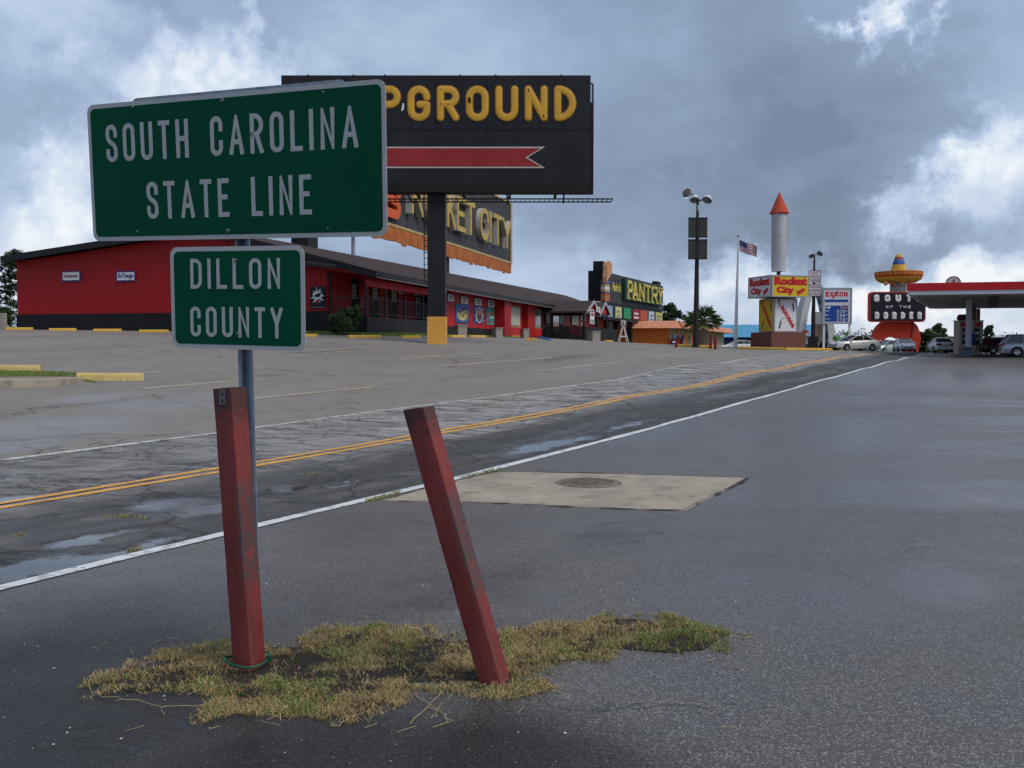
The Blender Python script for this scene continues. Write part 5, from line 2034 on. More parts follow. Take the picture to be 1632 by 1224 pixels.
# ---- white trestle sign
g_ = hit(993, 546)
TS = thing('trestle_sign', 'white A-shaped trestle holding a small white notice by the orange building', 'trestle', g_, R(10))
s_ = g_.y / F
H_ = 27 * s_
for sx_ in (-1, 1):
    for yy in (-.3, .3):
        mb = MB().tube([(sx_ * 7.6 * s_, yy, 0), (sx_ * .8 * s_, yy * .2, H_)], .035, 4)
        mb.build('leg', M_WHITE, TS)
MB().box(-4.6 * s_, 4.6 * s_, -.2, -.14, H_ * .33, H_ * .33 + .1).build('cross_bar', M_WHITE, TS)
nb = MB().box(-4 * s_, 3 * s_, -.16, -.1, H_ + .02, H_ + 8 * s_).build('notice', M_WHITE, TS)
mb = MB()
for k in range(3):
    mb.box(-3 * s_, random.uniform(.5, 2) * s_, -.175, -.162, H_ + (1 + 2.2 * k) * s_, H_ + (2.3 + 2.2 * k) * s_)
mb.build('print', MATS['print_black'], nb)

# ---- orange building with tile mansard
M_ORW = mat('orange_stucco', (.66, .175, .03), .7, .12, 1.2)
M_TILE = mat('salmon_tile', (.66, .29, .17), .7, .22, 1.5)
M_CREAMW = mat('cream_trim', (.55, .42, .28), .7, .1, 2)
YO = 128
oc_ = on_ground(1083, YO)
OB = thing('orange_building', 'low orange building with salmon tiled mansard roof behind the palm tree', 'building', oc_)
ow = lambda px, py, Y=YO: (at(px, py, Y).x - oc_.x, at(px, py, Y).z - oc_.z)
xl_ = ow(985, 530)[0]
z_e, z_t = ow(1083, 522.5)[1], ow(1083, 511.5)[1]
# right side recedes away from the road
rv = Vector((.34, .94, 0))
k_ = (1165 - 816) / F
tR = (k_ * YO - oc_.x) / (rv.x - k_ * rv.y)
tR = min(abs(tR), 85)
R1 = rv * tR
wallx = ow(1069, 530)[0]
MB().box(xl_, wallx, 1.2, 9, -2, z_e + .2).build('front_wall', M_ORW, OB)
mb = MB()
q0 = Vector((wallx, 1.2, 0))
mb.add([q0 + Vector((0, 0, -2)), q0 + R1 + Vector((0, 0, -2)), q0 + R1 + Vector((0, 0, z_e + .2)), q0 + Vector((0, 0, z_e + .2))], [(0, 1, 2, 3)])
mb.build('side_wall', M_CREAMW, OB)
nrm = Vector((rv.y, -rv.x, 0))
# soffit, then tile courses as stepped slabs
mb = MB()
mb.add([Vector((xl_, -.2, z_e)), Vector((.35, -.2, z_e)), Vector((.35, -.2, z_e)) + R1 + nrm * .3, R1 + Vector((wallx - 1, 4, z_e)), Vector((xl_, 6, z_e))], [(0, 1, 2, 3, 4)])
mb.build('soffit', M_CREAMW, OB)
nC = 5
for i in range(nC):
    a, b = i / nC, (i + 1) / nC
    za, zb2 = z_e + (z_t - z_e) * a, z_e + (z_t - z_e) * b
    ia, ib = .9 * a, .9 * b - .02
    mb = MB()
    A0, A1 = Vector((xl_, -.2 + ia - .08, za)), Vector((.35 - ia * .4, -.2 + ia - .08, za))
    B0, B1 = Vector((xl_, -.2 + ib, zb2 + .03)), Vector((.35 - ib * .4, -.2 + ib, zb2 + .03))
    C1, D1 = A1 + R1 + nrm * (.0), B1 + R1
    mb.add([A0, A1, B1, B0, C1, D1, A0 - Vector((0, 0, .06)), A1 - Vector((0, 0, .06)), C1 - Vector((0, 0, .06))],
           [(0, 1, 2, 3), (1, 4, 5, 2), (6, 7, 1, 0), (7, 8, 4, 1)])
    # raised ribs of the tiles
    nr = int((.35 - xl_) / .45)
    for k in range(nr):
        xx = xl_ + k * .45
        mb.add([(xx, A0.y - .05, za), (xx + .2, A0.y - .05, za), (xx + .2, B0.y - .05, zb2), (xx, B0.y - .05, zb2)], [(0, 1, 2, 3)])
    nr = int(tR / .5)
    for k in range(nr):
        p_, q_ = A1 + rv * (k * .5) + nrm * .05, B1 + rv * (k * .5) + nrm * .05
        mb.add([p_, p_ + rv * .22, q_ + rv * .22, q_], [(0, 1, 2, 3)])
    tag(mb.build('tile_course', M_TILE, OB, fixn=False), kind='stuff')
mb = MB().tube([(.35, -.32, z_e - .05), (-.02, .62, z_t + .08)], .09, 6)
mb.build('hip_tile', mat('hip_red', (.50, .09, .05), .7, .1, 2), OB)
mb = MB()
mb.add([Vector((xl_, .7, z_t)), Vector((.0, .7, z_t)), Vector((.0, .7, z_t)) + R1, Vector((xl_, 8, z_t))], [(0, 1, 2, 3)])
mb.build('roof_deck', M_FASC, OB)
sw = (nrm * .03)
for (ta, tb, z0_, z1__, mm, nm) in ((2.2, 6.5, .0, 2.0, M_GLASS, 'shop_window'), (8, 11, 0, 2.0, M_GLASS, 'shop_window'), (14, 18, .3, 2.0, M_TAN, 'door'), (20, 25, 0, 2.0, M_GLASS, 'shop_window')):
    if tb < tR:
        a, b = q0 + rv * ta + sw, q0 + rv * tb + sw
        mb = MB()
        mb.add([a + Vector((0, 0, z0_)), b + Vector((0, 0, z0_)), b + Vector((0, 0, z1__)), a + Vector((0, 0, z1__)), a + sw * 3 + Vector((0, 0, z0_)), b + sw * 3 + Vector((0, 0, z0_)), b + sw * 3 + Vector((0, 0, z1__)), a + sw * 3 + Vector((0, 0, z1__))],
               [(4, 5, 6, 7), (0, 4, 7, 3), (1, 2, 6, 5), (3, 7, 6, 2)])
        mb.build(nm, mm, OB)
for ta in (0.3, 7.2, 13):
    a = q0 + rv * ta + nrm * 1.2
    MB().box(a.x - .1, a.x + .1, a.y - .1, a.y + .1, -1.5, z_e).build('canopy_post', M_ORW, OB)

# vending machine at the corner
g_ = on_ground(1074, 124)
VM = thing('vending_machine', 'dark blue vending machine with a round red white and blue emblem', 'vending machine', g_, 0)
VM.scale = (1, 1, 1)
vh = 16 * 124 / F
M_NAVY = mat('navy_enamel', (.012, .018, .05), .35, .1, 2)
MB().bbox(-.55, .55, -.4, .4, 0, vh, .04).build('cabinet', M_NAVY, VM)
MB().box(-.75, -.56, -.45, .4, 0, vh).build('red_side', MATS['poster_red'], VM)
rr = .30
zc = vh * .66
half = lambda a0_, a1_: [(rr * math.cos(q), zc + rr * math.sin(q)) for q in np.linspace(a0_, a1_, 12)]
MB().prism(ell(0, zc, rr, rr), -.415, -.405).build('emblem', M_WHITE, VM)
MB().prism(half(R(20), R(160)), -.425, -.416).build('emblem_red', MATS['poster_red'], VM)
MB().prism(half(R(200), R(340)), -.425, -.416).build('emblem_blue', M_DKBLU, VM)
MB().box(-.12, .18, -.415, -.402, .15, vh * .42).build('bottle_picture', mat('print_palegrey', (.4, .45, .5), .5, .2, 4), VM)

# red posts by the palm island, leaning pair left and two upright right
M_OXB = mat('oxblood_paint', (.20, .016, .014), .55, .2, 2)
for px0, px1, pyb, pyt, lab in ((1077, 1081.5, 554, 535, 'dark red leaning post left of the palm island, outer one'), (1084, 1088, 552, 535, 'dark red leaning post left of the palm island, inner one'),
                                (1132, 1133.5, 556, 535, 'red upright post right of the palm, nearer the trunk'), (1140, 1140, 557, 538, 'red upright post right of the palm, outermost')):
    b_ = hit((px0), pyb)
    if b_.y > 95:
        b_ = on_ground(px0, 74)
    t_ = at(px1, pyt, b_.y)
    s_ = b_.y / F
    r_, L_ = beam('red_bollard', b_, t_, 3.4 * s_, R(20), M_OXB, lab, 'post')
    MB().lathe([(1.75 * s_, 0), (1.75 * s_, .03), (.9 * s_, .07)], 4, c=(0, 0, L_)).build('cap', M_OXB, r_)

# palm island kerb
ga, gb = hit(1080, 556), hit(1138, 558)
PIY = min(ga.y, 74)
def kerb(name, pts, label, m, r=.16):
    root = thing(name, label, 'kerb', pts[0])
    for i in range(len(pts) - 1):
        a, b = pts[i] - pts[0], pts[i + 1] - pts[0]
        n_ = max(1, int((b - a).length / 2.0))
        for k in range(n_):
            p_, q_ = a.lerp(b, k / n_ + .004), a.lerp(b, (k + 1) / n_ - .004)
            MB().tube([p_ + Vector((0, 0, .06)), q_ + Vector((0, 0, .06))], r, 8).build('kerb_block', m, root)
    return root


kerb('palm_island_kerb', [on_ground(1079, 73), on_ground(1138, 71.5), on_ground(1136, 77)], 'yellow kerb round the palm tree island', M_YELC)

# ---- floodlight pole with two square panels
M_POLE = mat('dark_bronze_pole', (.035, .030, .030), .5, .2, 2, metal=.3)
M_PANELB = mat('panel_back', (.045, .045, .042), .6, .25, 2)
M_LAMP = mat('lamp_aluminium', (.62, .64, .66), .35, .2, 4, metal=.35, spec=.5)


def floods(root, Y, px, py, arms, sc):
    for i, (dx, dz, aim) in enumerate(arms):
        o_ = Vector((dx, -.1, dz))
        M_ = Matrix.Translation(o_) @ Euler(aim).to_matrix().to_4x4()
        b = MB().lathe([(.06 * sc, -.30 * sc), (.18 * sc, -.26 * sc), (.28 * sc, -.10 * sc), (.36 * sc, .12 * sc), (.38 * sc, .16 * sc), (.34 * sc, .13 * sc), (.2 * sc, -.1 * sc), (.04 * sc, -.2 * sc)], 18, M=M_).build('floodlight', M_LAMP, root, smooth=True)
        MB().lathe([(.33 * sc, .10 * sc), (.30 * sc, .12 * sc), (0, .13 * sc)], 18, M=M_, caps=False).build('lens', M_GLASS, b, smooth=True)
        MB().tube([o_ + (M_.to_3x3() @ Vector((0, 0, -.25 * sc))), Vector((dx * .35, 0, dz - .12)), Vector((0, 0, dz - .2))], .045 * sc, 6).build('bracket_arm', M_POLE, root)


YPp = 72.0
g_ = on_ground(1109, YPp)
LP1 = thing('floodlight_pole', 'tall dark pole with three silver floodlights and two square panels by the palm', 'light pole', g_)
top_ = at(1112, 314, YPp)
tz = top_.z - g_.z
tx = top_.x - g_.x
MB().tube([(0, 0, 0), (tx * .5, 0, tz * .5), (tx, 0, tz)], [.24, .17, .09], 12).build('pole', M_POLE, LP1, smooth=True)
for pyt, pyb in ((348, 379.5), (382.5, 414)):
    zt_, zb2 = at(1111, pyt, YPp).z - g_.z, at(1111, pyb, YPp).z - g_.z
    w2 = 15 * YPp / F
    cx_ = at(1110.5, 380, YPp).x - g_.x
    p_ = MB().bbox(cx_ - w2, cx_ + w2, -.42, -.34, zb2, zt_, .02).build('square_panel', M_PANELB, LP1)
    mb = MB()
    for a_, b_, c_, d_ in ((cx_ - w2 - .01, cx_ + w2 + .01, zb2 - .01, zb2 + .06), (cx_ - w2 - .01, cx_ + w2 + .01, zt_ - .06, zt_ + .01)):
        mb.box(a_, b_, -.45, -.33, c_, d_)
    mb.build('panel_edge', M_POLE, p_)
    MB().box(cx_ - .1, cx_ + .1, -.48, -.43, zb2, zt_).build('clamp_rail', M_POLE, p_)
z_arm = at(1108, 319, YPp).z - g_.z
floods(LP1, YPp, 1112, 314, ((tx - .95, z_arm + .55, (R(115), 0, R(25))), (tx - .25, z_arm + .1, (R(150), 0, R(-10))), (tx + .75, z_arm + .08, (R(140), 0, R(-40)))), 1.05)
MB().box(tx - .02, tx + .2, -.15, .05, at(1113, 337, YPp).z - g_.z, at(1113, 327, YPp).z - g_.z).build('ballast_box', M_LAMP, LP1)

# ---- flagpole and flag
YFp = 80.0
g_ = on_ground(1172, YFp)
FP = thing('flagpole', 'thin white flagpole with gilt ball between the palm and the brick sign', 'flagpole', g_)
top_ = at(1177, 378, YFp) - g_
MB().tube([(0, 0, 0), (top_.x, 0, top_.z)], [.17, .06], 12).build('pole', M_WHITE, FP, smooth=True)
MB().lathe([(.01, -.14), (.1, -.1), (.14, 0), (.1, .1), (.01, .14)], 12, c=(top_.x, 0, top_.z + .12)).build('finial_ball', M_STEEL, FP, smooth=True)
a_ = at(1178.5, 383, YFp)
FL = thing('flag', 'stars and stripes flag flying to the right from the flagpole', 'flag', a_)
M_FR, M_FW, M_FB = mat('flag_red', (.36, .03, .05), .8, .1, 3), mat('flag_white', (.66, .66, .68), .8, .1, 3), mat('flag_blue', (.03, .045, .16), .8, .1, 3)
FWd, FH = 28 * YFp / F, 17.5 * YFp / F


def flagpt(u, v):
    x = u * FWd
    z = -(1 - v) * FH - .42 * u * FWd * .8 + .05 * math.sin(u * 9 + v)
    z += (.06 * FWd) * u * (1 - u)
    y = .13 * math.sin(u * 8.5 + v * 1.4) * (.3 + u)
    return Vector((x, y, z))


for s in range(13):
    mb = MB()
    v0, v1 = 1 - (s + 1) / 13, 1 - s / 13
    us = np.linspace(.42 if s < 7 else 0, 1, 12)
    vs = [flagpt(u, v) for u in us for v in (v0, v1)]
    mb.add(vs, [(2 * i, 2 * i + 2, 2 * i + 3, 2 * i + 1) for i in range(11)])
    mb.build('stripe', M_FR if s % 2 == 0 else M_FW, FL, smooth=True, fixn=False)
mb = MB()
us = np.linspace(0, .42, 8)
vs = [flagpt(u, v) for u in us for v in (1 - 7 / 13, 1)]
mb.add(vs, [(2 * i, 2 * i + 2, 2 * i + 3, 2 * i + 1) for i in range(7)])
can = mb.build('canton', M_FB, FL, smooth=True, fixn=False)
mb = MB()
for r_i in range(5):
    for c_i in range(6):
        c_ = flagpt(.035 + c_i * .07, 1 - (.7 + r_i * 1.4) / 13)
        mb.add([c_ + Vector((.025 * math.cos(k * PI / 5) * (1 if k % 2 == 0 else .45), -.012, .025 * math.sin(k * PI / 5) * (1 if k % 2 == 0 else .45))) for k in range(10)], [tuple(range(10))])
tag(mb.build('stars', M_FW, can, fixn=False), kind='stuff')

# ---- rocket sign on its brick base
YRk = 76.0
M_BRICK = None


def brick_mat():
    m = bpy.data.materials.new('red_brick')
    m.use_nodes = True
    t = NT(m.node_tree)
    p = m.node_tree.nodes['Principled BSDF']
    oc = t.n('TexCoord').outputs['Object']
    x, y, z = t.sep(oc)
    b = t.n('TexBrick')
    t.put(b.inputs['Vector'], t.comb(t.math('ADD', x, y), z, 0))
    b.inputs['Scale'].default_value = 4.4
    b.inputs['Color1'].default_value = (.19, .055, .038, 1)
    b.inputs['Color2'].default_value = (.12, .035, .028, 1)
    b.inputs['Mortar'].default_value = (.16, .11, .09, 1)
    b.inputs['Mortar Size'].default_value = .018
    t.put(p.inputs['Base Color'], b.outputs[0])
    p.inputs['Roughness'].default_value = .85
    return m


M_BRICK = brick_mat()
M_SYEL = mat('sign_yellow', (.62, .44, .03), .45, .1, 1)
M_SWHT = mat('sign_white', (.70, .70, .72), .45, .08, 1)
M_SRED = mat('sign_red', (.50, .02, .025), .45, .1, 2)
near = on_ground(1229.5, YRk)
TR_ = R(16.5)
s_ = YRk / F
ROK = thing('rocket_sign', 'white striped rocket with red cone above a boxy Rocket City sign on brick', 'sign', near, TR_)
zz = lambda py: at(1230, py, YRk).z - near.z
aB, aP, aK = 68.5 * s_, 42.5 * s_, 61.5 * s_
cS = Vector((aB / 2 - .05, aB / 2, 0))       # axis of the tower in local coordinates


def cbox(a, z0_, z1__, name, m):
    return MB().box(cS.x - a / 2, cS.x + a / 2, cS.y - a / 2, cS.y + a / 2, z0_, z1__).build(name, m, ROK)


cbox(aK * 1.02, -.6, zz(529), 'brick_base', M_BRICK)
cbox(aP * .96, zz(529), zz(474), 'pillar_core', M_TRIMG)
z0_, z1__ = zz(473), zz(438)
cbox(aB * .985, z0_ + .03, z1__ - .03, 'box_core', M_TRIMG)


def face(a, side, z0_, z1__, m, name, frame=True):
    """panel on the front (side 0, faces -y) or left (side 1, faces -x) of the tower"""
    hh = z1__ - z0_
    w_ = a
    o = MB().prism(rrect(w_, hh, .02, 2), -.03, .0).build(name, m, ROK)
    if side == 0:
        o.location = (cS.x, cS.y - a / 2 - .012, (z0_ + z1__) / 2)
    else:
        o.location = (cS.x - a / 2 - .012, cS.y, (z0_ + z1__) / 2)
        o.rotation_euler = (0, 0, -PI / 2)
    if frame:
        mb = MB()
        e = .09
        mb.box(-w_ / 2, w_ / 2, -.06, -.031, hh / 2 - e, hh / 2)
        mb.box(-w_ / 2, w_ / 2, -.06, -.031, -hh / 2, -hh / 2 + e)
        mb.box(-w_ / 2, -w_ / 2 + e, -.06, -.031, -hh / 2 + e, hh / 2 - e)
        mb.box(w_ / 2 - e, w_ / 2, -.06, -.031, -hh / 2 + e, hh / 2 - e)
        mb.build('frame', M_TRIMG, o)
    return o, w_, hh


def mini_rocket(o, x, z, s, ang, m):
    P = [(-.5, -.22), (.25, -.22), (.55, 0), (.25, .22), (-.5, .22), (-.75, .42), (-.68, .05), (-.8, 0), (-.68, -.05), (-.75, -.42)]
    ca, sa = math.cos(ang), math.sin(ang)
    MB().prism([(x + (a * ca - b * sa) * s, z + (a * sa + b * ca) * s) for a, b in P], -.05, -.034).build('rocket_emblem', m, o)


for side, m in ((0, M_SYEL), (1, M_SWHT)):
    o, w_, hh = face(aB, side, z0_, z1__, m, 'sign_face')
    typeset('lettering', 'Rocket', M_SRED, o, -w_ * .44, w_ * .44, hh * .04, hh * .42, -.036, .085)
    typeset('lettering', 'City', M_SRED, o, -w_ * .38, w_ * .10, -hh * .40, -hh * .02, -.036, .085)
    mini_rocket(o, w_ * .30, -hh * .20, hh * .38, R(28), M_SRED)
z2_, z3_ = zz(529) + .02, zz(475)
for side, m in ((0, M_SWHT), (1, M_SYEL)):
    o, w_, hh = face(aP, side, z2_, z3_, m, 'pillar_face')
    word = 'FIREWORKS'
    for i, c in enumerate(word):
        f_ = i / 8
        x = -w_ * .34 + w_ * .62 * f_
        z = hh * .34 - hh * .72 * f_
        mb = MB()
        hs = hh * .15
        for si, P in glyph(c, .62, .24):
            ca, sa = math.cos(R(-18)), math.sin(R(-18))
            mb.prism([(x + ((p[0] - .3) * ca - p[1] * sa) * hs, z + ((p[0] - .3) * sa + p[1] * ca) * hs) for p in P], -.045 - si * .002, -.032)
        mb.build('letter', M_SRED, o)
    for (ex, ez, ang) in ((.32, .24, 100), (-.24, -.28, 75)):
        ca, sa = math.cos(R(ang)), math.sin(R(ang))
        P = [(-.5, -.10), (.5, -.10), (.5, .10), (-.5, .10)]
        cr = MB().prism([(w_ * ex + (a * ca - b * sa) * hh * .24, hh * ez + (a * sa + b * ca) * hh * .24) for a, b in P], -.05, -.033).build('firecracker', mat('cracker_dark', (.05, .05, .045), .5, .3, 6), o)
        MB().tube([(w_ * ex + .5 * ca * hh * .3, -.05, hh * ez + .5 * sa * hh * .3), (w_ * ex + .62 * ca * hh * .3 + .1, -.05, hh * ez + .62 * sa * hh * .3), (w_ * ex + .7 * ca * hh * .3 + .25, -.05, hh * ez + .68 * sa * hh * .3)], .02, 5).build('fuse', M_FASC, cr)
# rocket
zc_ = lambda py: at(1230, py, YRk + 2.3).z - near.z
rz0, rz1, rz2 = zc_(433), zc_(340.5), zc_(307)
rr = 12 * s_
rbase = Vector((cS.x, cS.y, 0))
mb = MB().lathe([(.16, z1__ - .05), (.16, rz0 + .1)], 12, c=(rbase.x, rbase.y, 0))
mb.build('mast', M_FASC, ROK)
tube_ = MB().lathe([(rr * .94, rz0), (rr * .97, rz0 + .04), (rr * 1.0, rz1)], 40, c=(rbase.x, rbase.y, 0)).build('rocket_body', M_SWHT, ROK, smooth=True)
for k in range(26):
    mb = MB()
    vs = []
    for i in range(25):
        f_ = i / 24
        q = 2 * PI * k / 26 + f_ * 2.3
        for dq in (-.03, .03):
            r_ = rr * (.945 + .055 * f_) + .015
            vs.append((rbase.x + r_ * math.cos(q + dq), rbase.y + r_ * math.sin(q + dq), rz0 + .05 + (rz1 - rz0 - .08) * f_))
    mb.add(vs, [(2 * i, 2 * i + 2, 2 * i + 3, 2 * i + 1) for i in range(24)])
    mb.build('spiral_line', mat('spiral_grey', (.075, .075, .085), .6, .1, 2), tube_, fixn=False)
mb = MB()
prof = [(rr * 1.18, rz1 - .06)]
for i in range(11):
    f0 = i / 11
    r0_ = rr * 1.22 * (1 - f0) + .03
    z_ = rz1 + (rz2 - rz1) * f0
    prof += [(r0_, z_), (r0_ * .99, z_ + (rz2 - rz1) / 11 * .55), (r0_ - rr * .07, z_ + (rz2 - rz1) / 11 * .8)]
prof += [(.02, rz2)]
mb.lathe(prof, 28, c=(rbase.x, rbase.y, 0))
mb.build('red_cone', mat('cone_red', (.50, .075, .035), .5, .15, 2), ROK)
kerb('sign_island_kerb', [on_ground(1176, 75), on_ground(1250, 72.5), on_ground(1325, 80)], 'yellow kerb along the front of the brick rocket sign base', M_YELC, .14)

# ---- second light pole with truck parking notices
Y2 = 82.0
g_ = on_ground(1295.5, Y2)
LP2 = thing('notice_pole', 'dark pole with two floodlights and two white truck parking notices', 'light pole', g_)
tz = at(1298, 408, Y2).z - g_.z
tx = at(1298, 408, Y2).x - g_.x
MB().tube([(0, 0, 0), (tx * .5, 0, tz * .5), (tx, 0, tz)], [.22, .16, .07], 10).build('pole', M_POLE, LP2, smooth=True)
MB().box(-.35, .35, -.35, .35, -.3, 1.2).build('pole_base', M_FASC, LP2)
floods(LP2, Y2, 0, 0, ((tx - .36, tz + .05, (R(130), 0, R(30))), (tx + .5, tz + .25, (R(120), 0, R(-50)))), .75)
M_MAROON = mat('maroon_print', (.12, .02, .04), .6, .1, 2)
for pyt, pyb, rows in ((431.5, 451, ('NO', 'TRUCK', 'PARKING')), (453, 472.5, ('TRUCK', 'PARKING', 'IN REAR'))):
    zt_, zb2 = at(1297, pyt, Y2).z - g_.z, at(1297, pyb, Y2).z - g_.z
    cx_ = at(1297, 452, Y2).x - g_.x
    w2 = 9.8 * Y2 / F
    o = MB().prism(rrect(2 * w2, zt_ - zb2, .02, 2), -.04, .02).build('notice_panel', mat('notice_pinkwhite', (.62, .58, .60), .5, .08, 2), LP2, loc=(cx_, -.25, (zt_ + zb2) / 2))
    hh = zt_ - zb2
    mb = MB()
    e = .04
    for bx_ in ((-w2, w2, -hh / 2, -hh / 2 + e), (-w2, w2, hh / 2 - e, hh / 2), (-w2, -w2 + e, -hh / 2 + e, hh / 2 - e), (w2 - e, w2, -hh / 2 + e, hh / 2 - e)):
        mb.box(bx_[0], bx_[1], -.055, -.041, bx_[2], bx_[3])
    mb.build('border', M_MAROON, o)
    mb = MB()
    for i, s in enumerate(rows):
        wf = .42 if len(s) < 3 else .8
        letters(mb, s, -w2 * wf, w2 * wf, hh * (.17 - .29 * i), hh * (.38 - .29 * i), .15, y=-.045, dz=.002, gap=.3)
    mb.build('lettering', M_MAROON, o)

# ---- price sign
Y3 = 90.0
g_ = on_ground(1334, Y3)
EX = thing('fuel_price_sign', 'white framed fuel price sign with red name and blue price panel on two posts', 'price sign', g_)
ex = lambda px, py: (at(px, py, Y3).x - g_.x, at(px, py, Y3).z - g_.z)
xa, zt_ = ex(1311.5, 460)
xb, zb2 = ex(1355.5, 515)
M_EWH = mat('price_white', (.62, .63, .66), .45, .06, 1)
M_EBL = mat('price_blue', (.020, .065, .30), .45, .1, 1)
M_ERD = mat('price_red', (.52, .02, .04), .45, .08, 1)
MB().box(xa, xb, -.15, .15, zb2, zt_).build('cabinet', M_EWH, EX)
mb = MB()
for bx_ in ((xa - .06, xb + .06, zt_ - .05, zt_ + .08), (xa - .06, xb + .06, zb2 - .08, zb2 + .05), (xa - .06, xa + .06, zb2 + .05, zt_ - .05), (xb - .06, xb + .06, zb2 + .05, zt_ - .05)):
    mb.box(bx_[0], bx_[1], -.2, .2, bx_[2], bx_[3])
mb.build('frame', M_TRIMG, EX)
for px_ in (1313, 1354):
    xx = ex(px_, 520)[0]
    MB().box(xx - .09, xx + .09, -.09, .09, -.3, zb2).build('post', M_WHITE, EX)
mb = MB()
q0_, q1_ = ex(1315, 473), ex(1350, 465)
letters(mb, 'EXXON', q0_[0], q1_[0], q0_[1], q1_[1], .24, y=-.16, dz=.004, gap=.10)
a_, b_ = ex(1331.5, 474.5), ex(1337.5, 468)
mb.build('name_lettering', M_ERD, EX)
MB().prism([(ex(1324.5, 476)[0], ex(1324, 476)[1]), (ex(1327, 476)[0], ex(1327, 476)[1]), (ex(1335, 464.5)[0], ex(1335, 464.5)[1]), (ex(1332.5, 464.5)[0], ex(1332.5, 464.5)[1])], -.185, -.18).build('name_slash', M_ERD, EX)
q0_, q1_ = ex(1313.5, 481.5), ex(1351, 477.5)
MB().box(q0_[0], q1_[0], -.17, -.151, q0_[1], q1_[1]).build('blue_band', M_EBL, EX)
q0_, q1_ = ex(1313.5, 512.5), ex(1351, 487)
bp = MB().box(q0_[0], q1_[0], -.17, -.151, q0_[1], q1_[1]).build('price_panel', M_EBL, EX)
for s, py0, py1 in (('339', 499, 494), ('359', 505.5, 500.5), ('379', 512, 507)):
    a_, b_ = ex(1332.5, py0), ex(1346, py1)
    letters(None, s, a_[0], b_[0], a_[1], b_[1], .16, y=-.175, dz=.003, gap=.2, each=lambda c, m: m.build('price_digit', M_WHITE, bp))
    mb = MB()
    a_, b_ = ex(1347.4, py0), ex(1349.6, py1)
    mm_ = (a_[1] + b_[1]) / 2
    mb.box(a_[0], b_[0], -.178, -.174, mm_ - .012, mm_ + .012)
    letters(mb, '9', a_[0] + .02, b_[0] - .02, mm_ + .03, b_[1], .2, y=-.175, dz=.002)
    tag(mb.build('price_fraction', M_WHITE, bp), kind='stuff')
q0_, q1_ = ex(1314, 492), ex(1323, 488)
typeset('self_lettering', 'Self', M_WHITE, bp, q0_[0], q1_[0], q0_[1], q1_[1], -.176, .03)
q0_, q1_ = ex(1338, 492), ex(1349.5, 488)
typeset('cash_lettering', 'Cash', mat('cash_orange', (.6, .36, .12), .5, .1, 2), bp, q0_[0], q1_[0], q0_[1], q1_[1], -.176, .03)
for s, py in (('Regular', 497), ('Plus', 503.5), ('Supreme', 510)):
    q0_, q1_ = ex(1314, py), ex(1322 if s != 'Plus' else 1319, py - 3)
    typeset('grade_lettering', s, M_WHITE, bp, q0_[0], q1_[0], q0_[1], q1_[1], -.176, .01)

# ================================================================ FAR RIGHT: arch, sombrero sign, fuel station
# ---- white and blue arch behind the rocket sign
YAr = 108.0
g_ = on_ground(1297, YAr)
ARC = thing('entrance_arch', 'white arch with blue patterned inner face and grey crossbeam behind the brick sign', 'arch', g_)
ar = lambda px, py, Y=YAr: (at(px, py, Y).x - g_.x, at(px, py, Y).z - g_.z)
xl, zb_l = ar(1266, 560)
xr, _ = ar(1327, 560)
ztop_ = ar(1300, 452)[1]
xm = (xl + xr) / 2


def arch_pt(f_, inset=0.):
    q = PI * (1 - f_)
    hw = (xr - xl) / 2 - inset
    h_ = ztop_ + .5 - inset * 1.1
    return xm + hw * math.cos(q) * (1 - .12 * math.sin(q)), -.5 + h_ * math.sin(q) ** .85


mb, mi_ = MB(), MB()
nA = 28
O = [arch_pt(i / nA) for i in range(nA + 1)]
I = [arch_pt(i / nA, .8) for i in range(nA + 1)]
vs = []
for (ox, oz), (ix_, iz) in zip(O, I):
    vs += [(ox, -1.1, oz), (ox, 1.1, oz), (ix_, -1.1, iz), (ix_, 1.1, iz)]
fs = []
for i in range(nA):
    a, b = 4 * i, 4 * i + 4
    fs += [(a, b, b + 1, a + 1), (a, a + 2, b + 2, b), (a + 1, b + 1, b + 3, a + 3)]
mb.add(vs, fs)
mb.build('arch_shell', mat('arch_white', (.56, .55, .54), .6, .12, .5, streak=.2), ARC)
for i in range(nA):
    a, b = I[i], I[i + 1]
    m_ = MB()
    m_.add([(a[0], -1.12, a[1]), (b[0], -1.12, b[1]), (b[0], 1.12, b[1]), (a[0], 1.12, a[1])], [(0, 1, 2, 3)])
    m_.build('blue_tile_band', mat('arch_blue', (.05, .16, .34), .5, .5, 3) if i % 2 else mat('arch_paleblue', (.32, .44, .52), .5, .3, 3), ARC, fixn=False)
a_, b_ = ar(1286, 520), ar(1312, 498)
MB().box(a_[0], b_[0], -1.9, -1.5, a_[1] + .2, b_[1]).build('crossbeam', mat('beam_grey', (.30, .30, .31), .6, .15, 1), ARC)
for px_ in (1302, 1309):
    xx = ar(px_, 530)[0]
    MB().box(xx - .22, xx + .22, 0, .4, -.6, a_[1] + .3).build('column', M_CREAMW, ARC)

# orange board with white discs
g_ = on_ground(1283.5, 102)
OS = thing('orange_board', 'narrow orange board with three pale discs beside the arch', 'sign', g_, R(-30))
hh = 34 * 102 / F
MB().box(-.35, .35, -.1, .1, -.3, hh).build('board', mat('board_orange', (.55, .09, .02), .6, .15, 1), OS)
for k in range(3):
    MB().prism(ell(.22, hh * (.78 - .27 * k), .26, .26), -.14, -.11).build('pale_disc', M_WHITE, OS)

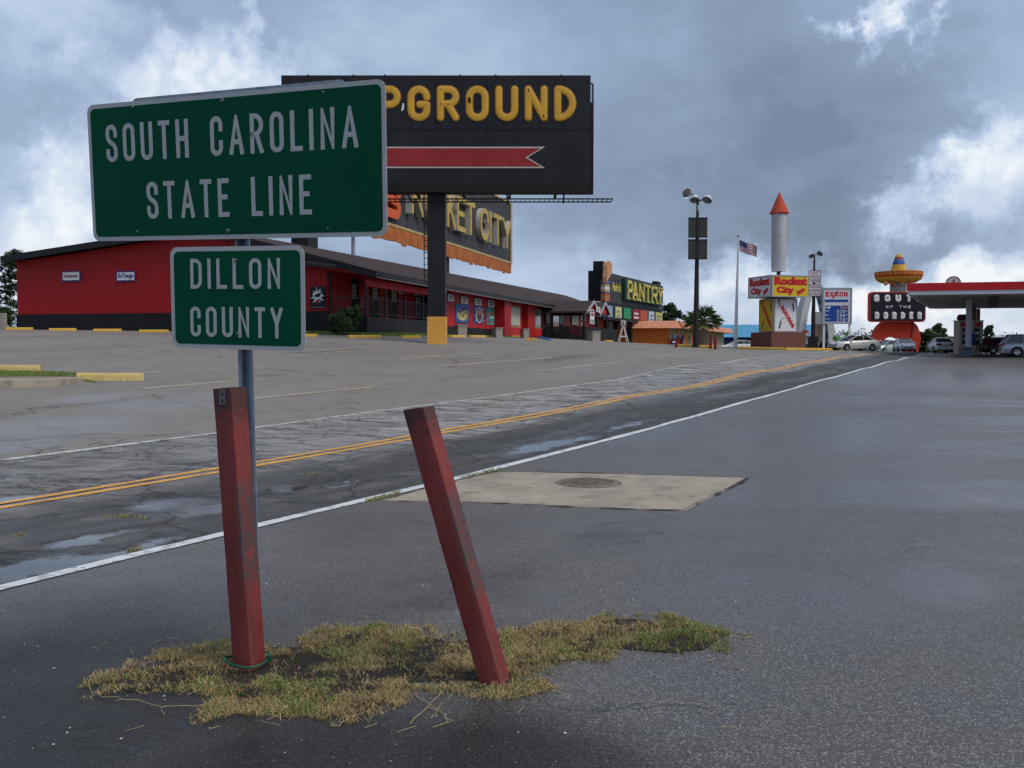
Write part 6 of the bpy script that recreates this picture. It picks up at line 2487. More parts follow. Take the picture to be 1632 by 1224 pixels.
# green animal statue on a maroon plinth
g_ = on_ground(1330, 104)
ST_ = thing('green_statue', 'green reclining animal statue on a dark red box behind the price sign', 'statue', g_)
M_FROG = mat('statue_green', (.045, .20, .04), .6, .3, 2)
sf = 104 / F
zb2 = 16 * sf
def blob_loft(pts, rads, n=10):
    return MB().tube(pts, rads, n)
blob_loft([(-3 * sf, 0, zb2 + 6 * sf), (0, 0, zb2 + 8.5 * sf), (5 * sf, -.1, zb2 + 6 * sf), (11 * sf, -.1, zb2 + 5 * sf), (16 * sf, -.1, zb2 + 8 * sf), (19 * sf, -.1, zb2 + 13 * sf)],
          [1.2 * sf, 4.6 * sf, 4.2 * sf, 3.6 * sf, 3 * sf, 2 * sf]).build('body', M_FROG, ST_, smooth=True)
blob_loft([(18 * sf, -.1, zb2 + 13.5 * sf), (20 * sf, -.1, zb2 + 15 * sf), (23.5 * sf, -.1, zb2 + 12.5 * sf)], [2.2 * sf, 2.6 * sf, 1.0 * sf]).build('head', M_FROG, ST_, smooth=True)
for x_ in (-1, 13):
    blob_loft([(x_ * sf, -.3, zb2 + 6 * sf), ((x_ + 3) * sf, -.5, zb2 + 1 * sf), ((x_ + 5) * sf, -.6, zb2)], [2.2 * sf, 1.4 * sf, 1.2 * sf]).build('leg', M_FROG, ST_, smooth=True)
PLN = thing('statue_plinth', 'dark red box with an orange box beside it under the green statue', 'plinth', g_)
MB().box(-5 * sf, 4 * sf, -.8, .8, -.5, zb2).build('red_box', M_OXB, PLN)
MB().box(4.2 * sf, 19 * sf, -.8, .8, -.5, zb2 - 3 * sf).build('orange_box', mat('ochre_box', (.45, .22, .04), .7, .2, 1), PLN)

# ---- great sombrero sign (plain pale drum where the figure's face would be)
YSm = 112.0
g_ = on_ground(1431, YSm)
SOM = thing('sombrero_sign', 'black SOUTH OF THE BORDER sign under a huge yellow sombrero on an orange arched base', 'sign', g_)
so = lambda px, py: (at(px, py, YSm).x - g_.x, at(px, py, YSm).z - g_.z)
so_ = lambda px, py, Y: (at(px, py, Y).x - g_.x, at(px, py, Y).z - g_.z)
M_SORG = mat('base_orange_red', (.48, .040, .018), .65, .1, .6)
M_HAT = mat('hat_gold', (.60, .33, .04), .6, .2, .8)
M_HATR = mat('hat_red', (.50, .06, .03), .6, .1, 1)
M_NAVYB = mat('panel_night', (.014, .014, .024), .5, .15, 1)
# base with arch opening
P = [so_(*q, YSm - 1.2) for q in ((1390, 563), (1391, 540), (1395, 528), (1400, 519), (1408, 512), (1455, 512), (1462, 519), (1466, 528), (1468, 540), (1463, 563))]
sa_ = lambda px, py: so_(px, py, YSm - 1.2)
arc_ = [sa_(1449, 563)] + [(sa_(1430 + 19 * math.cos(q), 0)[0], sa_(0, 556 - 19 * math.sin(q))[1]) for q in np.linspace(0, PI, 14)] + [sa_(1411, 563)]
full = [P[0]] + P[1:9] + [P[9]] + arc_
MB().prism(full[::-1], -1.2, -.4).build('arched_base', M_SORG, SOM)
xx = so(1446.5, 530)[0]
MB().box(xx - .04, xx + .04, -1.28, -1.21, so(0, 545)[1], so(0, 513)[1]).build('cable_pipe', M_FASC, SOM)
a_, b_ = so_(1386, 513, YSm - 2), so_(1476, 465, YSm - 2)
wS, hS = b_[0] - a_[0], b_[1] - a_[1]
cxS, czS = (a_[0] + b_[0]) / 2, (a_[1] + b_[1]) / 2
MB().prism([(cxS + x, czS + z) for x, z in rrect(wS, hS, .4)], -2.0, -1.25).build('sign_rim', M_HATR, SOM)
pn = MB().prism([(cxS + x, czS + z) for x, z in rrect(wS - .3, hS - .3, .3)], -2.1, -2.01).build('sign_panel', M_NAVYB, SOM)
lw = mat('bulb_white_letter', (.72, .70, .66), .5, .1, 3)
for s, (pa, pb_, pt_, pbm) in (('SOUTH', (1392, 1470, 469.5, 481.5)), ('OF THE', (1411, 1451, 487, 491.5)), ('BORDER', (1393.5, 1469, 497, 509))):
    A_, B_ = so_(pa, pbm, YSm - 2.1), so_(pb_, pt_, YSm - 2.1)
    tw_ = .36 if s != 'OF THE' else .24
    for c, lx, wd in text_layout(s, A_[0], B_[0], A_[1], B_[1], tw_, .45 if s != 'OF THE' else .3, .6):
        tube_letter(MB(), c, lx, A_[1], B_[1] - A_[1], wd, tw_, -2.16, .10).build('letter', lw, pn, smooth=True)
# drum and hat
zc0, zc1 = so(0, 465)[1], so(0, 449)[1]
mb = MB().lathe([(.95, zc0 - .1), (.95, zc1 + .3)], 24, c=(so(1431.5, 450)[0], 0, 0))
mb.build('pale_drum', mat('drum_pale', (.40, .45, .42), .6, .1, 1), SOM, smooth=True)
hx = so(1432, 440)[0]
zr = lambda py: so(0, py)[1]
rB = 36 * YSm / F
hat = MB().lathe([(.95, zr(450)), (rB * .72, zr(450.5)), (rB * .93, zr(446)), (rB, zr(439)), (rB, zr(433.5)), (rB * .965, zr(433.8)), (rB * .9, zr(438)), (rB * .45, zr(440)), (rB * .32, zr(436))], 48, c=(hx, 0, 0)).build('hat_brim', M_HAT, SOM, smooth=True)
mb = MB()
for k in range(30):
    q0_, q1_, qm = 2 * PI * k / 30, 2 * PI * (k + 1) / 30, 2 * PI * (k + .5) / 30
    mb.add([(hx + rB * 1.004 * math.cos(q0_), rB * 1.004 * math.sin(q0_), zr(434)), (hx + rB * 1.004 * math.cos(q1_), rB * 1.004 * math.sin(q1_), zr(434)), (hx + rB * 1.004 * math.cos(qm), rB * 1.004 * math.sin(qm), zr(440))], [(0, 1, 2)])
mb.lathe([(rB * 1.003, zr(439.0)), (rB * .972, zr(442.4))], 48, c=(hx, 0, 0), caps=False)
tag(mb.build('brim_zigzag', M_HATR, hat, fixn=False), kind='stuff')
cr = MB().lathe([(rB * .40, zr(439)), (rB * .34, zr(432)), (rB * .19, zr(414)), (rB * .12, zr(407)), (rB * .05, zr(404.5)), (.01, zr(404))], 28, c=(hx, 0, 0)).build('hat_crown', M_HAT, SOM, smooth=True)


def crown_r(py):
    pts = [(439, .40), (432, .34), (414, .19), (407, .12)]
    for (p0, r0), (p1_, r1_) in zip(pts, pts[1:]):
        if p1_ <= py <= p0:
            return rB * (r0 + (r1_ - r0) * (p0 - py) / (p0 - p1_)) + .03
    return rB * .1


for pa, pb_, c in ((421.5, 419, (.03, .10, .30)), (419, 416.5, (.05, .10, .42)), (416.5, 414.5, (.03, .22, .34)), (414.5, 410, (.30, .05, .12))):
    MB().lathe([(crown_r(pa), zr(pa)), (crown_r(pb_), zr(pb_))], 28, c=(hx, 0, 0), caps=False).build('crown_band', mat('crown_%g' % pa, c, .6, .15, 2), cr, smooth=True)
for px_, py_, c in ((1403, 453.5, (.50, .27, .06)), (1412, 452.5, (.50, .1, .05)), (1416, 455.5, (.45, .12, .05)), (1429.5, 452, (.6, .5, .05))):
    q = so(px_, py_)
    MB().lathe([(.01, -.25), (.18, -.17), (.25, 0), (.18, .17), (.01, .25)], 12, c=(q[0], -1.6, q[1])).build('hanging_ball', mat('ball_%d' % px_, c, .5, .1, 2), SOM, smooth=True)

# ---- fuel station canopy
YC = 68.0
n0 = at(1447, 470, YC)
zu = n0.z
n1 = at(1640, 469, 66.0)
CAN = thing('fuel_canopy', 'wide flat fuel station canopy with red fascia over a white band', 'canopy', (n0.x, n0.y, z1(n0.x, n0.y)))
cz_ = CAN.location.z
far_l = at(1481, 492, 93.0)
fv = Vector((far_l.x - n0.x, far_l.y - n0.y, 0))
rv_ = Vector((n1.x - n0.x, n1.y - n0.y, 0)).normalized() * 34
zu_ = zu - cz_
zr0_, zr1_ = at(1447, 463.7, YC).z - cz_, at(1447, 451.5, YC).z - cz_
A, Bq, Cq, Dq = Vector((0, 0, 0)), rv_, rv_ + fv, fv
ctr = (A + Bq + Cq + Dq) / 4
M_CRED = mat('canopy_red', (.50, .016, .026), .4, .06, .4)
M_CWH = mat('canopy_white', (.58, .59, .62), .5, .06, .4)
M_CUN = mat('canopy_soffit', (.42, .41, .40), .6, .12, .3)


def ring(name, z0_, z1__, off, m):
    mb = MB()
    P = [p_ + (p_ - ctr).normalized() * off for p_ in (A, Bq, Cq, Dq)]
    mb.hprism([(p_.x, p_.y) for p_ in P], z0_, z1__)
    return mb.build(name, m, CAN)


ring('white_band', zu_, zr0_, 0, M_CWH)
ring('red_fascia', zr0_ + .002, zr1_, .12, M_CRED)
mb = MB()
mb.hprism([(p_.x, p_.y) for p_ in [q + (ctr - q).normalized() * .5 for q in (A, Bq, Cq, Dq)]], zu_ - .03, zu_ - .004)
mb.build('soffit', M_CUN, CAN)
for f_ in (.17, .52, .86):
    a0_, a1_ = rv_ * (f_ - .012), rv_ * (f_ + .012)
    mb = MB()
    mb.hprism([((a0_ + fv * .08).x, (a0_ + fv * .08).y), ((a1_ + fv * .08).x, (a1_ + fv * .08).y), ((a1_ + fv * .92).x, (a1_ + fv * .92).y), ((a0_ + fv * .92).x, (a0_ + fv * .92).y)], zu_ - .09, zu_ - .032)
    mb.build('soffit_joint', mat('soffit_dark', (.10, .10, .10), .6, .2, .5), CAN)
for f_, gq in ((.10, .25), (.10, .75), (.35, .25), (.35, .75), (.70, .25), (.70, .75)):
    p_ = rv_ * f_ + fv * gq
    MB().box(p_.x - .4, p_.x + .4, p_.y - .4, p_.y + .4, zu_ - .10, zu_ - .032).build('canopy_light', M_GLASS, CAN)
for px_, Y, wd in ((1543, 74, 6.2), (1550.5, 84, 5.2), (1557.5, 92, 5)):
    p_ = at(px_, HZ, Y)
    w2 = wd / 2 * Y / F
    lz = z1(p_.x, p_.y) - cz_
    MB().box(p_.x - n0.x - w2, p_.x - n0.x + w2, Y - n0.y - w2, Y - n0.y + w2, lz - .2, zu_ - .03).build('canopy_column', M_CWH if Y < 80 else mat('column_dark', (.16, .13, .12), .6, .2, 1), CAN)

# round sign seen edge over the canopy
q = at(1519.5, 451, 84)
DS = thing('roof_disc', 'round pale grey dish rising behind the canopy edge', 'dish', (q.x, q.y, q.z - .3))
rD = 11.3 * 84 / F
MB().lathe([(rD, -.06), (rD, .06)], 40, M=Matrix.Translation((0, 0, .25)) @ Matrix.Rotation(R(90), 4, 'X')).build('disc', mat('dish_grey', (.40, .41, .42), .5, .1, 1), DS)
MB().lathe([(rD * 1.03, -.1), (rD * 1.03, .1), (rD * .97, .1), (rD * .97, -.1), (rD * 1.03, -.1)], 40, M=Matrix.Translation((0, 0, .25)) @ Matrix.Rotation(R(90), 4, 'X'), caps=False).build('rim', M_FASC, DS)
MB().box(-.04, .04, -.12, -.07, .25, .25 + rD * .6).build('feed_arm', M_FASC, DS)
MB().box(-.3, .3, -.14, -.07, .0, .3).build('feed_box', M_FASC, DS)
MB().tube([(0, .25, -.2), (0, .25, .4)], .12, 8).build('mast', M_FASC, DS)

# pump kiosk
YK = 77.0
g_ = on_ground(1547.5, YK)
KI = thing('pump_island_kiosk', 'cream fuel pump kiosk with red header panels beside the canopy column', 'fuel pump', g_)
sk = YK / F
hK = at(1547, 511.5, YK).z - g_.z
wK = 19.2 * sk
M_KC = mat('kiosk_cream', (.46, .42, .36), .6, .1, .8)
MB().bbox(-wK, wK, 0, 1.0, 0, hK, .03).build('housing', M_KC, KI)
MB().box(-wK - .05, wK + .05, -.06, 1.06, hK, hK + .06).build('cap', M_KC, KI)
for xa, xb in ((-wK * .92, -wK * .35), (wK * .28, wK * .80)):
    MB().box(xa, xb, -.05, -.002, hK - 9 * sk, hK - 2.5 * sk).build('header_panel', M_CRED, KI)
for xa, xb, mm in ((-wK * .76, -wK * .40, M_NAVY), (wK * .22, wK * .70, mat('pump_dark', (.03, .035, .06), .4, .2, 2))):
    d_ = MB().box(xa, xb, -.04, -.002, hK * .30, hK - 11 * sk).build('pump_face', mm, KI)
    MB().box(xa + .05, xb - .05, -.06, -.042, hK * .60, hK * .68).build('display', M_GLASS, d_)
    MB().box(xa + .1, xb - .1, -.07, -.042, hK * .42, hK * .50).build('nozzle_cradle', M_TRIMG, d_)
MB().box(wK * .06, wK * .22, -.35, -.05, hK * .28, hK * .62).build('blue_cabinet', M_EBL, KI)
MB().tube([(wK * .45, -.08, hK * .45), (wK * .5, -.3, hK * .2), (wK * .55, -.25, hK * .06), (wK * .58, -.1, hK * .3)], .025, 6).build('hose', M_FASC, KI)
MB().tube([(-.1, -.45, hK * .36), (wK * .12, -.5, hK * .36), (wK * .24, -.45, hK * .22), (wK * .22, -.4, .1)], .04, 6).build('hose', M_FASC, KI)
for k, (xx, yy) in enumerate(((-wK * .7, .5), (-wK * .5, .3), (-wK * .3, .6))):
    MB().lathe([(.18, 0), (.30, .15), (.22, .4), (.1, .5)], 8, c=(xx, yy, hK + .06)).build('red_ornament', M_MAROON, KI)
g2 = on_ground(1539, 72.5)
WB = thing('grey_bin', 'blue grey rounded waste bin in front of the fuel pump', 'bin', g2)
sb = 72.5 / F
MB().prism([(-7.4 * sb, 0), (7 * sb, 0), (7 * sb, 12 * sb), (4.5 * sb, 14 * sb), (-3 * sb, 14.6 * sb), (-7.4 * sb, 12.5 * sb)], -.35, .35).build('tub', mat('bin_greyblue', (.11, .15, .18), .5, .15, 2), WB)
MB().box(-6 * sb, 5 * sb, -.37, -.352, 10 * sb, 11 * sb).build('slot', M_FASC, WB)

# ================================================================ CARS
M_TYRE = mat('tyre_rubber', (.012, .012, .013), .8, .2, 10)
M_RIM = mat('alloy_rim', (.48, .49, .50), .35, .15, 6, metal=.7)
M_CGL = mat('car_glass', (.018, .022, .024), .08, .2, 1, spec=.9)
M_HLAMP = mat('headlamp', (.55, .56, .56), .15, .1, 5, spec=.9)
M_TLAMP = mat('tail_lamp', (.30, .01, .015), .2, .1, 5, spec=.8)
M_BPL = mat('black_plastic', (.016, .016, .017), .6, .15, 6)
PROF = {
    'sedan': dict(L=4.75, W=1.80, top=[(-2.37, .55), (-2.33, .82), (-2.15, .97), (-1.5, .99), (-1.0, .96), (0, .93), (.95, .92), (1.5, .84), (2.05, .73), (2.28, .62), (2.37, .45)],
                  cab=[(-1.72, .97), (-.95, 1.38), (.10, 1.42), (1.22, .90)], wb=(1.45, -1.32), wr=.315),
    'hatch': dict(L=4.1, W=1.76, top=[(-2.05, .5), (-2.02, .85), (-1.9, .96), (-1.3, .98), (0, .95), (.9, .95), (1.35, .88), (1.75, .76), (1.98, .62), (2.05, .45)],
                  cab=[(-1.85, .96), (-1.25, 1.40), (.0, 1.45), (1.15, .92)], wb=(1.28, -1.25), wr=.31),
    'suv': dict(L=4.6, W=1.85, top=[(-2.30, .6), (-2.28, .95), (-2.15, 1.06), (-1.3, 1.10), (0, 1.08), (.9, 1.06), (1.4, 1.0), (2.0, .92), (2.25, .8), (2.30, .55)],
                cab=[(-2.12, 1.05), (-1.75, 1.68), (.2, 1.72), (1.25, 1.05)], wb=(1.35, -1.28), wr=.37),
}


def car(name, label, X, Y, heading, kind, paint, group='cars around the fuel station', dz=0.):
    d = PROF[kind]
    g_ = Vector((X, Y, z1(X, Y) + dz))
    root = thing(name, label, 'car', g_, heading, group)
    L, W_ = d['L'], d['W']
    hw = W_ / 2
    mb = MB()
    vs, fs = [], []
    xs = [t_[0] for t_ in d['top']]
    for x, z in d['top']:
        e = abs(x) / (L / 2)
        wv_ = hw * (1 - .20 * max(0, (e - .72) / .28) ** 1.6)
        zb_ = .20 + .10 * max(0, (e - .8) / .2)
        zt_ = max(z, zb_ + .12)
        sec = [(0, zb_), (wv_ * .90, zb_), (wv_ * .985, zb_ + (zt_ - zb_) * .25), (wv_, zb_ + (zt_ - zb_) * .55), (wv_ * .965, zb_ + (zt_ - zb_) * .86), (wv_ * .86, zt_ - .005), (wv_ * .45, zt_ + .025), (0, zt_ + .03)]
        ringv = [(x, y_, z_) for y_, z_ in sec] + [(x, -y_, z_) for y_, z_ in sec[-2:0:-1]]
        vs += ringv
    n = 14
    for i in range(len(xs) - 1):
        for k in range(n):
            fs.append((i * n + k, i * n + (k + 1) % n, (i + 1) * n + (k + 1) % n, (i + 1) * n + k))
    fs += [tuple(range(n))[::-1], tuple((len(xs) - 1) * n + k for k in range(n))]
    mb.add(vs, fs)
    mb.build('body', paint, root, smooth=True)
    (x0, z0), (x1_, z1_), (x2, z2), (x3, z3) = d['cab']
    bw_, tw = hw * .86, hw * .66
    cb = [(x0, z0), (x1_, z1_), (x2, z2), (x3, z3)]
    # glasshouse
    bl = [Vector((x0, bw_ * .94, z0)), Vector((x3, bw_ * .94, z3)), Vector((x2, tw, z2 - .03)), Vector((x1_, tw, z1_ - .03))]
    brr = [Vector((p_.x, -p_.y, p_.z)) for p_ in bl]
    MB().add([bl[1], brr[1], brr[2], bl[2]], [(0, 1, 2, 3)]).build('windshield', M_CGL, root)
    MB().add([bl[0], brr[0], brr[3], bl[3]], [(3, 2, 1, 0)]).build('rear_window', M_CGL, root)
    for S_ in (bl, brr):
        xm_ = (x1_ + x2) / 2 - .05
        lo_ = S_[0].lerp(S_[1], (xm_ - x0) / (x3 - x0))
        hi_ = S_[3].lerp(S_[2], (xm_ - x1_) / (x2 - x1_))
        MB().add([S_[0], lo_, hi_, S_[3]], [(0, 1, 2, 3)]).build('side_window', M_CGL, root)
        MB().add([lo_, S_[1], S_[2], hi_], [(0, 1, 2, 3)]).build('side_window', M_CGL, root)
        s_ = 1 if S_ is bl else -1
        off = Vector((0, .012 * s_, .004))
        mbp = MB()
        for a, b, r_ in ((S_[1], S_[2], .032), (lo_, hi_, .028), (S_[0], S_[3], .055)):
            mbp.tube([a + off, b + off], r_, 6)
        mbp.tube([S_[0] + off, S_[1] + off], .02, 6)
        mbp.build('pillars', paint, root, smooth=True)
    rf = MB()
    vs, fs = [], []
    for i, f_ in enumerate((-.06, .12, .5, .88, 1.05)):
        xx = x1_ + (x2 - x1_) * f_
        zz_ = z1_ + (z2 - z1_) * f_ + (.0 if 0 < i < 4 else -.025)
        for yy, dz_ in ((-tw - .03, -.05), (-tw * .85, -.005), (0, .02), (tw * .85, -.005), (tw + .03, -.05)):
            vs.append((xx, yy, zz_ + dz_))
    for i in range(4):
        for k in range(4):
            a = i * 5 + k
            fs.append((a, a + 5, a + 6, a + 1))
    rf.add(vs, fs)
    rf.build('roof', paint, root, smooth=True)
    for xw in d['wb']:
        for s_ in (-1, 1):
            r_ = d['wr']
            Mx = Matrix.Translation((xw, s_ * (hw - .10), r_)) @ Matrix.Rotation(R(90) * -s_, 4, 'X')
            MB().lathe([(r_ * 1.14, .04), (r_ * 1.14, .105), (.01, .105)], 20, M=Mx, caps=False).build('wheel_arch', M_BPL, root)
            wh = MB().lathe([(r_ * .6, -.1), (r_ * .94, -.1), (r_, -.06), (r_, .10), (r_ * .95, .125), (r_ * .68, .125), (r_ * .66, .11), (.01, .11)], 24, M=Mx, caps=False).build('wheel', M_TYRE, root, smooth=True)
            MB().lathe([(r_ * .66, .112), (r_ * .63, .128), (r_ * .58, .118), (.01, .122)], 24, M=Mx, caps=False).build('rim', M_RIM, wh, smooth=True)
            mbs = MB()
            for k in range(5):
                q = 2 * PI * k / 5 + .3
                p_ = Vector((math.cos(q) * r_ * .44, math.sin(q) * r_ * .44, .1195))
                mbs.add([Mx @ (p_ + Vector((.075 * math.cos(q + a_), .05 * math.sin(q + a_) + 0, .002))) for a_ in (0, 1.2, 2.4, 3.6, 4.8)], [(0, 1, 2, 3, 4)])
            tag(mbs.build('spoke_openings', M_BPL, wh, fixn=False), kind='stuff')
    fx, rx_ = L / 2, -L / 2
    for s_ in (-1, 1):
        zt_ = d['top'][-3][1]
        MB().bbox(fx - .34, fx - .06, s_ * hw * .60 - .20, s_ * hw * .60 + .20, zt_ - .17, zt_ - .02, .03).build('headlight', M_HLAMP, root)
        zr_ = d['top'][1][1]
        MB().bbox(rx_ + .0, rx_ + .2, s_ * hw * .66 - .20, s_ * hw * .66 + .20, zr_ - .14, zr_ + .05, .03).build('taillight', M_TLAMP, root)
        mx = x3 - .28
        MB().bbox(mx - .07, mx + .07, s_ * (hw - .02) - .11 + s_ * .05, s_ * (hw - .02) + .11 + s_ * .05, z3 - .02, z3 + .12, .03).build('mirror', paint, root)
        MB().box(-.28, -.12, s_ * hw * .985 - .012, s_ * hw * .985 + .012, .76, .79).build('door_handle', paint, root)
        MB().box(rx_ + .7, fx - .9, s_ * hw * .99 - .01, s_ * hw * .99 + .014, .48, .54).build('side_moulding', paint, root)
    MB().bbox(fx - .16, fx + .03, -hw * .80, hw * .80, .26, .48, .04).build('front_bumper', paint, root)
    MB().box(fx - .1, fx + .035, -.5, .5, .50, .58).build('grille', M_BPL, root)
    MB().box(fx - .1, fx + .04, -hw * .6, hw * .6, .28, .36).build('lower_grille', M_BPL, root)
    MB().bbox(rx_ - .03, rx_ + .16, -hw * .82, hw * .82, .28, .52, .04).build('rear_bumper', paint, root)
    MB().box(rx_ - .012, rx_ + .05, -.26, .26, .62, .75).build('license_plate', mat('plate', (.35, .40, .42), .5, .3, 20), root)
    MB().box(rx_ + .15, fx - .2, -hw * .84, hw * .84, .16, .26).build('underbody', M_BPL, root)
    return root


P_SILV = mat('silver_car_paint', (.46, .47, .48), .3, .04, 1, metal=.45, coat=.6)
P_WHITE = mat('white_car_paint', (.66, .66, .66), .35, .04, 1, coat=.5)
P_PALE = mat('pale_green_car_paint', (.42, .50, .48), .3, .04, 1, metal=.3, coat=.5)
P_SUV = mat('silver_blue_car_paint', (.42, .46, .54), .3, .04, 1, metal=.4, coat=.6)
P_DARK = mat('dark_car_paint', (.02, .02, .022), .3, .05, 1, coat=.6)
q = on_ground(1361, 85)
car('sedan', 'silver four door sedan seen from its left front side by the price sign', q.x, q.y, R(180 + 18), 'sedan', mat('pale_silver_car_paint', (.64, .64, .63), .3, .04, 1, metal=.15, coat=.5))
q = on_ground(1441, 96)
car('sedan', 'dark silver car facing the road in front of the sombrero sign', q.x, q.y, R(-90 - 14), 'hatch', P_SILV)
q = on_ground(1412, 101)
car('hatchback', 'pale car half hidden by the road crest left of the dark silver car', q.x, q.y, R(180 + 30), 'hatch', P_PALE, dz=-.02)
q = on_ground(1499, 88)
car('hatchback', 'white car seen from behind with red tail lamps at the pumps', q.x, q.y, R(90 - 14), 'sedan', P_WHITE)
q = on_ground(1523, 95)
car('sedan', 'black car hidden behind the bent over person at the pump', q.x, q.y, R(75), 'sedan', P_DARK)
q = on_ground(1648, 70.0)
car('suv', 'silver blue sport utility car cut by the right edge of the photo', q.x, q.y, R(-19), 'suv', P_SUV)
q = on_ground(1594, 78)
car('sedan', 'black car behind the rear of the silver blue sport utility', q.x, q.y, R(10), 'sedan', P_DARK)
q = on_ground(1586, 96)
car('van', 'white car far behind the people at the right pumps', q.x, q.y, R(160), 'suv', P_WHITE)
q = on_ground(1177, 112)
car('hatchback', 'pale silver car parked behind the flagpole', q.x, q.y, R(180), 'sedan', P_WHITE)
q = on_ground(1287, 95)
car('sedan', 'grey car glimpsed behind the corner of the brick base', q.x, q.y, R(-100), 'sedan', mat('grey_car_paint', (.12, .12, .13), .3, .05, 1, coat=.5))


# ================================================================ PEOPLE
def person(label, loc, rz, J, mats, hair):
    """one continuous skinned figure; mats = (skin, top, trousers, shoes)"""
    names = list(J)
    me = bpy.data.meshes.new('body')
    ed = [(a, b) for a, b in (('pelvis', 'waist'), ('waist', 'chest'), ('chest', 'neck'), ('neck', 'head0'), ('head0', 'head1'),
                              ('chest', 'shL'), ('shL', 'elL'), ('elL', 'wrL'), ('wrL', 'paL'), ('chest', 'shR'), ('shR', 'elR'), ('elR', 'wrR'), ('wrR', 'paR'),
                              ('pelvis', 'hiL'), ('hiL', 'knL'), ('knL', 'anL'), ('anL', 'toL'), ('pelvis', 'hiR'), ('hiR', 'knR'), ('knR', 'anR'), ('anR', 'toR'))]
    P = {k: Vector(v[:3]) for k, v in J.items()}
    Rd = {k: v[3] for k, v in J.items()}
    for s in 'LR':
        pa, wr = P['pa' + s], P['wr' + s]
        d = (pa - wr).normalized()
        sd = d.cross(Vector((0, 1, 0)))
        sd = sd.normalized() if sd.length > .1 else Vector((1, 0, 0))
        for f in range(5):
            nm = 'f%d%s' % (f, s)
            if f == 0:
                P[nm] = wr + d * .05 + sd * .055
            else:
                P[nm] = pa + d * (.085 - abs(f - 2.5) * .012) + sd * (.022 * (f - 2.5))
            Rd[nm] = .009
            ed.append((('wr' if f == 0 else 'pa') + s, nm))
    keys = list(P)
    me.from_pydata([P[k] for k in keys], [(keys.index(a), keys.index(b)) for a, b in ed], [])
    o = bpy.data.objects.new('body', me)
    COL.objects.link(o)
    md = o.modifiers.new('skin', 'SKIN')
    md.use_smooth_shade = True
    sv = me.skin_vertices[0].data
    for i, k in enumerate(keys):
        sv[i].radius = (Rd[k], Rd[k] * .85)
        sv[i].use_root = k == 'pelvis'
    o.modifiers.new('sub', 'SUBSURF').levels = 1
    dg = bpy.context.evaluated_depsgraph_get()
    m2 = bpy.data.meshes.new_from_object(o.evaluated_get(dg))
    bpy.data.objects.remove(o)
    m2.materials.clear()
    for m_ in mats:
        m2.materials.append(m_)
    seg = {'head0': 0, 'head1': 0, 'neck': 0, 'wrL': 0, 'wrR': 0, 'paL': 0, 'paR': 0, 'waist': 1, 'chest': 1, 'shL': 1, 'shR': 1, 'elL': 1, 'elR': 1, 'pelvis': 2, 'hiL': 2, 'hiR': 2, 'knL': 2, 'knR': 2,
           'anL': 2, 'anR': 2, 'toL': 3, 'toR': 3}
    for pg in m2.polygons:
        c = pg.center
        k = min(P, key=lambda q: (P[q] - c).length)
        pg.material_index = seg.get(k, 0)
        pg.use_smooth = True
    root = thing('person', label, 'person', loc, rz)
    b = bpy.data.objects.new('body', m2)
    COL.objects.link(b)
    b.parent = root
    h0, h1 = P['head0'], P['head1']
    ax = (h1 - h0).normalized()
    M_ = Matrix.Translation((h0 + h1) / 2 + ax * .02) @ Vector((0, 0, 1)).rotation_difference(ax).to_matrix().to_4x4()
    MB().lathe([(.088, -.03), (.108, .03), (.105, .09), (.07, .14), (.01, .155)], 14, M=M_ @ Matrix.Translation((-.012, 0, 0))).build('hair', hair, b, smooth=True)
    nose = M_ @ Vector((.115, 0, -.01))
    MB().lathe([(.012, -.02), (.018, -.01), (.004, .03)], 8, c=nose).build('nose', mats[0], b, smooth=True)
    for s in (-1, 1):
        e = M_ @ Vector((.098, s * .033, .02))
        MB().lathe([(.002, -.01), (.011, 0), (.002, .01)], 8, c=e).build('eye', M_FASC, b)
        e = M_ @ Vector((.0, s * .10, .0))
        MB().lathe([(.004, -.03), (.018, 0), (.004, .03)], 8, c=e).build('ear', mats[0], b, smooth=True)
    e = M_ @ Vector((.100, 0, -.05))
    MB().box(e.x - .01, e.x + .01, e.y - .025, e.y + .025, e.z - .005, e.z + .005).build('mouth', M_MAROON, b)
    return root


SKIN = mat('skin_brown', (.16, .08, .05), .6, .1, 8)
SK2 = mat('skin_light', (.36, .21, .15), .6, .1, 8)
CL1 = mat('cloth_brown_black', (.022, .017, .014), .85, .2, 6)
CL2 = mat('cloth_black', (.012, .012, .013), .85, .2, 6)
CL3 = mat('cloth_grey', (.10, .10, .12), .85, .2, 6)
CL4 = mat('cloth_dark_red', (.10, .012, .018), .85, .2, 6)
HAIR = mat('dark_hair', (.012, .010, .009), .6, .2, 10)
STAND = dict(pelvis=(0, 0, .96, .15), waist=(0, 0, 1.12, .14), chest=(.0, 0, 1.34, .16), neck=(.01, 0, 1.50, .06), head0=(.03, 0, 1.58, .085), head1=(.035, 0, 1.68, .095),
             shL=(0, .19, 1.42, .07), elL=(-.03, .25, 1.14, .048), wrL=(.06, .24, .90, .032), paL=(.09, .23, .83, .035), shR=(0, -.19, 1.42, .07), elR=(-.02, -.25, 1.14, .048), wrR=(.10, -.22, .92, .032), paR=(.14, -.21, .86, .035),
             hiL=(0, .10, .88, .11), knL=(.03, .11, .50, .07), anL=(-.02, .12, .09, .045), toL=(.14, .13, .045, .042), hiR=(0, -.10, .88, .11), knR=(.04, -.11, .50, .07), anR=(0, -.12, .09, .045), toR=(.16, -.13, .045, .042))
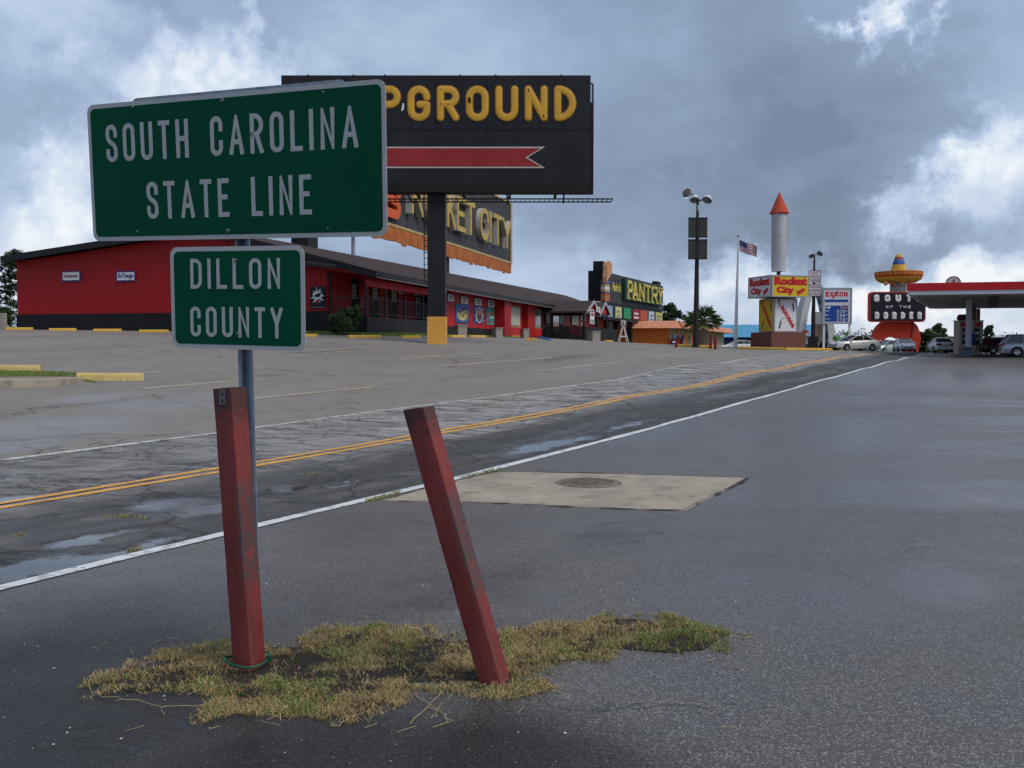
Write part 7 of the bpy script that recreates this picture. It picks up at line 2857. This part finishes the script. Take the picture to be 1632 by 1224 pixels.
BEND = dict(pelvis=(-.10, 0, .95, .15), waist=(.0, 0, 1.10, .145), chest=(.16, 0, 1.27, .165), neck=(.30, 0, 1.38, .06), head0=(.37, 0, 1.43, .085), head1=(.42, 0, 1.51, .095),
            shL=(.18, .19, 1.33, .07), elL=(.28, .23, 1.06, .05), wrL=(.42, .20, .88, .034), paL=(.48, .18, .84, .035), shR=(.18, -.19, 1.33, .07), elR=(.25, -.24, 1.05, .05), wrR=(.36, -.2, .84, .034), paR=(.42, -.18, .80, .035),
            hiL=(-.08, .10, .87, .115), knL=(.16, .11, .50, .075), anL=(.22, .12, .09, .047), toL=(.38, .13, .045, .042), hiR=(-.10, -.10, .87, .115), knR=(-.12, -.11, .48, .075), anR=(-.30, -.12, .10, .047), toR=(-.16, -.13, .045, .042))
q = on_ground(1526, 84)
person('person in dark clothes stooping forward beside the fuel pump', q, R(-8), BEND, (SKIN, CL1, CL2, CL2), HAIR)
q = on_ground(1571, 78)
person('person in grey top and black trousers standing right of the fuel pump', q, R(-60), STAND, (SK2, CL3, CL2, CL2), HAIR)
S2 = {k: (v[0] * .9, v[1] * .9, v[2] * .84, v[3] * .88) for k, v in STAND.items()}
q = on_ground(1577, 76)
person('shorter person in dark red clothes standing right of the fuel pump', q, R(-130), S2, (SKIN, CL4, CL2, CL2), HAIR)

# ================================================================ VEGETATION
M_BARK = mat('bark', (.10, .075, .055), .9, .35, 6, bump=.7, bscale=20, stretch=(1, 1, .3))
M_LF1 = mat('leaf_dark', (.030, .052, .020), .7, .4, .7, spec=.3)
M_LF2 = mat('leaf_mid', (.055, .095, .030), .7, .4, .7, spec=.3)
M_LF3 = mat('leaf_light', (.10, .14, .04), .7, .4, .7, spec=.3)
M_PINE = mat('pine_needle', (.016, .028, .016), .7, .4, .7, spec=.3)


def leaves(centres, radii, n, size, mats_, name, parent, flat=.8, elong=1.6):
    """leaf clumps: many small leaf-shaped faces scattered through clump volumes"""
    C_ = np.array(centres)
    r_ = np.array(radii)
    k = rng.choice(len(C_), n, p=r_ ** 2 / (r_ ** 2).sum())
    v = rng.normal(size=(n, 3))
    v /= np.linalg.norm(v, axis=1)[:, None]
    rad = rng.random(n) ** .45
    p_ = C_[k] + v * (rad * r_[k])[:, None] * np.array([1, 1, flat])
    a = rng.normal(size=(n, 3))
    a /= np.linalg.norm(a, axis=1)[:, None]
    b = np.cross(a, rng.normal(size=(n, 3)))
    b /= np.linalg.norm(b, axis=1)[:, None]
    s = size * rng.uniform(.6, 1.4, n)[:, None]
    V = np.stack([p_ - a * s * elong, p_ + b * s * .6, p_ + a * s * elong, p_ - b * s * .6], 1)
    me = bpy.data.meshes.new(name)
    me.from_pydata(V.reshape(-1, 3).tolist(), [], np.arange(4 * n).reshape(n, 4).tolist())
    for m_ in mats_:
        me.materials.append(m_)
    me.polygons.foreach_set('material_index', rng.integers(0, len(mats_), len(C_))[k].astype(np.int32))
    me.update()
    o = bpy.data.objects.new(name, me)
    COL.objects.link(o)
    o.parent = parent
    return o


def tree(name, label, base, h_, rx, mats_, n=3500, size=.12, trunk_h=.3, nclump=26, group=None, seed=0, rz=None):
    random.seed(seed)
    root = thing(name, label, 'tree', base, 0, group)
    rz = rz or h_ * (1 - trunk_h) / 2
    cz0_ = h_ - rz
    cs, rs, limbs = [], [], MB()
    for i in range(nclump):
        for _ in range(30):
            x, y, z = random.uniform(-1, 1), random.uniform(-1, 1), random.uniform(-1, 1)
            if .25 < x * x + y * y + z * z < 1.0:
                break
        c = (x * rx * .82, y * rx * .82, cz0_ + z * rz * .85)
        cs.append(c)
        rs.append(rx * random.uniform(.20, .40))
        if i % 2 == 0:
            limbs.tube([(0, 0, h_ * trunk_h * random.uniform(.7, 1.4)), (c[0] * .5, c[1] * .5, (c[2] + h_ * trunk_h) / 2), c], [h_ * .018, h_ * .012, h_ * .004], 5)
    leaves(cs, rs, n, size, mats_, 'crown', root)
    mb = MB().tube([(0, 0, -.3), (.05, 0, h_ * .3), (-.05, .05, h_ * .6), (0, 0, h_ * .85)], [h_ * .035, h_ * .028, h_ * .016, h_ * .005], 8)
    mb.build('trunk', M_BARK, root, smooth=True)
    limbs.build('limbs', M_BARK, root, smooth=True)
    return root


# pine at the left edge
g_ = on_ground(6, 78)
PT = thing('pine_tree', 'dark ragged pine tree at the left edge behind the red store', 'tree', g_)
hP = at(25, 404, 78).z - g_.z
tx_ = on_ground(27, 78).x - g_.x
mb = MB().tube([(tx_ + .6, 0, -.3), (tx_ + .5, .1, hP * .5), (tx_ + .3, 0, hP)], [.3, .2, .05], 8)
mb.build('trunk', M_BARK, PT, smooth=True)
cs, rs = [], []
lm = MB()
random.seed(5)
for i in range(34):
    f_ = .18 + .80 * i / 33
    q = random.uniform(0, 2 * PI) if i % 3 else PI + random.uniform(-.5, .5)
    rL = (1 - f_) * 2.6 + .5 + random.uniform(-.3, .5)
    c = (tx_ + .4 + rL * math.cos(q), rL * math.sin(q) * .8, hP * f_ + .2)
    lm.tube([(tx_ + .45, 0, hP * f_ - .2), c], [.05, .02], 5)
    for k in (.55, 1.0):
        cs.append((tx_ + .4 + rL * k * math.cos(q), rL * k * math.sin(q) * .8, hP * f_ - .1 + .3 * k))
        rs.append(random.uniform(.35, .6))
lm.build('limbs', M_BARK, PT)
leaves(cs, rs, 7000, .07, [M_PINE, M_LF1], 'crown', PT, .6, 2.4)

TRS = [
    ('broadleaf_tree', 'dark tree showing just right of the PANTRY board', 1064, 150, 476, 22, [M_LF1, M_LF2], 4500, .16),
    ('broadleaf_tree', 'dark low tree beneath the PANTRY board, behind the orange roof', 1030, 152, 500, 20, [M_LF1, M_PINE], 2500, .16),
    ('broadleaf_tree', 'small dark tree behind the palm fronds on the left', 1094, 235, 497, 12, [M_LF1, M_LF2], 2500, .14),
    ('broadleaf_tree', 'rounded tree behind the palm on its right side', 1142, 240, 505, 13, [M_LF2, M_LF1], 2500, .14),
    ('broadleaf_tree', 'bright green bushy tree behind the white car at the pumps', 1492, 118, 513, 20, [M_LF2, M_LF3, M_LF2], 5000, .11),
    ('broadleaf_tree', 'low dark green tree between the sombrero base and the white car', 1470, 120, 527, 13, [M_LF1, M_LF2], 3000, .11),
    ('broadleaf_tree', 'small green tree just left of the fuel pump', 1520, 122, 531, 9, [M_LF2, M_LF1], 1800, .10),
    ('broadleaf_tree', 'loose dark tree right of the fuel pump kiosk', 1575, 110, 514, 10, [M_LF1, M_LF2], 2600, .10),
    ('broadleaf_tree', 'low tree at the left edge under the pine', 4, 92, 493, 18, [M_LF1, M_LF2], 2500, .12),
]
for i, (nm, lab, px_, Y, pyt, rpx, ms, n_, sz_) in enumerate(TRS):
    g_ = on_ground(px_, Y)
    h_ = at(px_, pyt, Y).z - g_.z
    tree(nm, lab, g_, h_, rpx * Y / F, ms, n_, sz_, trunk_h=.22, nclump=24, group='trees around the lot', seed=20 + i)

# shrub by the porch
g_ = hit(545, 534)
if g_.y > 50:
    g_ = on_ground(545, 48.5)
SH = thing('porch_shrub', 'clipped dark green shrub with taller shoots in front of the porch', 'shrub', g_)
ss = g_.y / F
cs, rs = [], []
random.seed(3)
for i in range(16):
    q = random.uniform(0, 2 * PI)
    cs.append((-2 * ss + 15 * ss * math.cos(q) * random.random(), 8 * ss * math.sin(q), random.uniform(10, 27) * ss))
    rs.append(9.5 * ss)
for i in range(14):
    cs.append((random.uniform(-14, 26) * ss, random.uniform(2, 14) * ss, random.uniform(18, 42) * ss))
    rs.append(7 * ss)
leaves(cs, rs, 15000, .05, [M_LF1, M_LF2, M_LF2], 'foliage', SH, .9)
mb = MB()
for i in range(7):
    q = random.uniform(0, 2 * PI)
    mb.tube([(0, 0, -.1), (6 * ss * math.cos(q), 6 * ss * math.sin(q), 14 * ss), (12 * ss * math.cos(q), 8 * ss * math.sin(q), 26 * ss)], [.03, .02, .008], 5)
mb.build('stems', M_BARK, SH)

# hedges and bushes by the arch and the blue building
for px_, Y, w_, h_, lab in ((1306, 98, 7, 15, 'dark clipped hedge block right of the notice pole'), (1316, 97, 5, 14, 'dark clipped hedge block behind the price sign post'), (1176, 118, 14, 22, 'dark rounded bush behind the flagpole')):
    g_ = on_ground(px_, Y)
    s_ = Y / F
    HD = thing('hedge', lab, 'hedge', g_)
    random.seed(px_)
    cs = [(random.uniform(-w_, w_) * s_, random.uniform(-5, 5) * s_, random.uniform(2, h_ - 3) * s_) for k in range(18)]
    leaves(cs, [4 * s_] * 18, 2500, .08, [M_LF1, M_PINE], 'foliage', HD)
    MB().tube([(0, 0, -.2), (0, 0, h_ * .5 * s_)], [.08, .04], 6).build('stem', M_BARK, HD)

# palm
YPm = 74.5
g_ = on_ground(1120, YPm)
PM = thing('palm_tree', 'short fan palm with thick rough trunk on the yellow kerbed island', 'palm tree', g_)
sp = YPm / F
hT = 41 * sp
prof = [(7.2, -3), (7.4, 2), (7.0, 12), (6.2, 20), (4.6, 27), (3.4, 32), (3.0, 42)]
MB().lathe([(r_ * sp, z_ * sp) for r_, z_ in prof], 20).build('trunk', mat('palm_trunk', (.20, .155, .115), .9, .4, 4, bump=.8, bscale=14), PM, smooth=True)
bm_ = MB()
random.seed(9)
for ring_ in range(11):
    for k in range(10):
        q = 2 * PI * (k + .5 * (ring_ % 2)) / 10
        z_ = (1 + ring_ * 2.4) * sp
        r_ = np.interp(z_ / sp, [p_[1] for p_ in prof], [p_[0] for p_ in prof]) * sp
        d = Vector((math.cos(q), math.sin(q), 0))
        sd = Vector((-math.sin(q), math.cos(q), 0))
        a = d * r_ + Vector((0, 0, z_))
        bm_.add([a - sd * .10, a + sd * .10, a + d * .15 + Vector((0, 0, .26)) + sd * .04, a + d * .15 + Vector((0, 0, .26)) - sd * .04], [(0, 1, 2, 3)])
tag(bm_.build('frond_boots', mat('palm_boot', (.30, .245, .18), .9, .35, 6), PM, fixn=False), kind='stuff')
M_FR1, M_FR2, M_FR3 = mat('frond_green', (.085, .145, .045), .55, .3, 2, spec=.4), mat('frond_dark', (.05, .09, .032), .55, .3, 2, spec=.4), mat('frond_yellowing', (.26, .27, .07), .6, .3, 2)
for i in range(38):
    f_ = i / 37
    az = i * 2.399
    el = R(80 - 92 * f_ ** .85 + random.uniform(-8, 8))
    Lp = random.uniform(12, 17) * sp
    Lb = random.uniform(18, 24) * sp * (1 if f_ < .85 else .8)
    d = Vector((math.cos(az) * math.cos(el), math.sin(az) * math.cos(el), math.sin(el)))
    p0 = Vector((0, 0, hT))
    p1 = p0 + d * Lp * .6
    d2 = (d + Vector((0, 0, -.25))).normalized()
    p2 = p1 + d2 * Lp * .4
    mb = MB()
    mb.tube([p0, p1, p2], [.035, .028, .02], 4)
    sd = d2.cross(Vector((0, 0, 1)))
    sd = sd.normalized() if sd.length > .05 else Vector((1, 0, 0))
    up_ = sd.cross(d2).normalized()
    nl = 15
    for k in range(nl):
        t_ = (k - (nl - 1) / 2) / ((nl - 1) / 2)
        an = t_ * R(82)
        v = (d2 * math.cos(an) + sd * math.sin(an) + up_ * (-.18 * abs(t_))).normalized()
        Lk = Lb * (1 - .25 * abs(t_)) * random.uniform(.85, 1.1)
        tip = p2 + v * Lk + Vector((0, 0, -Lk * random.uniform(.08, .30)))
        mid_ = p2 + v * Lk * .6 + Vector((0, 0, -.02))
        wv_ = v.cross(up_).normalized() * .035
        mb.add([p2, mid_ + wv_, tip, mid_ - wv_], [(0, 1, 2), (0, 2, 3)])
    mb.build('frond', (M_FR1, M_FR2, M_FR1)[i % 3] if f_ < .88 else M_FR3, PM, fixn=False)

# blue roofed building
YBl = 205.0
g_ = on_ground(1200, YBl)
BL = thing('blue_roof_building', 'long low shop with a bright blue tiled roof behind the flagpole', 'building', g_)
bl_ = lambda px, py: (at(px, py, YBl).x - g_.x, at(px, py, YBl).z - g_.z)
xa, zt_ = bl_(1150, 517)
xb, ze_ = bl_(1300, 537)
M_BLR = mat('blue_roof_tile', (.10, .32, .52), .55, .15, 1)
nC = 6
for i in range(nC):
    f0, f1 = i / nC, (i + 1) / nC
    z0_, z1__ = ze_ + (zt_ - ze_) * f0, ze_ + (zt_ - ze_) * f1
    mb = MB()
    mb.add([(xa, -1 + 3 * f0 - .1, z0_), (xb, -1 + 3 * f0 - .1, z0_), (xb, -1 + 3 * f1, z1__), (xa, -1 + 3 * f1, z1__), (xa, -1 + 3 * f0 - .1, z0_ - .1), (xb, -1 + 3 * f0 - .1, z0_ - .1)], [(0, 1, 2, 3), (4, 5, 1, 0)])
    mb.build('tile_course', M_BLR, BL, fixn=False)
MB().box(xa, xb, 2, 9, ze_, zt_ - .02).build('roof_core', M_BLR, BL)
MB().box(xa, xb, 0, 8, -2.5, ze_).build('wall', mat('shop_dark_blue', (.03, .04, .12), .6, .3, 1), BL)
for px_ in (1172, 1184, 1200):
    a_, b_ = bl_(px_, 553), bl_(px_ + 7, 541)
    o = MB().box(a_[0], b_[0], -.06, -.001, a_[1], b_[1]).build('shop_window', M_GLASS, BL)
    MB().box(a_[0] + .1, b_[0] - .2, -.09, -.061, b_[1] - .5, b_[1] - .1).build('window_sign', MATS['poster_red'] if px_ == 1184 else M_WHITE, o)

# low wall posts at far left
g_ = on_ground(6, 70)
MB_ = MB().bbox(-.2, .2, -.2, .2, -.2, 1.15, .03)
o = MB_.build('concrete_post', M_STONE, None, loc=g_)
tag(o, 'short pale concrete post at the far left edge before the pine', 'post')

# distant woods along the skyline (one mass)
random.seed(77)
cs, rs = [], []
for i in range(420):
    a = R(-42 + 84 * i / 419) + random.gauss(0, .004)
    D_ = random.uniform(250, 300)
    x, y = D_ * math.sin(a), D_ * math.cos(a)
    z_ = z1(x, y)
    hW = random.uniform(4.5, 8.5) * (1 + .25 * math.sin(i * .13))
    if x > 20:
        hW *= .85
    if x / y > .40:
        hW *= .55
    for k in range(3):
        cs.append((x + random.gauss(0, 3), y + random.gauss(0, 3), z_ + hW * (.25 + .3 * k)))
        rs.append(random.uniform(2.0, 3.4))
root = None
C_ = leaves(cs, rs, 80000, .26, [M_LF1, M_LF2, M_PINE], 'distant_woods', None)
tag(C_, 'distant dark line of trees along the skyline', 'woods', kind='stuff')
import OpenImageIO as oiio, numpy as np, sys
b=oiio.ImageBuf('/workdir/render_main.png').get_pixels(oiio.UINT8)[...,:3].astype(float)
for n,(x,y) in dict(skyTop=(1000,60),skyMid=(1100,200),skyL=(100,60),skyHor=(1250,400),cumulus=(1570,250),lot=(600,600),apronfar=(1300,750),apronnear=(1400,1100),nearL=(200,1180),road=(600,740),redwall=(150,470),green=(400,270),letter=(290,1),bill=(800,280),pad=(1000,790),yellow=(697,525),grass=(450,1110)).items():
    X,Y=int(x*1024/1632),int(y*1024/1632); p=b[max(Y-4,0):Y+5,max(X-4,0):X+5].reshape(-1,3).mean(0); print(n,p.round())
